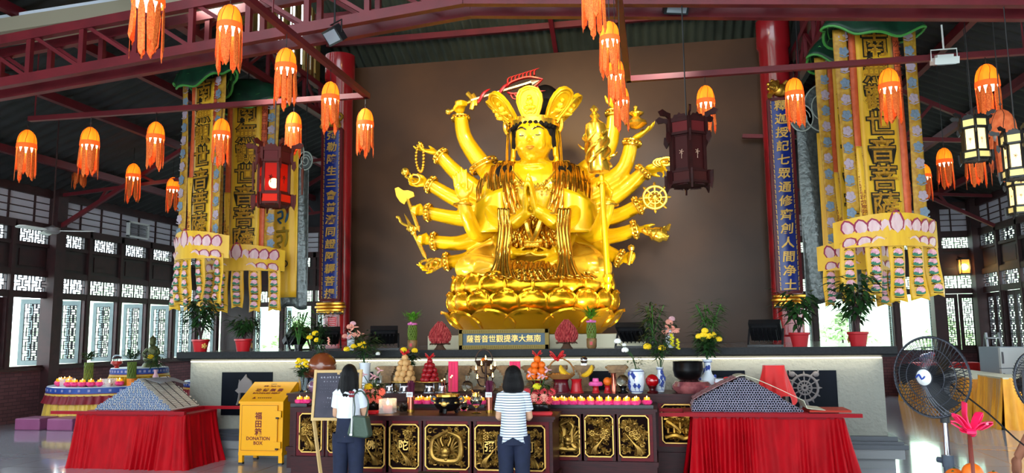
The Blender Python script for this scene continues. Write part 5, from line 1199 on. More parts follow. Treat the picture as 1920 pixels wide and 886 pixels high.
# ---------------------------------------------------------------- offerings
def thing1(name, label, cat, loc, mb, m, group=None, smooth=True):
    o = mb.build(name, m, None, smooth); o.location = loc; return tag(o, label, cat, group)
def B(px, Y, z=ZB): a = at(px, 720, Y=Y); return Vector((a.x, Y, z))
M_tan = mat('tan_carved_wood', (150, 112, 68), .5, noise=(14, (110, 78, 44)))
def stand_mb(w, h):
    m = MB(); d = w*.8
    for z0, z1, k in ((0, .12, 1.0), (.12, .2, .86), (.2, .3, .66), (.3, .62, .5), (.62, .72, .66), (.72, .82, .86), (.82, 1, 1.02)): m.b2((-w/2*k, -d/2*k, h*z0), (w/2*k, d/2*k, h*z1))
    for k in range(7): m.b2((-w*.26+k*w*.08, -d*.27, h*.34), (-w*.26+k*w*.08+w*.03, -d*.24, h*.6))
    for s in (-1, 1):
        for z in (.05, .9): m.tube([(s*w*.5, -d*.5, h*z), (s*w*.58, -d*.55, h*(z+.05))], .015, 6)
    return m
sm = None
for i, (px, Y, lab) in enumerate(((727, 11.36, 'leftmost, beside the pear pyramid'), (787, 11.36, 'between the pear and apple pyramids'), (826, 11.36, 'right of the apple pyramid'), (868, 11.36, 'behind the taller pink tablet'), (953, 11.36, 'behind the shorter pink tablet'), (1000, 11.36, 'behind the orange pyramid'), (1046, 11.36, 'behind the bow-topped basket'), (1096, 11.36, 'behind the bananas, a small glass ball on top'), (1158, 11.3, 'rightmost, behind the clear glass ball'))):
    if sm is None: sm = stand_mb(.27, .36).mesh('wooden_stand', False); sm.materials.append(M_tan)
    o = link('offering_stand', sm); o.location = B(px, Y); tag(o, 'tan carved wooden offering stand, '+lab, 'stand', 'carved offering stands')
# silver footed cups that carry the fruit plates
def cup(px, Y, label, m=M_steel, h=.13, r=.105, grp='footed cups under the offerings'):
    mb = MB(); mb.lathe([(0, 0), (r, 0), (r, .012), (r*.86, .02), (r*.7, h*.55), (r*.66, h*.8), (r*.8, h), (0, h)], (0, 0, 0), 24); return thing1('footed_cup', label, 'cup', B(px, Y), mb, m, grp)
def plate(px, Y, z, r, m, label):
    mb = MB(); mb.lathe([(0, 0), (r*.6, 0), (r, .022), (r, .028), (r*.6, .01), (0, .008)], (0, 0, 0), 24); return thing1('fruit_plate', label, 'plate', B(px, Y, z), mb, m, 'fruit plates on the altar')
def pyramid(px, Y, z, r, rows, m, name, label, group, squash=1.0):
    me = None; p = B(px, Y, z)
    for lv in range(rows):
        n = (7, 6, 5, 3, 1)[lv] if rows == 5 else (6, 5, 3, 1)[lv]; R0 = (2.3, 1.95, 1.6, 1.1, 0)[lv]*r if rows == 5 else (1.95, 1.6, 1.1, 0)[lv]*r
        for k in range(n):
            if me is None:
                mb = MB(); mb.ball((0, 0, 0), (r, r, r*squash), 14, 10); me = mb.mesh(name); me.materials.append(m)
            o = link(name, me); a = 2*pi*(k+.5*lv)/n; o.location = p+Vector((R0*cos(a), R0*sin(a), r*squash*.98+lv*r*1.52*squash)); tag(o, label, 'fruit', group)
            q = MB(); q.tube([(0, 0, r*squash*.9), (.004, 0, r*squash*1.08)], .004, 5); q.build('stem', M_frame, o)
    return p+Vector((0, 0, rows*r*1.52*squash+r*.4))
def bow(loc, label, s=.07, m=None, grp='red bows on the offerings'):
    t = T('ribbon_bow', label, 'bow', loc, 0, grp); m = m or mat('red_ribbon', (226, 30, 40), .4)
    for k in range(7):
        a = 2*pi*k/7; q = MB(); d = Vector((cos(a), sin(a)*.6, .5+.5*sin(k*2.1))); pts = sp([(0, 0, 0), d*s*.7+Vector((0, 0, s*.2)), d*s*1.1, d*s*.5-Vector((0, 0, s*.1))], 8); q.tube(pts, [s*.1]+[s*.26]*6+[s*.12], 6, flat=.22); q.build('loop', m, t)
    q = MB(); q.ball((0, 0, 0), s*.25); q.build('knot', m, t); return t
m_pear = mat('pale_pear', (222, 176, 116), .5, noise=(20, (206, 156, 96))); m_app = mat('red_apple', (178, 34, 42), .3, noise=(12, (150, 20, 30), (1, 1, .3))); m_orn = mat('orange_peel', (240, 112, 22), .45, bump=(120, .2))
M_gp = mat('gilt_plate', (214, 170, 80), .3, .7)
for px, nm, mm, lab in ((759, 'pear', m_pear, 'pale pear'), (806, 'apple', m_app, 'red apple')):
    cup(px, 10.98, 'bright steel footed cup under the %s pyramid plate' % nm); cup(px-28 if nm == 'pear' else px+24, 11.05, 'bright steel footed cup standing beside the %s pyramid' % nm); plate(px, 10.98, ZB+.13, .2, M_gp, 'gilt plate under the %s pyramid' % nm)
    top = pyramid(px, 10.98, ZB+.14, .05 if nm == 'pear' else .043, 5, mm, nm, '%s in the pyramid on the altar plate' % lab, '%ss of the altar pyramid' % nm, 1.0)
    bow(top, 'red bow on top of the %s pyramid' % nm)
t = cup(1008, 10.98, 'wine red footed cup under the orange pyramid plate', mat('wine_lacquer', (92, 14, 26), .25), .16, .1); plate(1008, 10.98, ZB+.16, .17, M_gp, 'gilt plate under the orange pyramid')
top = pyramid(1008, 10.98, ZB+.17, .055, 4, m_orn, 'orange', 'orange fruit in the tall pyramid on the altar plate', 'oranges of the altar pyramid', .95); bow(top, 'red bow on top of the orange pyramid')
# pink paper tablets
for px, Y, zb, zt, w, lab in ((850, 10.86, 730, 677, 18, 'tall bright pink paper tablet standing behind the incense burner'), (966, 10.95, 735, 677, 20, 'bright pink paper tablet behind the head of the woman in stripes')):
    p = B(px, Y); h = at(px, zt, Y=Y).z-ZB; W = w/ppm(p); t = T('paper_tablet', lab, 'tablet', p, 0, 'pink paper tablets'); q = MB(); q.b2((-W/2, -.015, .0), (W/2, .015, h)); q.build('folded_paper', mat('bright_pink_paper', (232, 36, 92), .6, noise=(8, (220, 28, 84), (6, 1, .5))), t, False)
    q = MB(); q.b2((-W*.16, -.018, .05), (-W*.12, -.014, h*.96)); q.b2((W*.12, -.018, .05), (W*.16, -.014, h*.96)); q.build('fold_line', mat('deep_pink', (196, 22, 74), .6), t, False); q = MB(); q.b2((-W*.6, -.05, 0), (W*.6, .05, .02)); q.build('foot', M_wood, t, False)
# candelabrum
def candelabrum():
    p = B(911, 11.0); t = T('candelabrum', 'dark branched candelabrum with small lit candles behind the front glass vessels', 'candelabrum', p); m = MB(); m.lathe([(0, 0), (.1, 0), (.09, .02), (.02, .04), (.015, .42), (0, .43)], (0, 0, 0), 14)
    sp_ = [(0, 0, .44)]
    for k, (x, y, z) in enumerate(((-.13, -.05, .3), (.09, -.06, .31), (.14, -.02, .35), (-.08, .08, .36), (.12, -.1, .2), (-.1, -.1, .18))): m.tube(sp([(0, 0, z-.1), (x*.7, y*.7, z-.08), (x, y, z)], 8), .01, 6); sp_.append((x, y, z))
    for s in sp_: m.lathe([(0, 0), (.03, .012), (.032, .02), (0, .015)], s, 10)
    m.build('stem', mat('dark_bronze', (46, 28, 22), .35, .6), t)
    for s in sp_: f = MB(); f.lathe([(0, .015), (.012, .018), (.012, .04), (0, .042)], s, 8); f.lathe([(0, .042), (.008, .05), (.009, .06), (0, .085)], s, 8); f.build('candle', M_flame, t)
candelabrum()
def basket(px, Y, z, r, h, label, m=None, fruit=None, bowc=True, loc=None, hand=1.3, base=True):
    m = m or mat('wicker', (150, 98, 44), .6, bump=(40, .8)); p = loc if loc else B(px, Y, z); t = T('fruit_basket', label, 'basket', p); q = MB()
    q.lathe([(0, 0), (r*.7, 0), (r, h), (r*.96, h), (r*.66, .012), (0, .012)], (0, 0, 0), 24)
    for k in range(5): q.tube([((r*.7+r*.31*k/4)*cos(a), (r*.7+r*.31*k/4)*sin(a), h*k/4) for a in [2*pi*i/24 for i in range(24)]], .009, 5, closed=True)
    q.build('bowl', m, t); q = MB(); q.tube([(r*.98*cos(a), 0, h+r*hand*sin(a)) for a in [pi*i/20 for i in range(21)]], .011*max(1, r/.2), 6); q.build('handle', m, t); return t, p
t, p = basket(908, 11.3, ZB+.36, .13, .07, 'dark wire handled basket holding one orange, high behind the candelabrum', mat('dark_wicker', (58, 36, 24), .6)); 
o = MB().ball((0, 0, .05), .05).build('orange', m_orn); o.location = p+Vector((0, 0, .02)); tag(o, 'single orange fruit lying in the dark handled basket', 'fruit')
thing1('wooden_stand', 'tall plain wooden stand under the dark handled basket', 'stand', B(908, 11.3), stand_mb(.3, .36), M_tan, None, False)
cup(1052, 10.95, 'wide wine red lacquer stand under the bow-topped basket', mat('wine_lacquer', (92, 14, 26), .25), .2, .15)
t, p = basket(1052, 10.95, ZB+.2, .19, .05, 'round wicker basket with arched handle and red bow beside the orange pyramid', None, hand=1.15); bow(p+Vector((-.04, -.02, .26)), 'large red bow tied to the arched basket handle', .11)
q = MB(); rr = random.Random(3)
for k in range(26): q.ball((rr.uniform(-.12, .12), rr.uniform(-.1, .1), .05), .022, 6, 5)
tag(q.build('dried_dates', mat('golden_dates', (196, 120, 40), .4)), 'golden brown dried dates heaped in the bow-topped basket', 'dried fruit', kind='stuff').location = p
# bananas on a red stand
cup(1081, 10.95, 'bright red footed stand under the bananas', M_redpl, .19, .1)
M_ban = mat('banana_skin', (244, 196, 40), .45, noise=(6, (226, 176, 30))); pb = B(1081, 10.95, ZB+.19)
for s in (-1, 1):
    t = T('banana_bunch', '%s yellow banana bunch on the red stand' % ('left' if s < 0 else 'right'), 'bananas', pb+Vector((s*.07, 0, 0)), 0, 'banana bunches')
    for k in range(6):
        a = -.9+.36*k; q = MB(); d = Vector((s*.16, -.06*sin(a*1.5), 0)); q.tube(sp([(0, 0, .045), (s*.07, -.08*sin(a), .02+.05*cos(a)), (s*.13, -.1*sin(a), .06+.07*cos(a)), (s*.15, -.11*sin(a), .12+.07*cos(a))], 9), [.01, .022, .026, .028, .028, .027, .024, .018, .006], 7); q.build('banana', M_ban, t)
    q = MB(); q.tube([(0, 0, .03), (-s*.02, 0, .09)], .02, 7); q.build('stalk', M_tan, t)
cup(1117, 10.92, 'small red footed stand under the pink cake', M_redpl, .1, .055); q = MB(); q.lathe([(0, 0), (.09, 0), (.1, .02), (.085, .05), (.045, .055), (.04, .1), (0, .102)], (0, 0, 0), 14, fn=lambda a, r, z: (r*(1+.05*abs(sin(4*a))), z)); thing1('pink_cake', 'small two tiered pink offering cake on a red stand', 'cake', B(1117, 10.92, ZB+.1), q, mat('pink_icing', (236, 96, 170), .5))
cup(1139, 10.92, 'small red footed stand under the single orange', M_redpl, .1, .055); q = MB(); q.ball((0, 0, .055), .06); q.ball((.05, .03, .055), .05); thing1('orange', 'large single orange on a small red stand left of the copper tube', 'fruit', B(1139, 10.92, ZB+.1), q, m_orn)
q = MB(); q.lathe([(0, 0), (.034, 0), (.034, .27), (.03, .275), (0, .275)], (0, 0, 0), 18); thing1('copper_tube', 'upright shiny copper coloured tube before the rightmost wooden stand', 'tube', B(1151, 10.86), q, mat('copper_metal', (186, 104, 84), .2, .9))
def globe(px, Y, r, m, label, sm_):
    t = T('glass_globe', label, 'globe', B(px, Y), 0, 'globes on small stands'); q = MB(); q.ball((0, 0, r+.075), r, 24, 16); q.build('globe', m, t); q = MB(); q.lathe([(0, 0), (r*.8, 0), (r*.85, .02), (r*.5, .04), (r*.45, .06), (r*.7, .09), (r*.6, .1), (0, .08)], (0, 0, 0), 18); q.build('stand', sm_, t)
globe(1168, 10.95, .085, M_glass, 'clear glass globe on a black stand left of the blue and white jar', M_black); globe(1223, 10.93, .09, mat('red_glass', (170, 6, 14), .05, coat=1), 'deep red glass globe on a dark stand right of the blue and white jar', mat('dark_red_stand', (70, 8, 12), .3)); globe(704, 11.0, .08, M_glass, 'clear glass globe behind the left pink flowers', M_black)
q = MB(); q.ball((0, 0, .07), .055, 16, 12); q.b2((-.04, -.04, 0), (.04, .04, .025)); thing1('small_glass_ball', 'small glass ball on a black foot atop the wooden stand behind the bananas', 'glass ball', B(1096, 11.36, ZB+.36), q, M_steel)
# porcelain
M_porc = mat('white_porcelain', (222, 228, 236), .15, coat=.6); M_cob = mat('cobalt_painting', (32, 60, 150), .3)
def vase(prof, loc, label, m, name='porcelain_vase', deco=True, cat='vase', grp=None):
    t = T(name, label, cat, loc, 0, grp); MB().lathe(prof, (0, 0, 0), 28).build('body', m, t)
    if deco:
        q = MB(); zz = max(p[1] for p in prof); rr = random.Random(int(loc[0]*100))
        for k in range(9):
            a, z = rr.uniform(pi*1.05, pi*1.95), rr.uniform(.2, .8)*zz; r = max(lerp(prof[i][0], prof[i+1][0], (z-prof[i][1])/max(1e-6, prof[i+1][1]-prof[i][1])) for i in range(len(prof)-1) if prof[i][1] <= z <= prof[i+1][1])
            for j in range(4): b = a+.12*cos(j*1.6); q.ball((r*cos(b), r*sin(b), z+.02*sin(j*1.6)), (.016, .016, .014), 6, 5)
            q.tube([(r*1.01*cos(a+.03*i), r*1.01*sin(a+.03*i), z-.03-.012*i) for i in range(4)], .004, 4)
        for z in (.08, .92): 
            r = max(lerp(prof[i][0], prof[i+1][0], .5) for i in range(len(prof)-1) if prof[i][1] <= z*zz <= prof[i+1][1]); q.tube([((r+.003)*cos(a), (r+.003)*sin(a), z*zz) for a in [2*pi*i/28 for i in range(28)]], .004, 4, closed=True)
        q.build('blue_painting', M_cob, t)
    return t
vase([(0, 0), (.075, 0), (.08, .015), (.1, .06), (.112, .16), (.11, .25), (.095, .305), (.08, .325), (.075, .325), (.07, .3), (0, .3)], B(1194, 10.9), 'large blue and white porcelain jar between the clear and red glass globes', M_porc, 'porcelain_jar', cat='jar')
SLIM = [(0, 0), (.05, 0), (.06, .03), (.075, .12), (.06, .2), (.035, .25), (.035, .3), (.055, .34), (.05, .34), (.03, .29), (0, .28)]
BULB = [(0, 0), (.07, 0), (.1, .04), (.135, .12), (.12, .18), (.06, .24), (.045, .3), (.05, .4), (.075, .44), (.07, .44), (.04, .39), (0, .38)]
# flowers in vases
def leafcluster(n, r, h, L, w, seed, droop=.3, z0=0, up=.6, rad0=0):
    m = MB(); q = random.Random(seed)
    for i in range(n):
        a = q.uniform(0, 2*pi); v = q.uniform(.1, 1); rr = rad0+r*v*q.uniform(.3, 1); p = Vector((rr*cos(a), rr*sin(a), z0+h*(q.uniform(.15, 1)*.6+.4*v)))
        b = a+q.uniform(-.8, .8); d = Vector((cos(b), sin(b), q.uniform(-droop, up))).normalized()*L*q.uniform(.7, 1.2); s = d.cross(Vector((0, 0, 1)))
        if s.length < 1e-4: s = Vector((1, 0, 0))
        s.normalize(); s *= w*q.uniform(.7, 1.1); dr = Vector((0, 0, -L*.22))
        m.add([p, p+d*.4+s, p+d*.4-s, p+d+dr, p+d*.4+Vector((0, 0, -w*.2))], [(0, 1, 4), (0, 4, 2), (1, 3, 4), (4, 3, 2)])
    return m
def stems(m, n, r, h, seed, z0=0, w=.006):
    q = random.Random(seed)
    for k in range(n): a = q.uniform(0, 6.28); m.tube(sp([(0, 0, z0), (r*.3*cos(a), r*.3*sin(a), z0+h*.5), (r*cos(a), r*sin(a), z0+h)], 5), w, 5)
    return m
def blossom(kind, r):
    m = MB()
    if kind == 'mum':
        for k in range(46): z = 1-2*(k+.5)/46*.8; a = k*2.4; s = math.sqrt(max(0, 1-z*z)); d = Vector((s*cos(a), s*sin(a), z*.8)); m.ball(d*r*.72, r*.3, 5, 4)
    elif kind == 'gerbera':
        for k in range(14): a = 2*pi*k/14; F = FR((0, 0, 0), (cos(a), -.25, sin(a)), (-sin(a), 0, cos(a))); m.prism([(r*.2, -.02*r), (r*.6, -.14*r), (r, 0), (r*.6, .14*r), (r*.2, .02*r)], -.003, .003, F)
        m.ball((0, -.012, 0), (r*.26, r*.14, r*.26), 8, 6)
    elif kind == 'lily':
        for k in range(3): a = 2*pi*k/3; m.tube(sp([(0, 0, 0), (r*.5*cos(a), -.02, r*.4*sin(a)), (r*cos(a), -.03, r*.75*sin(a))], 5), [r*.08, r*.3, r*.36, r*.25, r*.03], 6, flat=.4)
    elif kind == 'spike':
        for k in range(8): m.ball((.2*r*cos(k*2.4), .2*r*sin(k*2.4), (k-4)*r*.3), (r*.35, r*.35, r*.25), 6, 5)
    return m
M_pet = {'yellow': M_yel, 'coral': mat('coral_petals', (240, 112, 92), .6), 'salmon': mat('salmon_petals', (244, 164, 144), .6), 'rose': mat('pale_pink_petals', (232, 178, 188), .6), 'white': mat('white_petals', (240, 240, 236), .6), 'red': mat('red_petals', (210, 52, 62), .6), 'lime': mat('lime_petals', (226, 212, 30), .6)}
def bouquet(loc, label, prof, vm, fl, foliage, name='flower_vase', deco=True, grp='flower vases on the altar'):
    t = vase(prof, loc, label, vm, name, deco, 'flowers', grp); zt = max(p[1] for p in prof); n, r, h, L, w, seed, lm = foliage
    leafcluster(n, r, h, L, w, seed, .4, zt-.02).build('foliage', lm, t, False); st = MB()
    for x, y, z, kind, col, sz in fl: st.tube(sp([(0, 0, zt-.12), (x*.3, y*.3, zt+(z-zt)*.5), (x, y, z-sz*.3)], 5), .005, 5)
    st.build('stems', M_leafd, t)
    for x, y, z, kind, col, sz in fl: o = blossom(kind, sz).build('blossom', M_pet[col], t); o.location = (x, y, z)
    return t
GL = [(0, 0), (.05, 0), (.06, .1), (.065, .22), (.06, .22), (.045, .02), (0, .02)]
bouquet(Vector((-5.2, 11.0, ZB)), 'glass vase of bright yellow chrysanthemums just above the donation box', GL, M_glass, [(-.1+.035*k, -.03*(k % 3), .43+.03*(k % 2)+.02*sin(k), 'mum', 'yellow', .034) for k in range(7)]+[(-.07+.05*k, -.06, .38, 'mum', 'yellow', .03) for k in range(4)], (140, .16, .22, .12, .02, 2, M_leafd), deco=False)
bouquet(Vector((-5.08, 11.3, ZB)), 'tall porcelain vase of yellow chrysanthemums and bamboo sprays behind the donation box', BULB, M_porc, [(-.14, -.06, .8, 'mum', 'yellow', .05), (-.04, -.08, .86, 'mum', 'yellow', .055), (.0, -.1, .76, 'mum', 'yellow', .05), (.16, -.04, .75, 'spike', 'salmon', .05)], (260, .2, .75, .13, .02, 3, M_leafd))
bouquet(B(684, 11.2), 'tall white vase of yellow chrysanthemums and lilies behind the woman in white', [(0, 0), (.06, 0), (.075, .1), (.08, .35), (.09, .42), (.08, .42), (.06, .02), (0, .02)], M_porc, [(-.26, -.08, .62, 'mum', 'yellow', .05), (-.16, -.05, .66, 'mum', 'yellow', .05), (-.06, -.08, .68, 'mum', 'yellow', .045), (.0, -.07, .66, 'mum', 'yellow', .045), (-.02, -.03, .7, 'mum', 'yellow', .045), (-.18, .0, .95, 'lily', 'salmon', .09), (-.22, .0, .85, 'lily', 'salmon', .08), (-.08, .0, .85, 'lily', 'salmon', .08), (.22, -.05, .55, 'mum', 'white', .035)], (260, .3, .5, .16, .02, 5, M_leafd), deco=False)
bouquet(B(769, 11.22, ZB), 'dark vase with two yellow chrysanthemums behind the pear pyramid', SLIM, M_black, [(-.09, -.04, .6, 'mum', 'yellow', .052), (.08, -.04, .59, 'mum', 'yellow', .048)], (150, .12, .3, .1, .025, 6, M_leafd), deco=False)
bouquet(B(1238, 11.15), 'slim blue and white vase of yellow chrysanthemums behind the red globe', SLIM, M_porc, [(-.16, -.06, .62, 'mum', 'yellow', .06), (.04, -.06, .6, 'mum', 'yellow', .055), (.18, -.02, .72, 'spike', 'lime', .07), (.26, 0, .66, 'spike', 'lime', .06), (.14, -.02, .86, 'lily', 'salmon', .09), (.22, 0, .86, 'lily', 'salmon', .08)], (300, .24, .62, .14, .018, 7, M_leafd))
bouquet(B(1196, 10.97, ZB+.3), 'white daisies and fine foliage rising from the blue and white jar', [(0, 0), (.03, 0), (.04, .03), (0, .03)], M_leafd, [(-.26, -.03, .4, 'mum', 'white', .05), (-.17, -.03, .35, 'mum', 'white', .03), (-.16, -.05, .28, 'mum', 'white', .05)], (70, .2, .2, .07, .012, 8, M_leafd), 'flower_spray', False)
bouquet(B(1328, 11.2), 'tall blue and white vase of yellow chrysanthemums right of the black bowl', BULB, M_porc, [(-.1+.06*k, -.08, .75+.02*(k % 2), 'mum', 'yellow', .055) for k in range(4)]+[(.16, -.06, .71, 'mum', 'yellow', .05), (-.02, -.06, .83, 'mum', 'yellow', .05)], (300, .18, .42, .16, .025, 9, M_leafd))
# black bowl on its wrapped cushion, wooden fish on its own
def cushion(px, Y, r, h, m, label):
    q = MB(); q.lathe([(0, 0), (r*.8, .0), (r, h*.3), (r*1.02, h*.55), (r*.85, h*.9), (r*.4, h), (0, h)], (0, 0, 0), 32, fn=lambda a, rr, z: (rr*(1+.02*sin(11*a)), z)); return thing1('wrapped_cushion', label, 'cushion', B(px, Y), q, m, 'plastic wrapped cushions')
M_wrap = mat('wrapped_pink_cloth', (170, 96, 96), .15, noise=(8, (120, 60, 66)), coat=1, bump=(12, .6))
cushion(1297, 11.02, .27, .17, M_wrap, 'plastic wrapped dusky pink cushion under the black bowl')
q = MB(); q.lathe([(0, 0), (.12, 0), (.185, .05), (.205, .14), (.2, .235), (.205, .245), (.195, .25), (.185, .235), (.19, .14), (0, .04)], (0, 0, 0), 36); thing1('singing_bowl', 'large black metal singing bowl on a wrapped cushion at the right of the altar', 'bowl', B(1291, 11.02, ZB+.17), q, mat('black_bronze', (24, 24, 26), .3, .7))
cushion(604, 11.05, .21, .18, mat('wrapped_mauve_cloth', (140, 96, 120), .15, noise=(8, (110, 70, 100)), coat=1, bump=(12, .6)), 'plastic wrapped mauve cushion under the wooden fish drum')
t = T('wooden_fish_drum', 'large round brown wooden fish drum left of the blackboard', 'drum', B(604, 11.05, ZB+.18)); q = MB(); q.ball((0, 0, .2), (.21, .2, .2), 24, 16); q.build('body', mat('brown_lacquer', (128, 62, 30), .25, noise=(4, (110, 50, 24)), coat=.5), t)
q = MB(); q.tube(sp([(-.2, -.08, .1), (-.05, -.2, .04), (.14, -.16, .06), (.21, -.05, .12)], 12), .012, 6)
for k in range(10): q.tube([(-.2+.03*(k % 5)+.02*cos(b), -.12-.006*k, .06+.04*(k//5)+.02*sin(b)) for b in [2*pi*i/8 for i in range(8)]], .007, 4, closed=True)
q.build('carved_scales', mat('dark_brown_carving', (84, 36, 18), .4), t); q = MB(); q.ball((.25, -.05, .12), .035, 10, 8); q.tube([(.22, -.05, .12), (.14, -.1, .1)], .012, 6); q.build('striker', mat('cream_striker', (206, 186, 160), .6), t)
t = T('gift_box', 'white lidded box tied with red ribbon behind the right scroll pile', 'box', B(1364, 10.95)); q = MB(); q.b2((-.16, -.11, 0), (.16, .11, .16)); q.b2((-.165, -.115, .12), (.165, .115, .19)); q.build('box', mat('white_card', (214, 214, 224), .6), t, False); q = MB(); q.b2((-.02, -.118, 0), (.02, .118, .193)); q.b2((-.167, -.117, .13), (.167, .117, .145)); q.ball((0, 0, .2), (.05, .03, .015)); q.build('ribbon', mat('red_ribbon', (226, 30, 40), .4), t, False)
q = MB(); q.b2((-.17, -.1, 0), (.17, .1, .1)); thing1('red_box', 'red box beside the white gift box, at the altar end', 'box', B(1330, 10.9), q, M_redpl, None, False)
# draped red cloth over a stand
p = B(1452, 11.1); t = T('draped_stand', 'tall object covered with a bright red cloth right of the altar end', 'covered stand', Vector((p.x, 11.1, .0)))
def drape_fn(u, v):
    a = 2*pi*u; sq = max(abs(cos(a)), abs(sin(a))); r = lerp(.15, .24+.05*sin(4*a+.8)+.02*sin(11*a), v**1.2)/sq**.6
    return (r*cos(a)*.95, r*sin(a)*.7, ZB+.36-v*(.4+.14*max(0, cos(4*a+.6))))
q = MB(); q.grid(drape_fn, 72, 16); q.prism([tuple(drape_fn(i/72, 0)[:2]) for i in range(72)], ZB+.355, ZB+.36); q.build('red_cloth', mat('bright_red_cloth', (226, 18, 16), .6, noise=(4, (206, 12, 12)), sheen=.3), t, True, ang=60); q = MB(); q.b2((-.12, -.09, 0), (.12, .09, ZB+.35)); q.build('stand', M_wood, t, False)
# ---- on the front table
def Fr(px, Y, z=ZF): a = at(px, 770, Y=Y); return Vector((a.x, Y, z))
def burner():
    t = T('incense_burner', 'round black incense burner with a gilt rim on the front altar table', 'incense burner', Fr(839, 9.28)); q = MB(); q.lathe([(0, .03), (.09, .03), (.14, .07), (.165, .115), (.15, .16), (.13, .19), (.135, .2), (0, .2)], (0, 0, 0), 36); 
    for k in range(3): a = 2*pi*k/3+.5; q.tube([(.1*cos(a), .1*sin(a), .05), (.12*cos(a), .12*sin(a), 0)], [.03, .022], 8)
    for s in (-1, 1): q.tube(sp([(s*.15, 0, .14), (s*.2, 0, .15), (s*.18, 0, .2), (s*.14, 0, .18)], 8), .014, 6)
    q.build('bowl', M_black, t); q = MB(); q.lathe([(.125, .195), (.148, .2), (.148, .225), (.125, .228)], (0, 0, 0), 36); q.build('rim', M_brass, t); q = MB(); q.lathe([(0, .215), (.125, .21)], (0, 0, 0), 24); q.build('ash', mat('grey_ash', (150, 140, 130), .9), t)
    q = MB(); 
    for k in range(10): a = 2*pi*k/10; q.ball((.155*cos(a), .155*sin(a), .13), (.02, .02, .012), 6, 5)
    q.ball((0, -.16, .12), (.04, .015, .03)); q.build('gilt_ornament', M_giltb, t)
    for k, (x, y) in enumerate(((-.06, .02), (-.02, -.03), (.03, .01), (.05, -.02))): q = MB(); q.tube([(x, y, .21), (x*1.3, y*1.3, .38+.02*k)], .0035, 5); j = q.build('incense_stick', mat('incense', (150, 60, 50), .8), t); q = MB(); q.ball((x*1.3, y*1.3, .385+.02*k), .009, 6, 5); q.build('ember', M_flame, j)
burner()
for px, lab in ((770, 'left'), (918, 'right')):
    t = T('incense_tube', 'tall copper incense tube with purple sticks and white tag, %s of the black burner' % lab, 'incense holder', Fr(px, 9.3), 0, 'incense tubes on the front table'); q = MB(); q.lathe([(0, 0), (.042, 0), (.042, .2), (.038, .2), (.038, .02), (0, .02)], (0, 0, 0), 20); q.build('tube', mat('copper_metal', (186, 104, 84)), t); q = MB(); q.lathe([(.044, .005), (.045, .04)], (0, 0, 0), 20); q.build('gilt_band', M_brass, t)
    q = MB(); rr = random.Random(4)
    for k in range(46): a, r = rr.uniform(0, 6.28), rr.uniform(0, .034); q.tube([(r*cos(a), r*sin(a), .1), (r*1.5*cos(a), r*1.5*sin(a), .37+rr.uniform(-.02, .02))], .0042, 4)
    tag(q.build('incense_sticks', mat('purple_incense', (92, 16, 52), .8), t, False), kind='stuff'); q = MB(); q.b2((-.04, -.05, .19), (.04, -.047, .25)); g = q.build('tag', M_white, t, False); q = MB(); [q.box((-.02+.013*i, -.049, .222), (.006, .003, .026 if i % 2 else .016)) for i in range(4)]; inlay(g, q, M_redtxt)
q = MB(); q.lathe([(0, 0), (.06, 0), (.06, .008), (.014, .02), (.012, .06), (.05, .09), (.075, .15), (.06, .2), (.045, .24), (.07, .28), (.065, .28), (.04, .245), (.055, .19), (.07, .15), (.045, .095), (0, .09)], (0, 0, 0), 24); thing1('glass_goblet', 'tall clear cut glass goblet right of the black incense burner', 'goblet', Fr(893, 9.25), q, M_glass)
q = MB(); q.lathe([(0, 0), (.04, 0), (.06, .05), (.035, .1), (.045, .14), (.04, .14), (.03, .1), (.05, .05), (0, .01)], (0, 0, 0), 20); thing1('glass_vase', 'small clear glass vase behind the goblet', 'vase', Fr(870, 9.55), q, M_glass)
for px, Y, lab in ((862, 10.95, 'round glass flask of dark liquid behind the goblet'), (905, 10.9, 'round lidded glass jar behind the right incense tube')):
    q = MB(); q.ball((0, 0, .09), (.085, .085, .08)); q.lathe([(.03, .16), (.035, .24), (.05, .25), (0, .25)], (0, 0, 0), 14); thing1('glass_flask', lab, 'flask', B(px+14, Y), q, M_glass, 'glass flasks')
def acrylic():
    t = T('candle_box', 'clear square acrylic box holding a lit candle on the left of the front table', 'candle', Fr(727, 9.25)); q = MB()
    for a, b in (((-.085, -.085, 0), (.085, -.08, .17)), ((-.085, .08, 0), (.085, .085, .17)), ((-.085, -.08, 0), (-.08, .08, .17)), ((.08, -.08, 0), (.085, .08, .17))): q.b2(a, b)
    q.build('acrylic_box', mat('acrylic', (245, 248, 250), .05, alpha=.25), t, False); q = MB(); q.lathe([(0, 0), (.05, 0), (.06, .05), (.055, .09), (0, .08)], (0, 0, 0), 18); q.build('candle', mat('copper_wax', (200, 110, 80), .5), t); q = MB(); q.lathe([(0, .09), (.014, .105), (.016, .125), (.006, .16), (0, .18)], (0, 0, 0), 10); q.build('flame', M_flame, t)
acrylic(); lamp('POINT', 'candle_lamp', Fr(727, 9.22, ZF+.14), None, 1.2, (1, .6, .25), .03)
q = MB()
for k in range(18): a = k*2.4; r = .03+.045*(k/18); q.tube(sp([(0, 0, .02), (r*cos(a), r*sin(a), .03+.02*(k % 3)), (r*1.3*cos(a), r*1.3*sin(a), .13-.003*k)], 5), [.01, .022, .024, .016, .002], 6, flat=.5)
thing1('crystal_lotus', 'clear crystal lotus left of the left incense tube', 'crystal lotus', Fr(757, 9.3), q, M_glass)
BOWLP = [(0, 0), (.1, 0), (.12, .03), (.12, .09), (.1, .1), (0, .09)]
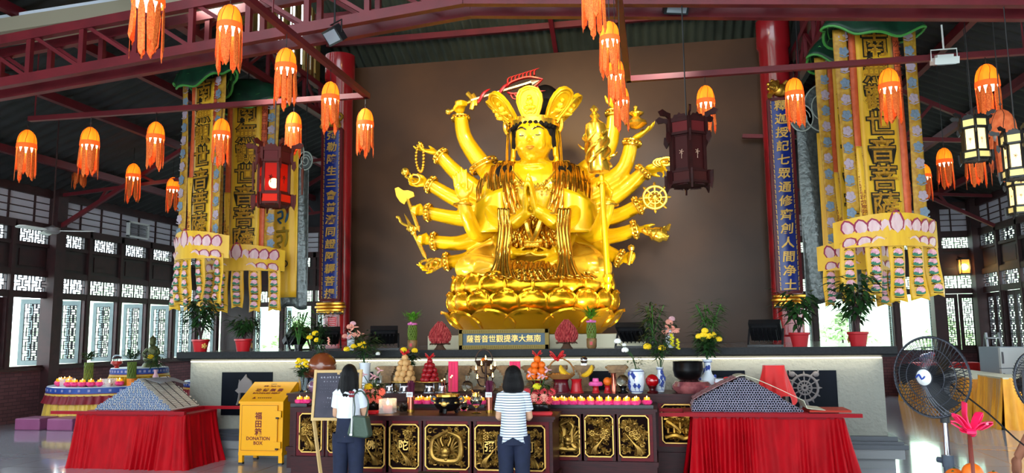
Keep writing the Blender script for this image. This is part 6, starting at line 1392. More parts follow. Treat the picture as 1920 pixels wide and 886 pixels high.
for px, c1, lab in ((699, 'coral', 'coral gerberas with a yellow mum in a black bowl, left on the front table'), (1014, 'red', 'red and salmon gerberas with a yellow mum, right on the front table')):
    fl = [(-.12+.06*k, -.12, .15+.03*(k % 2), 'gerbera', 'coral' if c1 == 'coral' else ('red', 'salmon')[k % 2], .06) for k in range(5)]+[(-.15+.1*k, -.08, .24, 'gerbera', c1 if k % 2 else 'salmon' if c1 == 'coral' else 'red', .06) for k in range(4)]+[(-.03, -.08, .3, 'mum', 'yellow' if c1 == 'coral' else 'lime', .055), (-.12, 0, .45, 'lily', 'rose', .06), (0, 0, .43, 'lily', 'rose', .06), (.09, 0, .5, 'lily', 'rose', .06), (.05, -.02, .42, 'lily', 'rose', .05)]
    bouquet(Fr(px, 9.5), lab, BOWLP, M_black, fl, (110, .16, .3, .16, .02, px, M_leafd), 'flower_bowl', False, 'flower bowls on the front table')
for px, lab in ((690, 'left'), (1016, 'right')):
    t = T('red_envelopes', 'flat stack of red paper envelopes at the %s end of the front table' % lab, 'envelopes', Fr(px, 9.15), .1, 'red envelope stacks'); 
    for k in range(4): q = MB(); q.box((0, 0, .006+.008*k), (.24, .14, .007), rz=.06*k-.1); q.build('envelope', mat('red_paper', (222, 24, 40), .5), t, False)
# ---------------------------------------------------------------- plinth-top plants and offerings
def potted(px, label, h, r, n, L, seed, pot='red', Y=11.9, w=.03, lm=None, up=.5):
    p = at(px, 650, Y=Y); t = T('potted_plant', label, 'plant', (p.x, Y, 1.65), seed, 'potted plants on the plinth'); q = MB()
    q.lathe([(0, 0), (.1, 0), (.13, .16), (.145, .17), (.145, .2), (.125, .2), (.12, .16), (0, .16)], (0, 0, 0), 24, fn=(lambda a, rr, z: (rr*(1+.03*sin(9*a)), z)) if pot == 'cloth' else None); q.build('pot', M_redpl if pot != 'cloth' else mat('red_wrapped_cloth', (170, 20, 30), .6), t)
    q = MB(); q.ball((0, -.135, .09), (.03, .012, .035), 8, 6)
    for k in range(5): a = 1.26*k; q.ball((.03*cos(a), -.135, .09+.03*sin(a)), (.02, .01, .02), 6, 5)
    q.build('gilt_ornament', M_giltb, t)
    leafcluster(n, r, h, L, w, seed, .7, .22, up).build('foliage', lm or M_leafd, t, False); stems(MB(), 7, r*.6, h*.7, seed, .15, .009).build('stems', M_frame, t)
potted(376, 'tall leafy plant in a red pot at the left end of the plinth', .72, .3, 260, .2, 1, w=.035)
potted(456, 'bushy fine leaved plant in a red pot, second from the left plinth end', .36, .26, 300, .17, 2, w=.022)
potted(1500, 'leafy plant in a red cloth wrapped pot by the right red column', .6, .3, 150, .2, 3, 'cloth', w=.04)
potted(1610, 'tall spreading plant in a red wrapped pot at the right end of the plinth', .85, .34, 260, .22, 4, 'cloth', w=.038)
for px, lab, sd in ((566, 'tall feathery bamboo foliage rising behind the left chrysanthemum vase', 11), (1330, 'tall feathery bamboo foliage rising above the chrysanthemums right of the black bowl', 12), (1225, 'dark feathery foliage right of the lotus floodlight', 13)):
    p = at(px, 650, Y=11.9); t = T('bamboo_spray', lab, 'plant', (p.x, 11.78, 1.65), sd, 'bamboo sprays'); leafcluster(190, .22, .6, .2, .016, sd, .4, .1, .5).build('foliage', M_leaf if sd != 13 else M_leafd, t, False); stems(MB(), 6, .2, .6, sd, .02, .008).build('stems', M_leaf, t); MB().lathe([(0, 0), (.06, 0), (.07, .1), (.06, .1), (0, .09)], (0, 0, 0), 14).build('pot', M_black, t)
for px, lab, sd in ((775, 'lucky bamboo bundle in a tan pot left of the golden lotus', 21), (1110, 'lucky bamboo bundle in a tan pot right of the name plaque', 22)):
    p = at(px, 648, Y=11.9); t = T('lucky_bamboo', lab, 'plant', (p.x, 11.85, 1.65), 0, 'lucky bamboo bundles'); MB().lathe([(0, 0), (.06, 0), (.075, .02), (.078, .14), (.07, .15), (0, .15)], (0, 0, 0), 18).build('pot', M_tan, t)
    q = MB(); q.b2((-.02, -.085, .05), (.02, -.07, .1)); q.build('pot_emblem', M_redpl, t, False)
    q = MB()
    for k in range(22): a = 2*pi*k/22; r = .055; s = 1 if k % 2 else -1; q.tube([((r+.014*sin(pi*i/7))*cos(a+s*i*.25), (r+.014*sin(pi*i/7))*sin(a+s*i*.25), .14+.035*i) for i in range(8)], .009, 5)
    q.build('woven_stalks', mat('bamboo_green', (96, 116, 40), .5), t); q = MB(); q.tube([(.06*cos(a), .06*sin(a), .4) for a in [2*pi*i/16 for i in range(16)]], .02, 6, closed=True); q.ball((0, -.08, .41), .025); q.build('pink_tie', mat('pink_tie', (226, 110, 180), .5), t)
    q = leafcluster(150, .12, .2, .13, .012, sd, -.2, .38, 1.6); q.build('leaves', mat('bright_leaf', (104, 170, 40), .5, noise=(9, (70, 140, 30))), t, False)
for px, lab in ((826, 'crimson lotus bud shaped offering left of the name plaque'), (1063, 'crimson lotus bud shaped offering right of the name plaque')):
    p = at(px, 648, Y=11.85); t = T('lotus_bud_offering', lab, 'offering', (p.x, 11.82, 1.65), 0, 'crimson lotus bud offerings'); q = MB(); mr = mat('crimson_paper_petals', (150, 34, 44), .5, noise=(20, (196, 84, 80)))
    q.lathe([(0, .1), (.1, .1), (.15, .16), (.14, .24), (.08, .33), (.02, .4), (0, .42)], (0, 0, 0), 20)
    for lv in range(9):
        z = .11+.033*lv; rr = (.12, .148, .155, .15, .138, .12, .095, .066, .035)[lv]
        for k in range(20 if lv < 6 else 12): a = 2*pi*(k+.5*(lv % 2))/(20 if lv < 6 else 12); q.tube([(rr*cos(a), rr*sin(a), z-.01), ((rr+.016)*cos(a), (rr+.016)*sin(a), z+.025), ((rr-.004)*cos(a), (rr-.004)*sin(a), z+.065)], [.012, .014, .002], 5)
    q.build('petals', mr, t); q = MB(); q.lathe([(0, 0), (.1, 0), (.07, .03), (.05, .07), (.1, .11), (0, .11)], (0, 0, 0), 18)
    for k in range(14): a = 2*pi*k/14; q.tube(sp([(.06*cos(a), .06*sin(a), .09), (.13*cos(a), .13*sin(a), .09), (.17*cos(a), .17*sin(a), .07+.02*(k % 2))], 5), [.012, .016, .014, .01, .002], 5)
    q.build('leafy_foot', mat('brown_leaf_foot', (84, 58, 44), .6), t)
for px, lab in ((660, 'tall white vase of pink roses on the plinth before the left column'), (1256, 'tall white vase of pink roses on the plinth right of the golden lotus')):
    p = at(px, 648, Y=11.95); bouquet(Vector((p.x, 11.9, 1.65)), lab, [(0, 0), (.05, 0), (.06, .05), (.06, .26), (.065, .28), (.055, .28), (.05, .02), (0, .02)], M_porc, [(0, -.03, .37, 'mum', 'salmon', .06), (-.08, -.05, .22, 'mum', 'salmon', .05), (.09, -.05, .24, 'mum', 'salmon', .055), (.0, -.08, .2, 'mum', 'rose', .04), (.04, -.02, .42, 'mum', 'rose', .05)], (60, .1, .14, .1, .016, px, M_leafd), 'rose_vase', False, 'rose vases on the plinth')

# ---------------------------------------------------------------- donation box
def donation():
    x0, x1, y0, d = -6.21, -5.51, 11.0, .5; xc = (x0+x1)/2; W = .70; t = T('donation_box', 'bright yellow metal donation box with red lettering, on legs', 'donation box', (xc, y0, 0)); my = mat('yellow_enamel', (246, 172, 8), .35, spec=.4); md = mat('dark_red_print', (120, 24, 12), .5)
    h0, hf, hb = .13, .92, 1.17
    q = MB(); q.prism([(0, h0), (d, h0), (d, hb), (d-.06, hb), (0, hf)], -W/2, W/2, FR((0, 0, 0), (0, 1, 0), (0, 0, 1)))
    q.prism([(-.02, hf-.03), (0, hf-.03), (d-.06, hb), (d-.06, hb+.012), (-.02, hf)], -W/2-.01, W/2+.01, FR((0, 0, 0), (0, 1, 0), (0, 0, 1))); q.build('cabinet', my, t, False)
    for x in (-W/2+.03, W/2-.03):
        for y in (.03, d-.03): k = MB(); k.b2((x-.03, y-.03, .02), (x+.03, y+.03, h0)); l2 = k.build('leg', my, t, False); k = MB(); k.b2((x-.032, y-.032, 0), (x+.032, y+.032, .025)); k.build('rubber_foot', M_blackp, l2, False)
    k = MB(); k.b2((-W/2, -.01, h0), (W/2, 0, h0+.05)); k.build('bottom_rail', my, t, False)
    k = MB(); k.b2((-W/2+.045, -.022, h0+.075), (W/2-.075, -.002, hf-.055)); dr = k.build('door', my, t, False)
    k = MB(); a, b, c, e = -W/2+.045, W/2-.075, h0+.075, hf-.055
    for u, v in (((a, c), (b, c+.004)), ((a, e-.004), (b, e)), ((a, c), (a+.004, e)), ((b-.004, c), (b, e))): k.b2((u[0], -.024, u[1]), (v[0], -.02, v[1]))
    k.build('door_outline', md, dr, False)
    for z in (.29, .74): k = MB(); k.b2((W/2-.13, -.045, z-.05), (W/2-.01, -.01, z+.045)); g = k.build('hinge', my, t, False); k = MB(); k.b2((W/2-.09, -.055, z-.07), (W/2-.05, -.03, z-.045)); k.build('lock', M_frame, g, False)
    text('福\n田\n箱', .115, (-.03, -.024, .585), md, dr, 'lettering', .001, .003, 1.02); text('DONATION\nBOX', .07, (-.03, -.024, .345), md, dr, 'lettering', .001, .002, .95)
    sl = math.atan2(hb-hf, d-.06); rot = Matrix.Translation((0, -.01, hf+.008)) @ Matrix.Rotation(sl, 4, 'X')
    def slope(s, size, v, x=0, off=.001, sp_=1.0):
        o = link('lettering', text_mesh(s, size, .001, off).copy(), md, t); o.data.transform(rot @ Matrix.Translation((x, v, .003)) @ Matrix.Diagonal((sp_, 1, 1, 1)))
    slope('感恩 · Thank You', .038, .39); slope('功 德 無 量', .085, .28, 0, .002, 1.1); slope('BOUNDLESS MERIT', .052, .2, -.01, .0015); slope('▲', .06, .075, -.15, .002); k = MB(); [k.add([rot @ Vector((-.09+.033*i+a2, .062+b2, .005)) for a2, b2 in ((0, 0), (.022, 0), (.022, .026), (0, .026))], [(0, 1, 2, 3)]) for i in range(7)]; inlay([c for c in t.children if c.name.startswith('lettering')][-1], k, md)
    k = MB(); k.add([rot @ Vector(v) for v in ((-.05, .44, .004), (.05, .44, .004), (.05, .452, .004), (-.05, .452, .004))], [(0, 1, 2, 3)]); k.build('coin_slot', M_blackp, t, False)
donation()

# ---------------------------------------------------------------- skirted tables with the scroll piles
M_satin = mat('red_satin_skirt', (182, 4, 20), .55, noise=(5, (156, 2, 15), (2, 2, .5)), spec=.12); M_rboard = mat('glossy_red_board', (150, 10, 26), .4, spec=.2)
def skirt_mesh(x0, x1, y0, y1, zt, zb, seed, amp=.035, flare=.06, freq=10.5):
    q = random.Random(seed); ph = [q.uniform(0, 6.28) for _ in range(6)]; P = 2*(x1-x0+y1-y0); xc, yc = (x0+x1)/2, (y0+y1)/2
    def f(u, v):
        s = u*P; a, b = x1-x0, y1-y0
        if s < a: p = (x0+s, y0); n = (0, -1); cr = min(s, a-s)
        elif s < a+b: p = (x1, y0+s-a); n = (1, 0); cr = min(s-a, a+b-s)
        elif s < 2*a+b: p = (x1-(s-a-b), y1); n = (0, 1); cr = min(s-a-b, 2*a+b-s)
        else: p = (x0, y1-(s-2*a-b)); n = (-1, 0); cr = min(s-2*a-b, P-s)
        wv = .5+.5*sin(s*freq*5.6+2.6*sin(s*5+ph[0])+1.8*sin(s*11.3+ph[2])+v*1.6*sin(s*7+ph[1])); wv = wv**1.3*(.55+.45*sin(s*4.1+ph[3]+v)+.25*sin(s*17+ph[4]))
        o = amp*2.1*(.3+.7*v**.7)*wv + flare*v**1.3; e = flare*v**1.3+amp*.5
        dx, dy = (p[0]-xc)/(a/2), (p[1]-yc)/(b/2); k = max(0, 1-cr/.12)
        return (p[0]+n[0]*o+(dx*e*k*.7 if n[0] == 0 else 0), p[1]+n[1]*o+(dy*e*k*.7 if n[1] == 0 else 0), lerp(zt, zb, v))
    return MB().grid(f, int(P*130), 12)
def skirted(name, label, x0, x1, y0, y1, zt, m, seed, top, cat='table', **k):
    t = T(name, label, cat, ((x0+x1)/2, (y0+y1)/2, 0)); skirt_mesh(x0, x1, y0, y1, zt-.01, .0, seed, **k).build('skirt', m, t, True, True, 180); MB().b2((x0-.01, y0-.01, zt-.03), (x1+.01, y1+.01, zt)).build('table_top', top, t, False, True)
    q = MB()
    for x in (x0+.06, x1-.06):
        for y in (y0+.06, y1-.06): l2 = MB().b2((x-.02, y-.02, 0), (x+.02, y+.02, zt-.03)).build('leg', M_chrome, t, False, True)
    return t
def tray_board(label, x0, x1, y0, y1, z, bars, pads=()):
    t = T('carrying_tray', label, 'tray', ((x0+x1)/2, (y0+y1)/2, z)); MB().b2((x0, y0, z), (x1, y1, z+.05)).build('board', M_rboard, t, False, True)
    for bx0, bx1, y in bars: MB().b2((bx0, y-.03, z-.0), (bx1, y+.03, z+.045)).build('carrying_bar', M_rboard, t, False, True)
    for a, b in pads: MB().b2((a[0], a[1], z+.05), (b[0], b[1], z+.075)).build('pad', mat('brick_red_pad', (178, 44, 24), .7), t, False, True)
    return t
def scroll_mesh(r, L, nm, m):
    q = MB(); S2 = 10; q.lathe([(r*.97, 0), (r, 0), (r, L), (r*.97, L)], (0, 0, 0), S2); q.lathe([(r*.72, L), (r*.72, 0)], (0, 0, 0), S2); q.lathe([(r*.72, 0), (r*.97, 0)], (0, 0, 0), S2); q.lathe([(r*.97, L), (r*.72, L)], (0, 0, 0), S2)
    q.v = [(v[0], v[2], v[1]) for v in q.v]; q.f = [tuple(reversed(f)) for f in q.f]; me = q.mesh(nm); me.set_sharp_from_angle(angle=R(40))
    for mm in m: me.materials.append(mm)
    q.mi = [0]*30+[2]*10+[1]*20  # third colour, on the inner faces, is the shade inside each roll
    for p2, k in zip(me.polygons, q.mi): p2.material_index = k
    return me, q
def pile(x0, x1, y0, z, r, L, hfun, limit, m, label, glabel, stufflabel, seed):
    me, q = scroll_mesh(r, L, 'paper_scroll', m); pos = []; row = 0; rr = random.Random(seed)
    while True:
        zz = z+r+row*r*1.74; n = 0; x = x0+r+(r if row % 2 else 0)
        while x < x1-r:
            if zz+r < z+hfun((x-x0)/(x1-x0)): pos.append((x+rr.uniform(-.002, .002), y0+rr.uniform(-.02, .02)-.0, zz)); n += 1
            x += 2*r
        row += 1
        if not n: break
    pos.sort(key=lambda p: p[2]); st = MB()
    for i, p in enumerate(pos):
        if i < limit: o = link('paper_scroll', me); o.location = p; tag(o, label, 'scroll', glabel)
        else: n0 = len(st.v); st.v += [(v[0]+p[0], v[1]+p[1], v[2]+p[2]) for v in q.v]; st.f += [tuple(a+n0 for a in f) for f in q.f]
    o = st.build('paper_scrolls', None, None)
    for mm in m: o.data.materials.append(mm)
    nf = len(q.mi)
    for k, p2 in enumerate(o.data.polygons): p2.material_index = q.mi[k % nf]
    tag(o, stufflabel, 'scrolls', None, 'stuff'); return len(pos)
# left
LX0, LX1 = -8.56, -6.78
skirted('skirted_table', 'red satin skirted table at the left carrying the blue-white scroll pile', LX0, LX1, 10.5, 11.3, .775, M_satin, 1, M_rboard, flare=.1)
tray_board('red carrying tray with long bars under the left scroll pile', -8.4, -6.98, 10.5, 11.28, .775, ((-8.95, -6.75, 10.44), (-8.4, -6.33, 11.34)))
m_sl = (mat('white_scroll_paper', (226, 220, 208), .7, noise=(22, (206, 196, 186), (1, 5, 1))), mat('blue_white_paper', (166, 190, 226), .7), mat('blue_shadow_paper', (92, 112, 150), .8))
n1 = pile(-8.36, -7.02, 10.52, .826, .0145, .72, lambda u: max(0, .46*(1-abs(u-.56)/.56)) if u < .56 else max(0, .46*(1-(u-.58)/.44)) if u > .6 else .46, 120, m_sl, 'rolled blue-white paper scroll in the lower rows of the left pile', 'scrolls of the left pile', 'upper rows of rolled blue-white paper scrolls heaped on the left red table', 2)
t = T('paper_sheet', 'loose grey paper sheet lying over the top of the left scroll pile', 'paper', (-7.58, 10.9, 1.29)); MB().grid(lambda u, v: (-.02+.38*u, -.38+.72*v, -.0+.03*sin(v*5)*u-.1*max(0, u-.3)-.02*v), 14, 14, .004).build('sheet', mat('grey_paper', (150, 154, 160), .7), t)
q = MB()
for k in range(4): 
    y = 10.6+.18*k; q.tube([(-7.55, y, 1.29), (-7.3, y, 1.09), (-7.0, y, .86)], .005, 4)
tag(q.build('tying_string', M_blackp), 'dark strings tying down the right flank of the left scroll pile', 'string')
# right
RX0, RX1 = .42, 2.16
skirted('skirted_table', 'red satin skirted table at the right carrying the dark-ended scroll pile', RX0, RX1, 10.12, 10.52, .84, M_satin, 5, M_rboard, flare=.12, amp=.05)
tray_board('purple-red carrying tray with long bars under the right scroll pile', .3, 1.78, 10.1, 10.66, .842, ((.0, 2.38, 10.07), (.0, .4, 10.64), (1.7, 2.2, 10.68)), (((1.8, 10.14, 0), (2.28, 10.6, 0)),))
m_sr = (mat('grey_pink_paper', (186, 170, 172), .7, noise=(25, (150, 110, 116))), mat('grey_blue_paper', (150, 152, 176), .7), mat('scroll_inside_shade', (24, 24, 36), .8))
def humped(u): return .425*max(0, min(1, (u+.12)/.55))**.8*(1 if u < .47 else max(0, 1-((u-.47)/.53)**1.15)) if u < .999 else 0
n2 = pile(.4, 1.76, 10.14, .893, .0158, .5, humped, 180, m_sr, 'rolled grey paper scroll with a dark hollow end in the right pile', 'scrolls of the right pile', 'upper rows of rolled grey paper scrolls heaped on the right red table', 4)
q = MB(); q.grid(lambda u, v: (lerp(.95, 1.98, u), 10.12+.48*v, .893+humped((lerp(.95, 1.76, u)-.4)/1.36)*1.02+.012 if u < .8 else .893+.03+.1*(1-u)), 30, 6, .006)
o = q.build('paper_strip', mat('cream_paper_strip', (214, 210, 186), .6)); tag(o, 'long cream paper strip draped down the right flank of the right scroll pile', 'paper')
q = MB(); q.grid(lambda u, v: (lerp(.42, 1.0, u), 10.13+.5*v, .893+humped((lerp(.42, 1.0, u)-.4)/1.36)*1.0+.012+.008*sin(u*60)*sin(v*9)), 50, 14, .006)
o = q.build('wrapping_paper', mat('pink_grey_wrapping', (176, 150, 156), .7, noise=(30, (140, 60, 64)))); tag(o, 'crumpled pinkish wrapping paper over the left flank of the right scroll pile', 'paper')

# ---------------------------------------------------------------- blackboard easel
def easel():
    a, b = at(583, 699, Y=8.72), at(672, 787, Y=8.72); W, H = .56, .55; t = T('blackboard_easel', 'wooden framed blackboard on an A-frame easel left of the woman in white', 'blackboard', (a.x+W/2, 8.72, 0), .05); z0 = b.z-.0
    sl = .16
    def y(z): return (z-.3)*sl
    q = MB(); q.bar((0, y(z0), z0), (0, y(z0+H), z0+H), W-.03, .012, (0, -1, 0)); q.build('blackboard', mat('slate_board', (62, 60, 72), .8, noise=(6, (76, 72, 84))), t, False)
    ml = mat('light_pine', (206, 170, 112), .55); q = MB()
    for x in (-W/2, W/2): q.bar((x, y(z0)-.01, z0-.02), (x, y(z0+H)-.01, z0+H+.02), .032, .03, (0, -1, 0))
    for z in (z0, z0+H): q.bar((-W/2, y(z)-.01, z), (W/2, y(z)-.01, z), .03, .032)
    q.build('frame', ml, t, False)
    q = MB(); q.bar((-W/2+.01, y(z0), z0), (-.06, -.06, 0), .035, .025); q.build('leg', ml, t, False); q = MB(); q.bar((W/2-.01, y(z0), z0), (.06, -.06, 0), .035, .025); q.build('leg', ml, t, False); q = MB(); q.bar((0, y(z0+H), z0+H), (0, .2, 0), .03, .025); q.build('leg', ml, t, False)
    q = MB(); rr = random.Random(9)
    for k, (z, n, s) in enumerate(((H-.07, 12, .02), (H-.12, 10, .012), (H-.16, 16, .007), (H-.2, 16, .007), (H-.24, 16, .007), (H-.31, 7, .018), (H-.36, 10, .009), (H-.41, 9, .008))):
        for j in range(n):
            x = (j-(n-1)/2)*.44/max(n, 12)+rr.uniform(-.004, .004); zz = z0+z
            for i in range(3 if s > .01 else 1): q.box((x+rr.uniform(-.3, .3)*s, y(zz)-.009, zz+rr.uniform(-.5, .5)*s), (s*rr.uniform(.5, 1), .003, s*.16))
            if s > .01: q.box((x, y(zz)-.009, zz), (s*.15, .003, s))
    q.build('chalk_writing', mat('chalk', (196, 196, 206), .9), t, False)
easel()

# ---------------------------------------------------------------- round offering tables, cushions at the left
M_yskirt = mat('yellow_satin', (224, 186, 76), .45, noise=(5, (206, 164, 54), (2, 2, .5)), sheen=.3); M_mar = mat('maroon_satin', (140, 22, 40), .5, noise=(5, (116, 16, 32), (2, 2, .5))); M_bluec = mat('blue_brocade', (32, 74, 160), .5, noise=(8, (24, 60, 140)))
def round_table(name, label, x, y, r, zt, zmar, zb=0, ysk=M_yskirt):
    t = T(name, label, 'table', (x, y, zb)); h = zt-zb; MB().lathe([(0, h), (r, h), (r+.01, h-.01), (r+.02, h-.02)], (0, 0, 0), 48).build('table_top', mat('white_table_top', (206, 214, 226), .3), t)
    MB().lathe([(r+.02, h-.015), (r+.03, h-.14)], (0, 0, 0), 64).build('blue_valance', M_bluec, t)
    MB().lathe([(r+.035, h-.135), (r+.04, h-.155)], (0, 0, 0), 64).build('maroon_band', M_mar, t); MB().lathe([(r+.04, h-.15), (r+.045, h-.19)], (0, 0, 0), 64).build('yellow_band', M_yskirt, t)
    fo = lambda amp, n: (lambda a, rr, z: (rr+amp*sin(n*a+1.5*sin(5*a)), z))
    if zmar: MB().lathe([(r+.03, h-.18), (r+.06, h-.28), (r+.1, h-zmar)], (0, 0, 0), 300, fo(.018, 46)).build('maroon_flounce', M_mar, t, True, ang=180)
    MB().lathe([(r-.01, h-.18), (r+.02, h*.5), (r+.09, .0)], (0, 0, 0), 300, fo(.028, 38)).build('pleated_skirt', ysk, t, True, ang=180)
    if zb == 0: MB().lathe([(0, 0), (.3, 0), (.3, .03), (.06, .05), (.06, h-.02), (0, h-.02)], (0, 0, 0), 20).build('pedestal', M_chrome, t)
    q = MB()
    for k in range(40): a = 2*pi*k/40; q.box(((r+.028)*cos(a), (r+.028)*sin(a), h-.075), (.05, .012, .05), rz=a+pi/2)
    inlay([c for c in t.children if c.name.startswith('blue_valance')][0], q, mat('pale_embroidery', (150, 150, 190), .6)); return t
round_table('round_offering_table', 'large round offering table with blue, maroon and pleated yellow skirts at the left', -12.55, 16.45, 1.3, .83, .36)
round_table('round_riser', 'smaller round blue and yellow tier standing on the large offering table', -11.95, 16.6, .6, 1.2, None, .83, mat('gold_satin', (206, 156, 30), .45))
round_table('round_offering_table', 'blue topped round table with maroon skirt half hidden by the plinth end', -10.35, 17.6, .9, .86, .55)
def zt(px, Y, z): a = at(px, 700, Y=Y); return Vector((a.x, Y, z))
p = Vector((-11.75, 16.75, 1.2)); t = T('bodhisattva_figurine', 'small bronze green seated bodhisattva figurine on the round tier by the windows', 'figurine', p); q = MB(); q.lathe([(0, 0), (.22, 0), (.2, .06), (.16, .1), (0, .1)], (0, 0, 0), 20); q.ball((0, 0, .18), (.22, .15, .1)); q.ball((0, .02, .34), (.13, .1, .17)); q.ball((0, 0, .56), (.075, .08, .09)); q.lathe([(.07, .6), (.08, .66), (.02, .72), (0, .76)], (0, 0, 0), 12)
for s in (-1, 1): q.tube(sp([(s*.13, 0, .42), (s*.2, -.05, .3), (s*.06, -.14, .24)], 6), .04, 6)
q.build('figure', mat('mossy_bronze', (96, 98, 58), .5, .4, noise=(10, (70, 80, 44))), t)
for px, Y, z, lab in ((166, 15.6, .83, 'lucky bamboo in a black bowl on the left of the round offering table'), (247, 15.75, .83, 'lucky bamboo in an orange glass before the small round tier')):
    p = zt(px, Y, z); t = T('lucky_bamboo', lab, 'plant', p, 0, 'lucky bamboo at the left'); q = MB(); q.lathe([(0, 0), (.14, 0), (.18, .06), (.15, .1), (0, .1)] if px < 200 else [(0, 0), (.09, 0), (.1, .16), (0, .15)], (0, 0, 0), 18); q.build('bowl', M_black if px < 200 else mat('orange_glass', (240, 130, 40), .3), t)
    q = MB()
    for k in range(20): a = 2*pi*k/20; q.tube([(.085*cos(a+i*.25*(1 if k % 2 else -1)), .085*sin(a+i*.25*(1 if k % 2 else -1)), .1+.07*i) for i in range(7)], .013, 5)
    q.build('woven_stalks', mat('bamboo_green', (96, 116, 40)), t); leafcluster(150, .2, .25, .15, .02, px, -.1, .5, 1.3).build('leaves', M_leafd, t, False)
p = Vector((-12.3, 16.25, 1.2)); t = T('glass_lotus_bowl', 'glass globe over a red lotus bowl at the left of the round tier', 'bowl', p); q = MB(); q.lathe([(0, 0), (.06, 0), (.04, .04), (.13, .1), (.12, .16), (0, .1)], (0, 0, 0), 16, fn=lambda a, r, z: (r*(1+.1*sin(8*a)), z)); q.build('red_lotus', mat('red_lotus_bowl', (190, 50, 40), .3), t); q = MB(); q.ball((0, 0, .2), .11); q.build('glass_globe', M_glass, t)
bouquet(zt(292, 16.0, .83), 'pink vase with one yellow flower and long leaves beside the round tier', SLIM, mat('pink_porcelain', (220, 170, 180), .3), [(-.12, -.03, .62, 'mum', 'yellow', .07), (.1, 0, .5, 'lily', 'rose', .06)], (60, .2, .5, .3, .02, 77, M_leafd), deco=False, grp=None)
rr = random.Random(12)
for k in range(16):
    a = pi*(1.02+.9*k/16); p = Vector((-12.55+1.08*cos(a), 16.45+1.08*sin(a), .83)); o = None
    if min((p-q2).length for q2 in (zt(166, 15.6, .83), zt(247, 15.75, .83), zt(128, 15.55, .83), zt(206, 15.55, .83), zt(292, 16.0, .83))) < .16 or (p-Vector((-11.95, 16.6, .83))).length < .72: continue
    o = copy_tree(cd0); o.location = p; o.scale = (1.5, 1.5, 1.5); tag(o, 'lotus candle lit along the edge of the round offering table', 'candle', 'candles on the round offering table'); 
for k, (px, lab) in enumerate(((128, 'left of the black bamboo bowl'), (206, 'right of the black bamboo bowl'))):
    p = zt(px, 15.55, .83); t = T('candle_box', 'glass candle box on the round offering table, '+lab, 'candle', p, 0, 'glass candle boxes'); q = MB()
    for s in (-1, 1): q.b2((s*.11-.004, -.11, 0), (s*.11+.004, .11, .17)); q.b2((-.11, s*.11-.004, 0), (.11, s*.11+.004, .17))
    q.build('glass_box', mat('acrylic', (245, 248, 250)), t, False); q = MB(); q.lathe([(0, 0), (.06, 0), (.07, .06), (0, .08)], (0, 0, 0), 12); q.build('candle', mat('copper_wax', (200, 110, 80)), t); q = MB(); q.lathe([(0, .08), (.014, .1), (0, .15)], (0, 0, 0), 8); q.build('flame', M_flame, t)
M_cush = mat('plum_vinyl', (152, 84, 124), .4, noise=(2, (138, 74, 112)))
for k, lab in enumerate(('leftmost of the plum kneeling cushions on the floor', 'middle plum kneeling cushion on the floor', 'plum kneeling cushion nearest the left red table')):
    x = -13.29+.77*k; w2 = .6; q = MB(); q.grid(lambda u, v: (0, 0, 0), 1, 1) if False else None
    prof = []; q.box((0, 0, .12), (w2, .55, .24)); o = q.build('kneeling_cushion', M_cush, None, False); bv = o.modifiers.new('b', 'BEVEL'); bv.width = .025; bv.segments = 3; o.location = (x+w2/2, 14.75, 0); tag(o, lab, 'cushion', 'kneeling cushions')
    q = MB(); q.tube([(sx2*.295, sy2*.27, .2) for sx2, sy2 in ((-1, -1), (1, -1), (1, 1), (-1, 1))], .007, 5, closed=True); q.build('piping', mat('dark_plum', (96, 40, 74), .4), o)

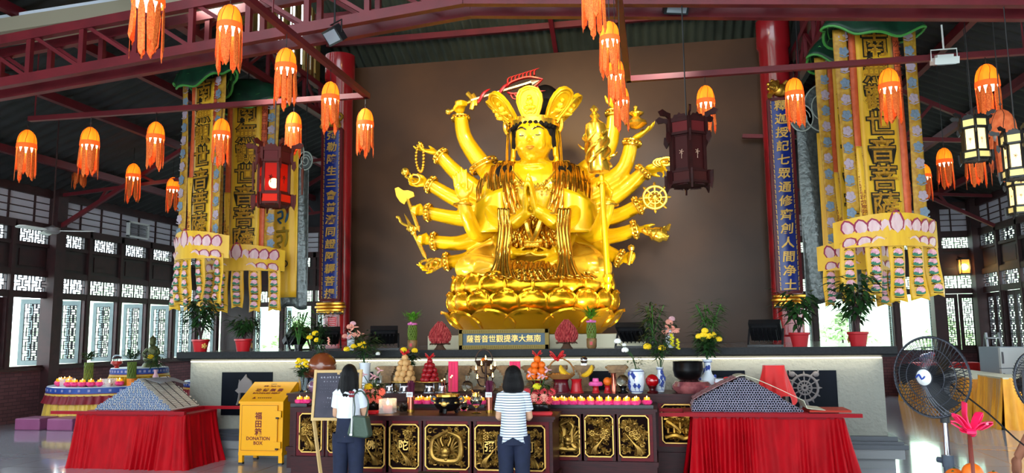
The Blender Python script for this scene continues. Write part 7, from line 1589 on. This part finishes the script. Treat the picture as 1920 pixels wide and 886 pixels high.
# ---------------------------------------------------------------- right side: fans, yellow tables, fridge
def fan(loc, r, label, yaw, tilt, blades_a=0, hz=1.2):
    t = T('pedestal_fan', label, 'fan', (loc.x, loc.y, 0), yaw); z = loc.z; Rm = Matrix.Translation((0, -.1, z)) @ Matrix.Rotation(R(tilt), 4, 'X'); mk = mat('grey_steel_wire', (64, 66, 74), .35, .7)
    def ring(m, rad, y, w): m.tube([Rm @ Vector((rad*cos(a), y, rad*sin(a))) for a in [2*pi*i/48 for i in range(48)]], w, 6, closed=True)
    for nm, s in (('front_guard', -1), ('rear_guard', 1)):
        m = MB(); dep = lambda q: s*(.02+.065*(1-(q/r)**2.2)); ring(m, r, 0, .009) if s < 0 else None
        n = 60
        for k in range(n): a = 2*pi*k/n; tw = .5*s; m.tube([Rm @ Vector((q*cos(a+tw*(1-q/r)), dep(q), q*sin(a+tw*(1-q/r)))) for q in (r*.2, r*.45, r*.7, r*.9, r)], .0024, 4)
        for q in (.22, .5, .75): ring(m, r*q, dep(r*q), .003)
        m.build(nm, mk, t)
    for k in range(3):
        m = MB(); a0 = blades_a+2*pi*k/3
        def bf(u, v): q = lerp(.16, .88, v)*r; a = a0+(u-.5)*1.0*(1-.45*v)+.55*v; return Rm @ Vector((q*cos(a), -.03+.06*u, q*sin(a)))
        m.grid(bf, 8, 10, .004).build('blade', M_blackp, t)
    m = MB(); m.lathe([(0, -.12), (r*.1, -.115), (r*.2, -.085), (r*.2, -.07), (0, -.07)], (0, 0, 0), 24); m.v = [tuple(Rm @ Vector((v[0], v[2], v[1]))) for v in m.v]; m.f = [tuple(reversed(f)) for f in m.f]; hb = m.build('hub_badge', M_white if tilt > -5 else M_blackp, t)
    m = MB(); m.tube(sp([Rm @ Vector((-r*.12, -.122, -.0)), Rm @ Vector((-r*.03, -.124, .02)), Rm @ Vector((r*.04, -.124, -.01)), Rm @ Vector((r*.12, -.122, .01))], 10), .006, 5); m.build('badge_swirl', M_cob if tilt > -5 else M_chrome, hb)
    m = MB(); m.lathe([(0, .02), (r*.28, .03), (r*.3, .09), (r*.22, .2), (0, .22)], (0, 0, 0), 20); m.v = [tuple(Rm @ Vector((v[0], v[2], v[1]))) for v in m.v]; m.f = [tuple(reversed(f)) for f in m.f]; m.build('motor', M_blackp, t)
    m = MB(); m.b2((-.035, -.02, z-.16), (.035, .05, z-.02)); m.tube([(0, .02, z-.32), (0, .02, z-.1)], .03, 10); m.build('tilt_joint', M_blackp, t); MB().tube([(0, .02, z-.62), (0, .02, z-.3)], .018, 12).build('inner_pole', M_steel, t)
    m = MB(); m.tube([(0, .02, .03), (0, .02, z-.55)], .03, 12); m.tube([(0, .02, z-.62), (0, .02, z-.54)], .038, 12); m.tube([(-.075, .02, z-.58), (-.03, .02, z-.58)], .02, 8); m.build('outer_pole', mat('grey_blue_pole', (60, 70, 84), .4), t)
    m = MB(); m.lathe([(0, 0), (.22, 0), (.22, .02), (.05, .05), (0, .05)], (0, .02, 0), 28); m.build('base', M_blackp, t)
    m = MB(); m.tube(sp([(0, .1, z-.05), (.2, .2, z-.25), (.45, .3, z-.5), (.9, .4, z-.58)], 16), .006, 5); m.build('power_cable', M_blackp, t)
fan(at(1762, 705, Y=6.0), .275, 'large pedestal fan with wire cage and white badge before the yellow tables', R(-50), 0, .5)
fan(at(1930, 716, Y=7.4), .26, 'second pedestal fan cut by the right edge, dark hub', R(25), -8, 1.1)
M_ysat = mat('golden_yellow_skirt', (246, 172, 34), .5, noise=(5, (230, 150, 20), (2, 2, .5)), sheen=.3); M_ctop = mat('cream_table_cover', (216, 208, 180), .5)
skirted('skirted_table', 'long golden yellow skirted table running along the right side hall', 6.35, 7.5, 17.7, 22.4, .86, M_ysat, 8, M_ctop, flare=.08)
skirted('skirted_table', 'golden yellow skirted table at the right edge behind the second fan', 6.35, 8.4, 16.2, 17.35, .95, M_ysat, 9, M_ctop, flare=.1)
p = at(1848, 672, Y=20.5); t = T('refrigerator', 'small white refrigerator behind the yellow tables in the back right corner', 'refrigerator', (8.1, 20.6, 0), .3); q = MB(); q.b2((-.33, -.3, .02), (.33, .34, 1.42)); q.build('cabinet', mat('fridge_side', (150, 160, 172), .4), t, False)
for z0, z1 in ((.04, .92), (.94, 1.41)): q = MB(); q.b2((-.33, -.36, z0), (.33, -.3, z1)); d2 = q.build('door', mat('fridge_white', (214, 216, 214), .35), t, False); q = MB(); q.b2((-.3, -.39, z0+.1), (-.27, -.36, z1-.1)); q.build('handle', M_chrome, d2, False)
q = MB()
for x in (-.28, .28):
    for y in (-.25, .28): q.b2((x-.03, y-.03, 0), (x+.03, y+.03, .03))
q.build('feet', M_blackp, t, False)
t = T('folding_ladder', 'grey folding step ladder leaning by the refrigerator', 'ladder', (8.35, 21.7, 0), .2)
for s in (-1, 1): q = MB(); q.bar((s*.25, -.3, 0), (s*.16, 0, 1.75), .05, .03); q.build('front_rail', M_chrome, t, False); q = MB(); q.bar((s*.24, .4, 0), (s*.16, .04, 1.7), .04, .03); q.build('rear_rail', M_chrome, t, False)
for k in range(6): q = MB(); z = .25+.27*k; q.b2((-.24+.012*k, -.3+z*.17-.05, z), (.24-.012*k, -.3+z*.17+.06, z+.03)); q.build('step', M_chrome, t, False)
skirted('skirted_table', 'low table draped in red cloth beside the right end of the plinth', 6.9, 7.6, 22.9, 23.6, .95, mat('bright_red_cloth', (226, 18, 16)), 10, mat('bright_red_cloth', (226, 18, 16)))
skirted('skirted_table', 'second red draped table further right below the back window', 7.85, 8.5, 22.9, 23.6, .95, mat('bright_red_cloth', (226, 18, 16)), 11, mat('bright_red_cloth', (226, 18, 16)))
q = MB(); q.ball((0, 0, .2), (.25, .2, .2)); q.tube([(.12*cos(a), 0, .38+.1*sin(a)) for a in [pi*i/8 for i in range(9)]], .02, 6); thing1('carrier_bag', 'pale grey bag on the floor between the red draped tables', 'bag', Vector((8.0, 22.45, 0)), q, mat('pale_bag', (176, 176, 170), .6, bump=(9, .6)))
q = MB(); q.ball((0, 0, .12), (.2, .16, .13)); q.ball((.12, 0, .22), (.1, .1, .07)); thing1('plastic_bag', 'blue and orange plastic bag lying on the red draped table', 'bag', Vector((7.25, 23.2, .95)), q, mat('blue_plastic', (60, 120, 190), .3, noise=(5, (226, 110, 50))))
# basket of oranges in the near right corner
bp = Vector((1.74, 4.95, .955)); skirted('side_table', 'tall cloth covered side table at the lower right corner under the orange basket', 1.3, 2.2, 4.6, 5.4, .95, M_ysat, 15, M_ctop)
t, p = basket(0, 0, 0, .2, .08, 'handled wicker basket of oranges with a pink ribbon at the lower right corner', mat('red_brown_wicker', (112, 46, 36), .5), loc=bp, hand=1.3); t.rotation_euler.z = 1.25
for k in range(6):
    a = k*1.1; q = MB(); q.ball((0, 0, 0), .056, 16, 12); o = q.build('orange', m_orn); o.location = bp+Vector((.11*cos(a) if k < 5 else 0, .11*sin(a) if k < 5 else 0, .075 if k < 5 else .12)); tag(o, 'ripe orange in the ribboned basket at the lower right corner', 'fruit', 'oranges in the ribboned basket'); q = MB(); q.ball((0, 0, .055), .008, 6, 5); q.build('stem', M_leafd, o)
t = bow(bp+Vector((.0, -.04, .35)), 'large hot pink ribbon bow on the basket handle at the lower right', .1, mat('hot_pink_ribbon', (250, 30, 90), .35), None); q = MB(); q.tube(sp([(0, 0, 0), (-.03, 0, .08), (-.03, -.01, .17)], 6), .035, 6, flat=.2); q.build('tail', mat('hot_pink_ribbon', (250, 30, 90)), t)
# low dark stools in front of the altar
for px0, px1, lab in ((768, 845, 'dark low kneeling stool at the bottom edge before the dragon panel'), (1625, 1640, 'small dark foot of equipment at the bottom edge by the right red skirt')):
    if px1-px0 > 30:
        a, b = at(px0, 880, Y=7.9), at(px1, 880, Y=7.9); t = T('kneeling_stool', lab, 'stool', ((a.x+b.x)/2, 7.9, 0)); w2 = (b.x-a.x)/2; q = MB(); q.b2((-w2, 0, .36), (w2, .35, .44)); q.build('padded_top', mat('dark_brown_leather', (30, 18, 18), .6), t, False)
        for x in (-w2+.04, w2-.04):
            for y in (.04, .31): q = MB(); q.b2((x-.025, y-.025, 0), (x+.025, y+.025, .37)); q.build('leg', M_wood, t, False)
# ---------------------------------------------------------------- people
M_skin = mat('skin', (206, 158, 128), .55, spec=.3); M_skin2 = mat('tan_skin', (150, 98, 76), .55, spec=.3); M_navy = mat('navy_trousers', (24, 32, 60), .8, noise=(12, (18, 26, 50)), bump=(5, .5, (1, 1, .4)))
def person(label, loc, rz, H, pose, top_m, top, pants_m, hair, skin=M_skin):
    t = T('person', label, 'person', loc, rz); k = H/1.6; V = lambda x, y, z: Vector((x*k, y*k, z*k)); B = MB(); W = lambda p: p
    hx, nz = V(0, .02, 1.475), V(0, .0, 1.34)
    B.ball(hx, (.074*k, .092*k, .112*k), 16, 12); B.ball(hx+V(0, .025, -.06), (.058*k, .07*k, .06*k), 12, 8); B.ball(hx+V(0, .098, -.015), (.014*k, .02*k, .022*k), 8, 6)
    for s in (-1, 1): B.ball(hx+V(s*.076, -.0, -.01), (.012*k, .022*k, .032*k), 8, 6); B.ball(hx+V(s*.032, .083, .012), (.014*k, .01*k, .008*k), 8, 6)
    B.ball(hx+V(0, .088, -.055), (.024*k, .012*k, .008*k), 8, 6)
    B.tube([V(0, .0, 1.42), V(0, -.005, 1.3)], [.047*k, .056*k], 12)
    B.tube(sp([V(0, 0, 1.32), V(0, .01, 1.2), V(0, .01, 1.0), V(0, .0, .86), V(0, 0, .78)], 10), [a*k for a in (.06, .1, .115, .112, .1, .098, .11, .125, .13, .11)], 16)
    B.tube([V(-.128, 0, 1.28), V(.128, 0, 1.28)], .05*k, 12)
    for s in (-1, 1):
        B.tube(sp([V(s*.085, 0, .82), V(s*.088, .01, .45), V(s*.085, -.01, .09)], 10), [a*k for a in (.1, .098, .09, .078, .066, .058, .06, .055, .045, .04)], 12); B.ball(V(s*.088, .06, .035), (.042*k, .12*k, .035*k), 12, 8)
        sh, el, wr = [V(s*p[0], p[1], p[2]) for p in pose['arm']]
        B.tube(sp([sh, (sh+el)/2, el, (el+wr)/2, wr], 12), [a*k for a in (.05, .048, .046, .043, .04, .038, .038, .037, .034, .03, .027, .025)], 12)
        hand(B, wr, V(s*pose['hd'][0], pose['hd'][1], pose['hd'][2]), V(s*pose['hn'][0], pose['hn'][1], pose['hn'][2]), .175*k, s*pose['th'], pose.get('curl', (.06, .08, .05)), .04, .15)
    remesh(B, 'body', .009, skin, t, 3, world=False)
    def loft(rows, n=48, fold=.0, nf=9, thick=.006, seed=1, m=None):
        m = m or MB(); zs = [Vector(r) for r in rows]; q = len(rows)-1
        def f(u, v):
            x = v*q; i = min(int(x), q-1); a = [lerp(rows[i][j], rows[i+1][j], x-i) for j in range(len(rows[0]))]; an = 2*pi*u; w2 = 1+fold*sin(nf*an+seed+4*v)*v
            z = a[3]+(a[4] if len(a) > 4 else 0)*cos(2*an)+(a[5] if len(a) > 5 else 0)*abs(cos(an))
            return V(a[0]+a[1]*cos(an)*w2, (a[6] if len(a) > 6 else 0)+a[2]*sin(an)*w2, z)
        return m.grid(f, n, 28, thick)
    tp = loft(top['rows'], fold=.02, nf=7); 
    for s in (-1, 1):
        sh, el, wr = [V(s*p[0], p[1], p[2]) for p in pose['arm']]; e2 = sh.lerp(el, top['sleeve']); tp.tube([V(s*.1, 0, 1.285), sh+V(0, 0, .004), sh.lerp(e2, .5), e2], [.052*k, .056*k, .06*k, .064*k], 16, caps=False)
        tp.tube([sh+V(0, 0, .004), e2+(e2-sh)*.02], [.046*k, .06*k], 16, caps=False)
    g = tp.build('top', top_m, t, True, ang=180)
    if top.get('ruffle'):
        q = MB(); q.grid(lambda u, v: V((.105+.035*v+.012*sin(u*60))*cos(2*pi*u)*1.25, (.075+.03*v+.01*sin(u*60))*sin(2*pi*u)-.005, 1.325-.045*v+.008*sin(u*60+1)), 160, 4, .004); q.build('ruffle', top_m, g, True, ang=180)
    q = loft([(0, .122, .1, 1.04), (0, .132, .112, .93), (0, .146, .122, .82), (0, .15, .124, .74)], 40, .012, 6)
    for s in (-1, 1): q.tube(sp([V(s*.082, 0, .84), V(s*.09, .01, .6), V(s*.092, .0, .35), V(s*.09, -.01, .07)], 14), [a*k for a in (.1, .104, .104, .1, .096, .09, .086, .084, .082, .08, .078, .078, .078, .08)], 18, caps=False)
    q.tube([V(0, 0, .86), V(0, 0, .76)], [.11*k, .085*k], 16); q.build('trousers', pants_m, t, True, ang=180)
    for s in (-1, 1): q = MB(); q.ball(V(s*.09, .065, .03), (.048*k, .13*k, .032*k), 14, 8); q.b2(V(s*.09-.045, -.055, .0), V(s*.09+.045, .19, .014)); q.build('shoe', M_blackp, t)
    q = MB()
    if hair == 'bob':
        q.ball(hx+V(0, -.02, .025), (.098*k, .112*k, .118*k), 20, 14); q.lathe([(.1*k, .03*k), (.118*k, -.04*k), (.126*k, -.1*k), (.11*k, -.15*k), (.085*k, -.168*k), (.07*k, -.15*k), (.08*k, -.05*k), (.07*k, .02*k)], hx+V(0, -.02, 0), 40, fn=lambda a, r, z: (r*(1 if sin(a) < .5 else .8), z), a0=R(140), a1=R(400))
    elif hair == 'long':
        q.ball(hx+V(0, -.015, .025), (.09*k, .108*k, .118*k), 20, 14)
        q.lathe([(.094*k, .05*k), (.108*k, -.04*k), (.112*k, -.12*k), (.108*k, -.19*k), (.1*k, -.235*k), (.07*k, -.24*k), (.07*k, -.1*k), (.075*k, .03*k)], hx+V(0, -.02, 0), 60, fn=lambda a, r, z: (r*(1+.02*sin(16*a)), z+(-.03*k*sin(3*a+1) if z < -.2*k else 0)), a0=R(150), a1=R(390))
        for s in (-1, 1): q.tube(sp([hx+V(s*.085, -.01, .0), hx+V(s*.1, -.05, -.12), hx+V(s*.11, -.06, -.22)], 8), [.02*k, .024*k, .026*k, .026*k, .024*k, .02*k, .014*k, .004], 8)
    else: q.ball(hx+V(0, -.012, .025), (.084*k, .102*k, .112*k), 16, 12)
    q.build('hair', M_hair, t, True, ang=70); return t, V
PRAY = dict(arm=((.138, 0, 1.27), (.175, .07, 1.02), (.03, .27, 1.12)), hd=(-.05, .25, 1), hn=(-1, 0, 0), th=-1)
a = at(962, 690, Y=8.45); HT = [(0, .062, .06, 1.335, 0, 0), (0, .11, .075, 1.312, 0, 0), (0, .142, .09, 1.27, 0, 0), (0, .142, .105, 1.18, 0, 0), (0, .132, .108, 1.08, 0, 0), (0, .138, .118, .96, 0, 0), (0, .152, .13, .87, 0, -.03), (0, .158, .135, .83, 0, -.09)]
person('woman with a black bob in a striped shirt, standing before the altar', (a.x, 8.45, 0), .1, 1.53, PRAY, mat('striped_jersey', (226, 234, 246), .8, wave=(11.5, (34, 44, 78), 'Z', .16)), {'rows': HT, 'sleeve': .62}, M_navy, 'bob')
a = at(655, 685, Y=8.4); HT2 = [(0, .105, .075, 1.305), (0, .128, .09, 1.28), (0, .138, .1, 1.24), (0, .136, .108, 1.15), (0, .126, .108, 1.08), (0, .132, .116, 1.03), (0, .135, .118, 1.01)]
lw, V = person('woman with long black hair in a white ruffled top and navy trousers, hands joined', (a.x, 8.4, 0), .05, 1.555, PRAY, mat('white_knit_top', (226, 230, 238), .8, bump=(40, .15)), {'rows': HT2, 'sleeve': .55, 'ruffle': True}, M_navy, 'long')
# green shoulder bag with a scarf tied to its strap
t = T('shoulder_bag', 'dark green shoulder bag at the right hip of the woman in white', 'bag', (a.x+.2, 8.2, .8), -.1); mg = mat('dark_green_leather', (58, 76, 62), .45, bump=(40, .1)); q = MB()
q.prism([(-.09, 0), (.12, -.01), (.145, .02), (.1, .215), (-.06, .225), (-.115, .03)], -.06, .06, XZ((0, 0, 0))); o = q.build('body', mg, t, False); bv = o.modifiers.new('b', 'BEVEL'); bv.width = .018; bv.segments = 3
q = MB(); q.tube(sp([(-.06, 0, .2), (-.045, -.01, .3), (-.085, .05, .44), (-.06, .17, .47), (.05, .12, .36), (.08, .0, .21)], 24), .01, 6, flat=.6); q.build('strap', mg, t)
q = MB(); q.tube(sp([(-.05, -.075, .02), (-.045, -.075, .12), (-.06, -.04, .25), (-.095, .03, .42)], 14), .017, 6, flat=.6); sc = q.build('scarf', mat('white_silk_scarf', (222, 222, 222), .5), t)
q = MB()
for z in (.47, .43): 
    for s in (-1, 1): q.ball((-.1+s*.015, .015, z), (.022, .012, .016), 8, 6)
q.build('maroon_print', mat('maroon_print', (120, 24, 36), .5), sc); q = MB(); q.box((-.045, -.09, .03), (.03, .012, .02)); q.build('buckle', M_steel, t, False)
# person mostly beyond the right edge
a = at(1906, 852, Y=6.2); person('person mostly outside the right edge, only a bare lowered hand in view', (a.x+.33, 6.2, 0), 0, 1.95, dict(arm=((.15, 0, 1.27), (.15, -.04, 1.02), (.245, .05, .8)), hd=(.1, .15, -1), hn=(-1, .2, 0), th=1, curl=(.35, .45, .3)), mat('grey_shirt', (90, 92, 100), .8), {'rows': HT, 'sleeve': .6}, M_navy, 'short', M_skin2)
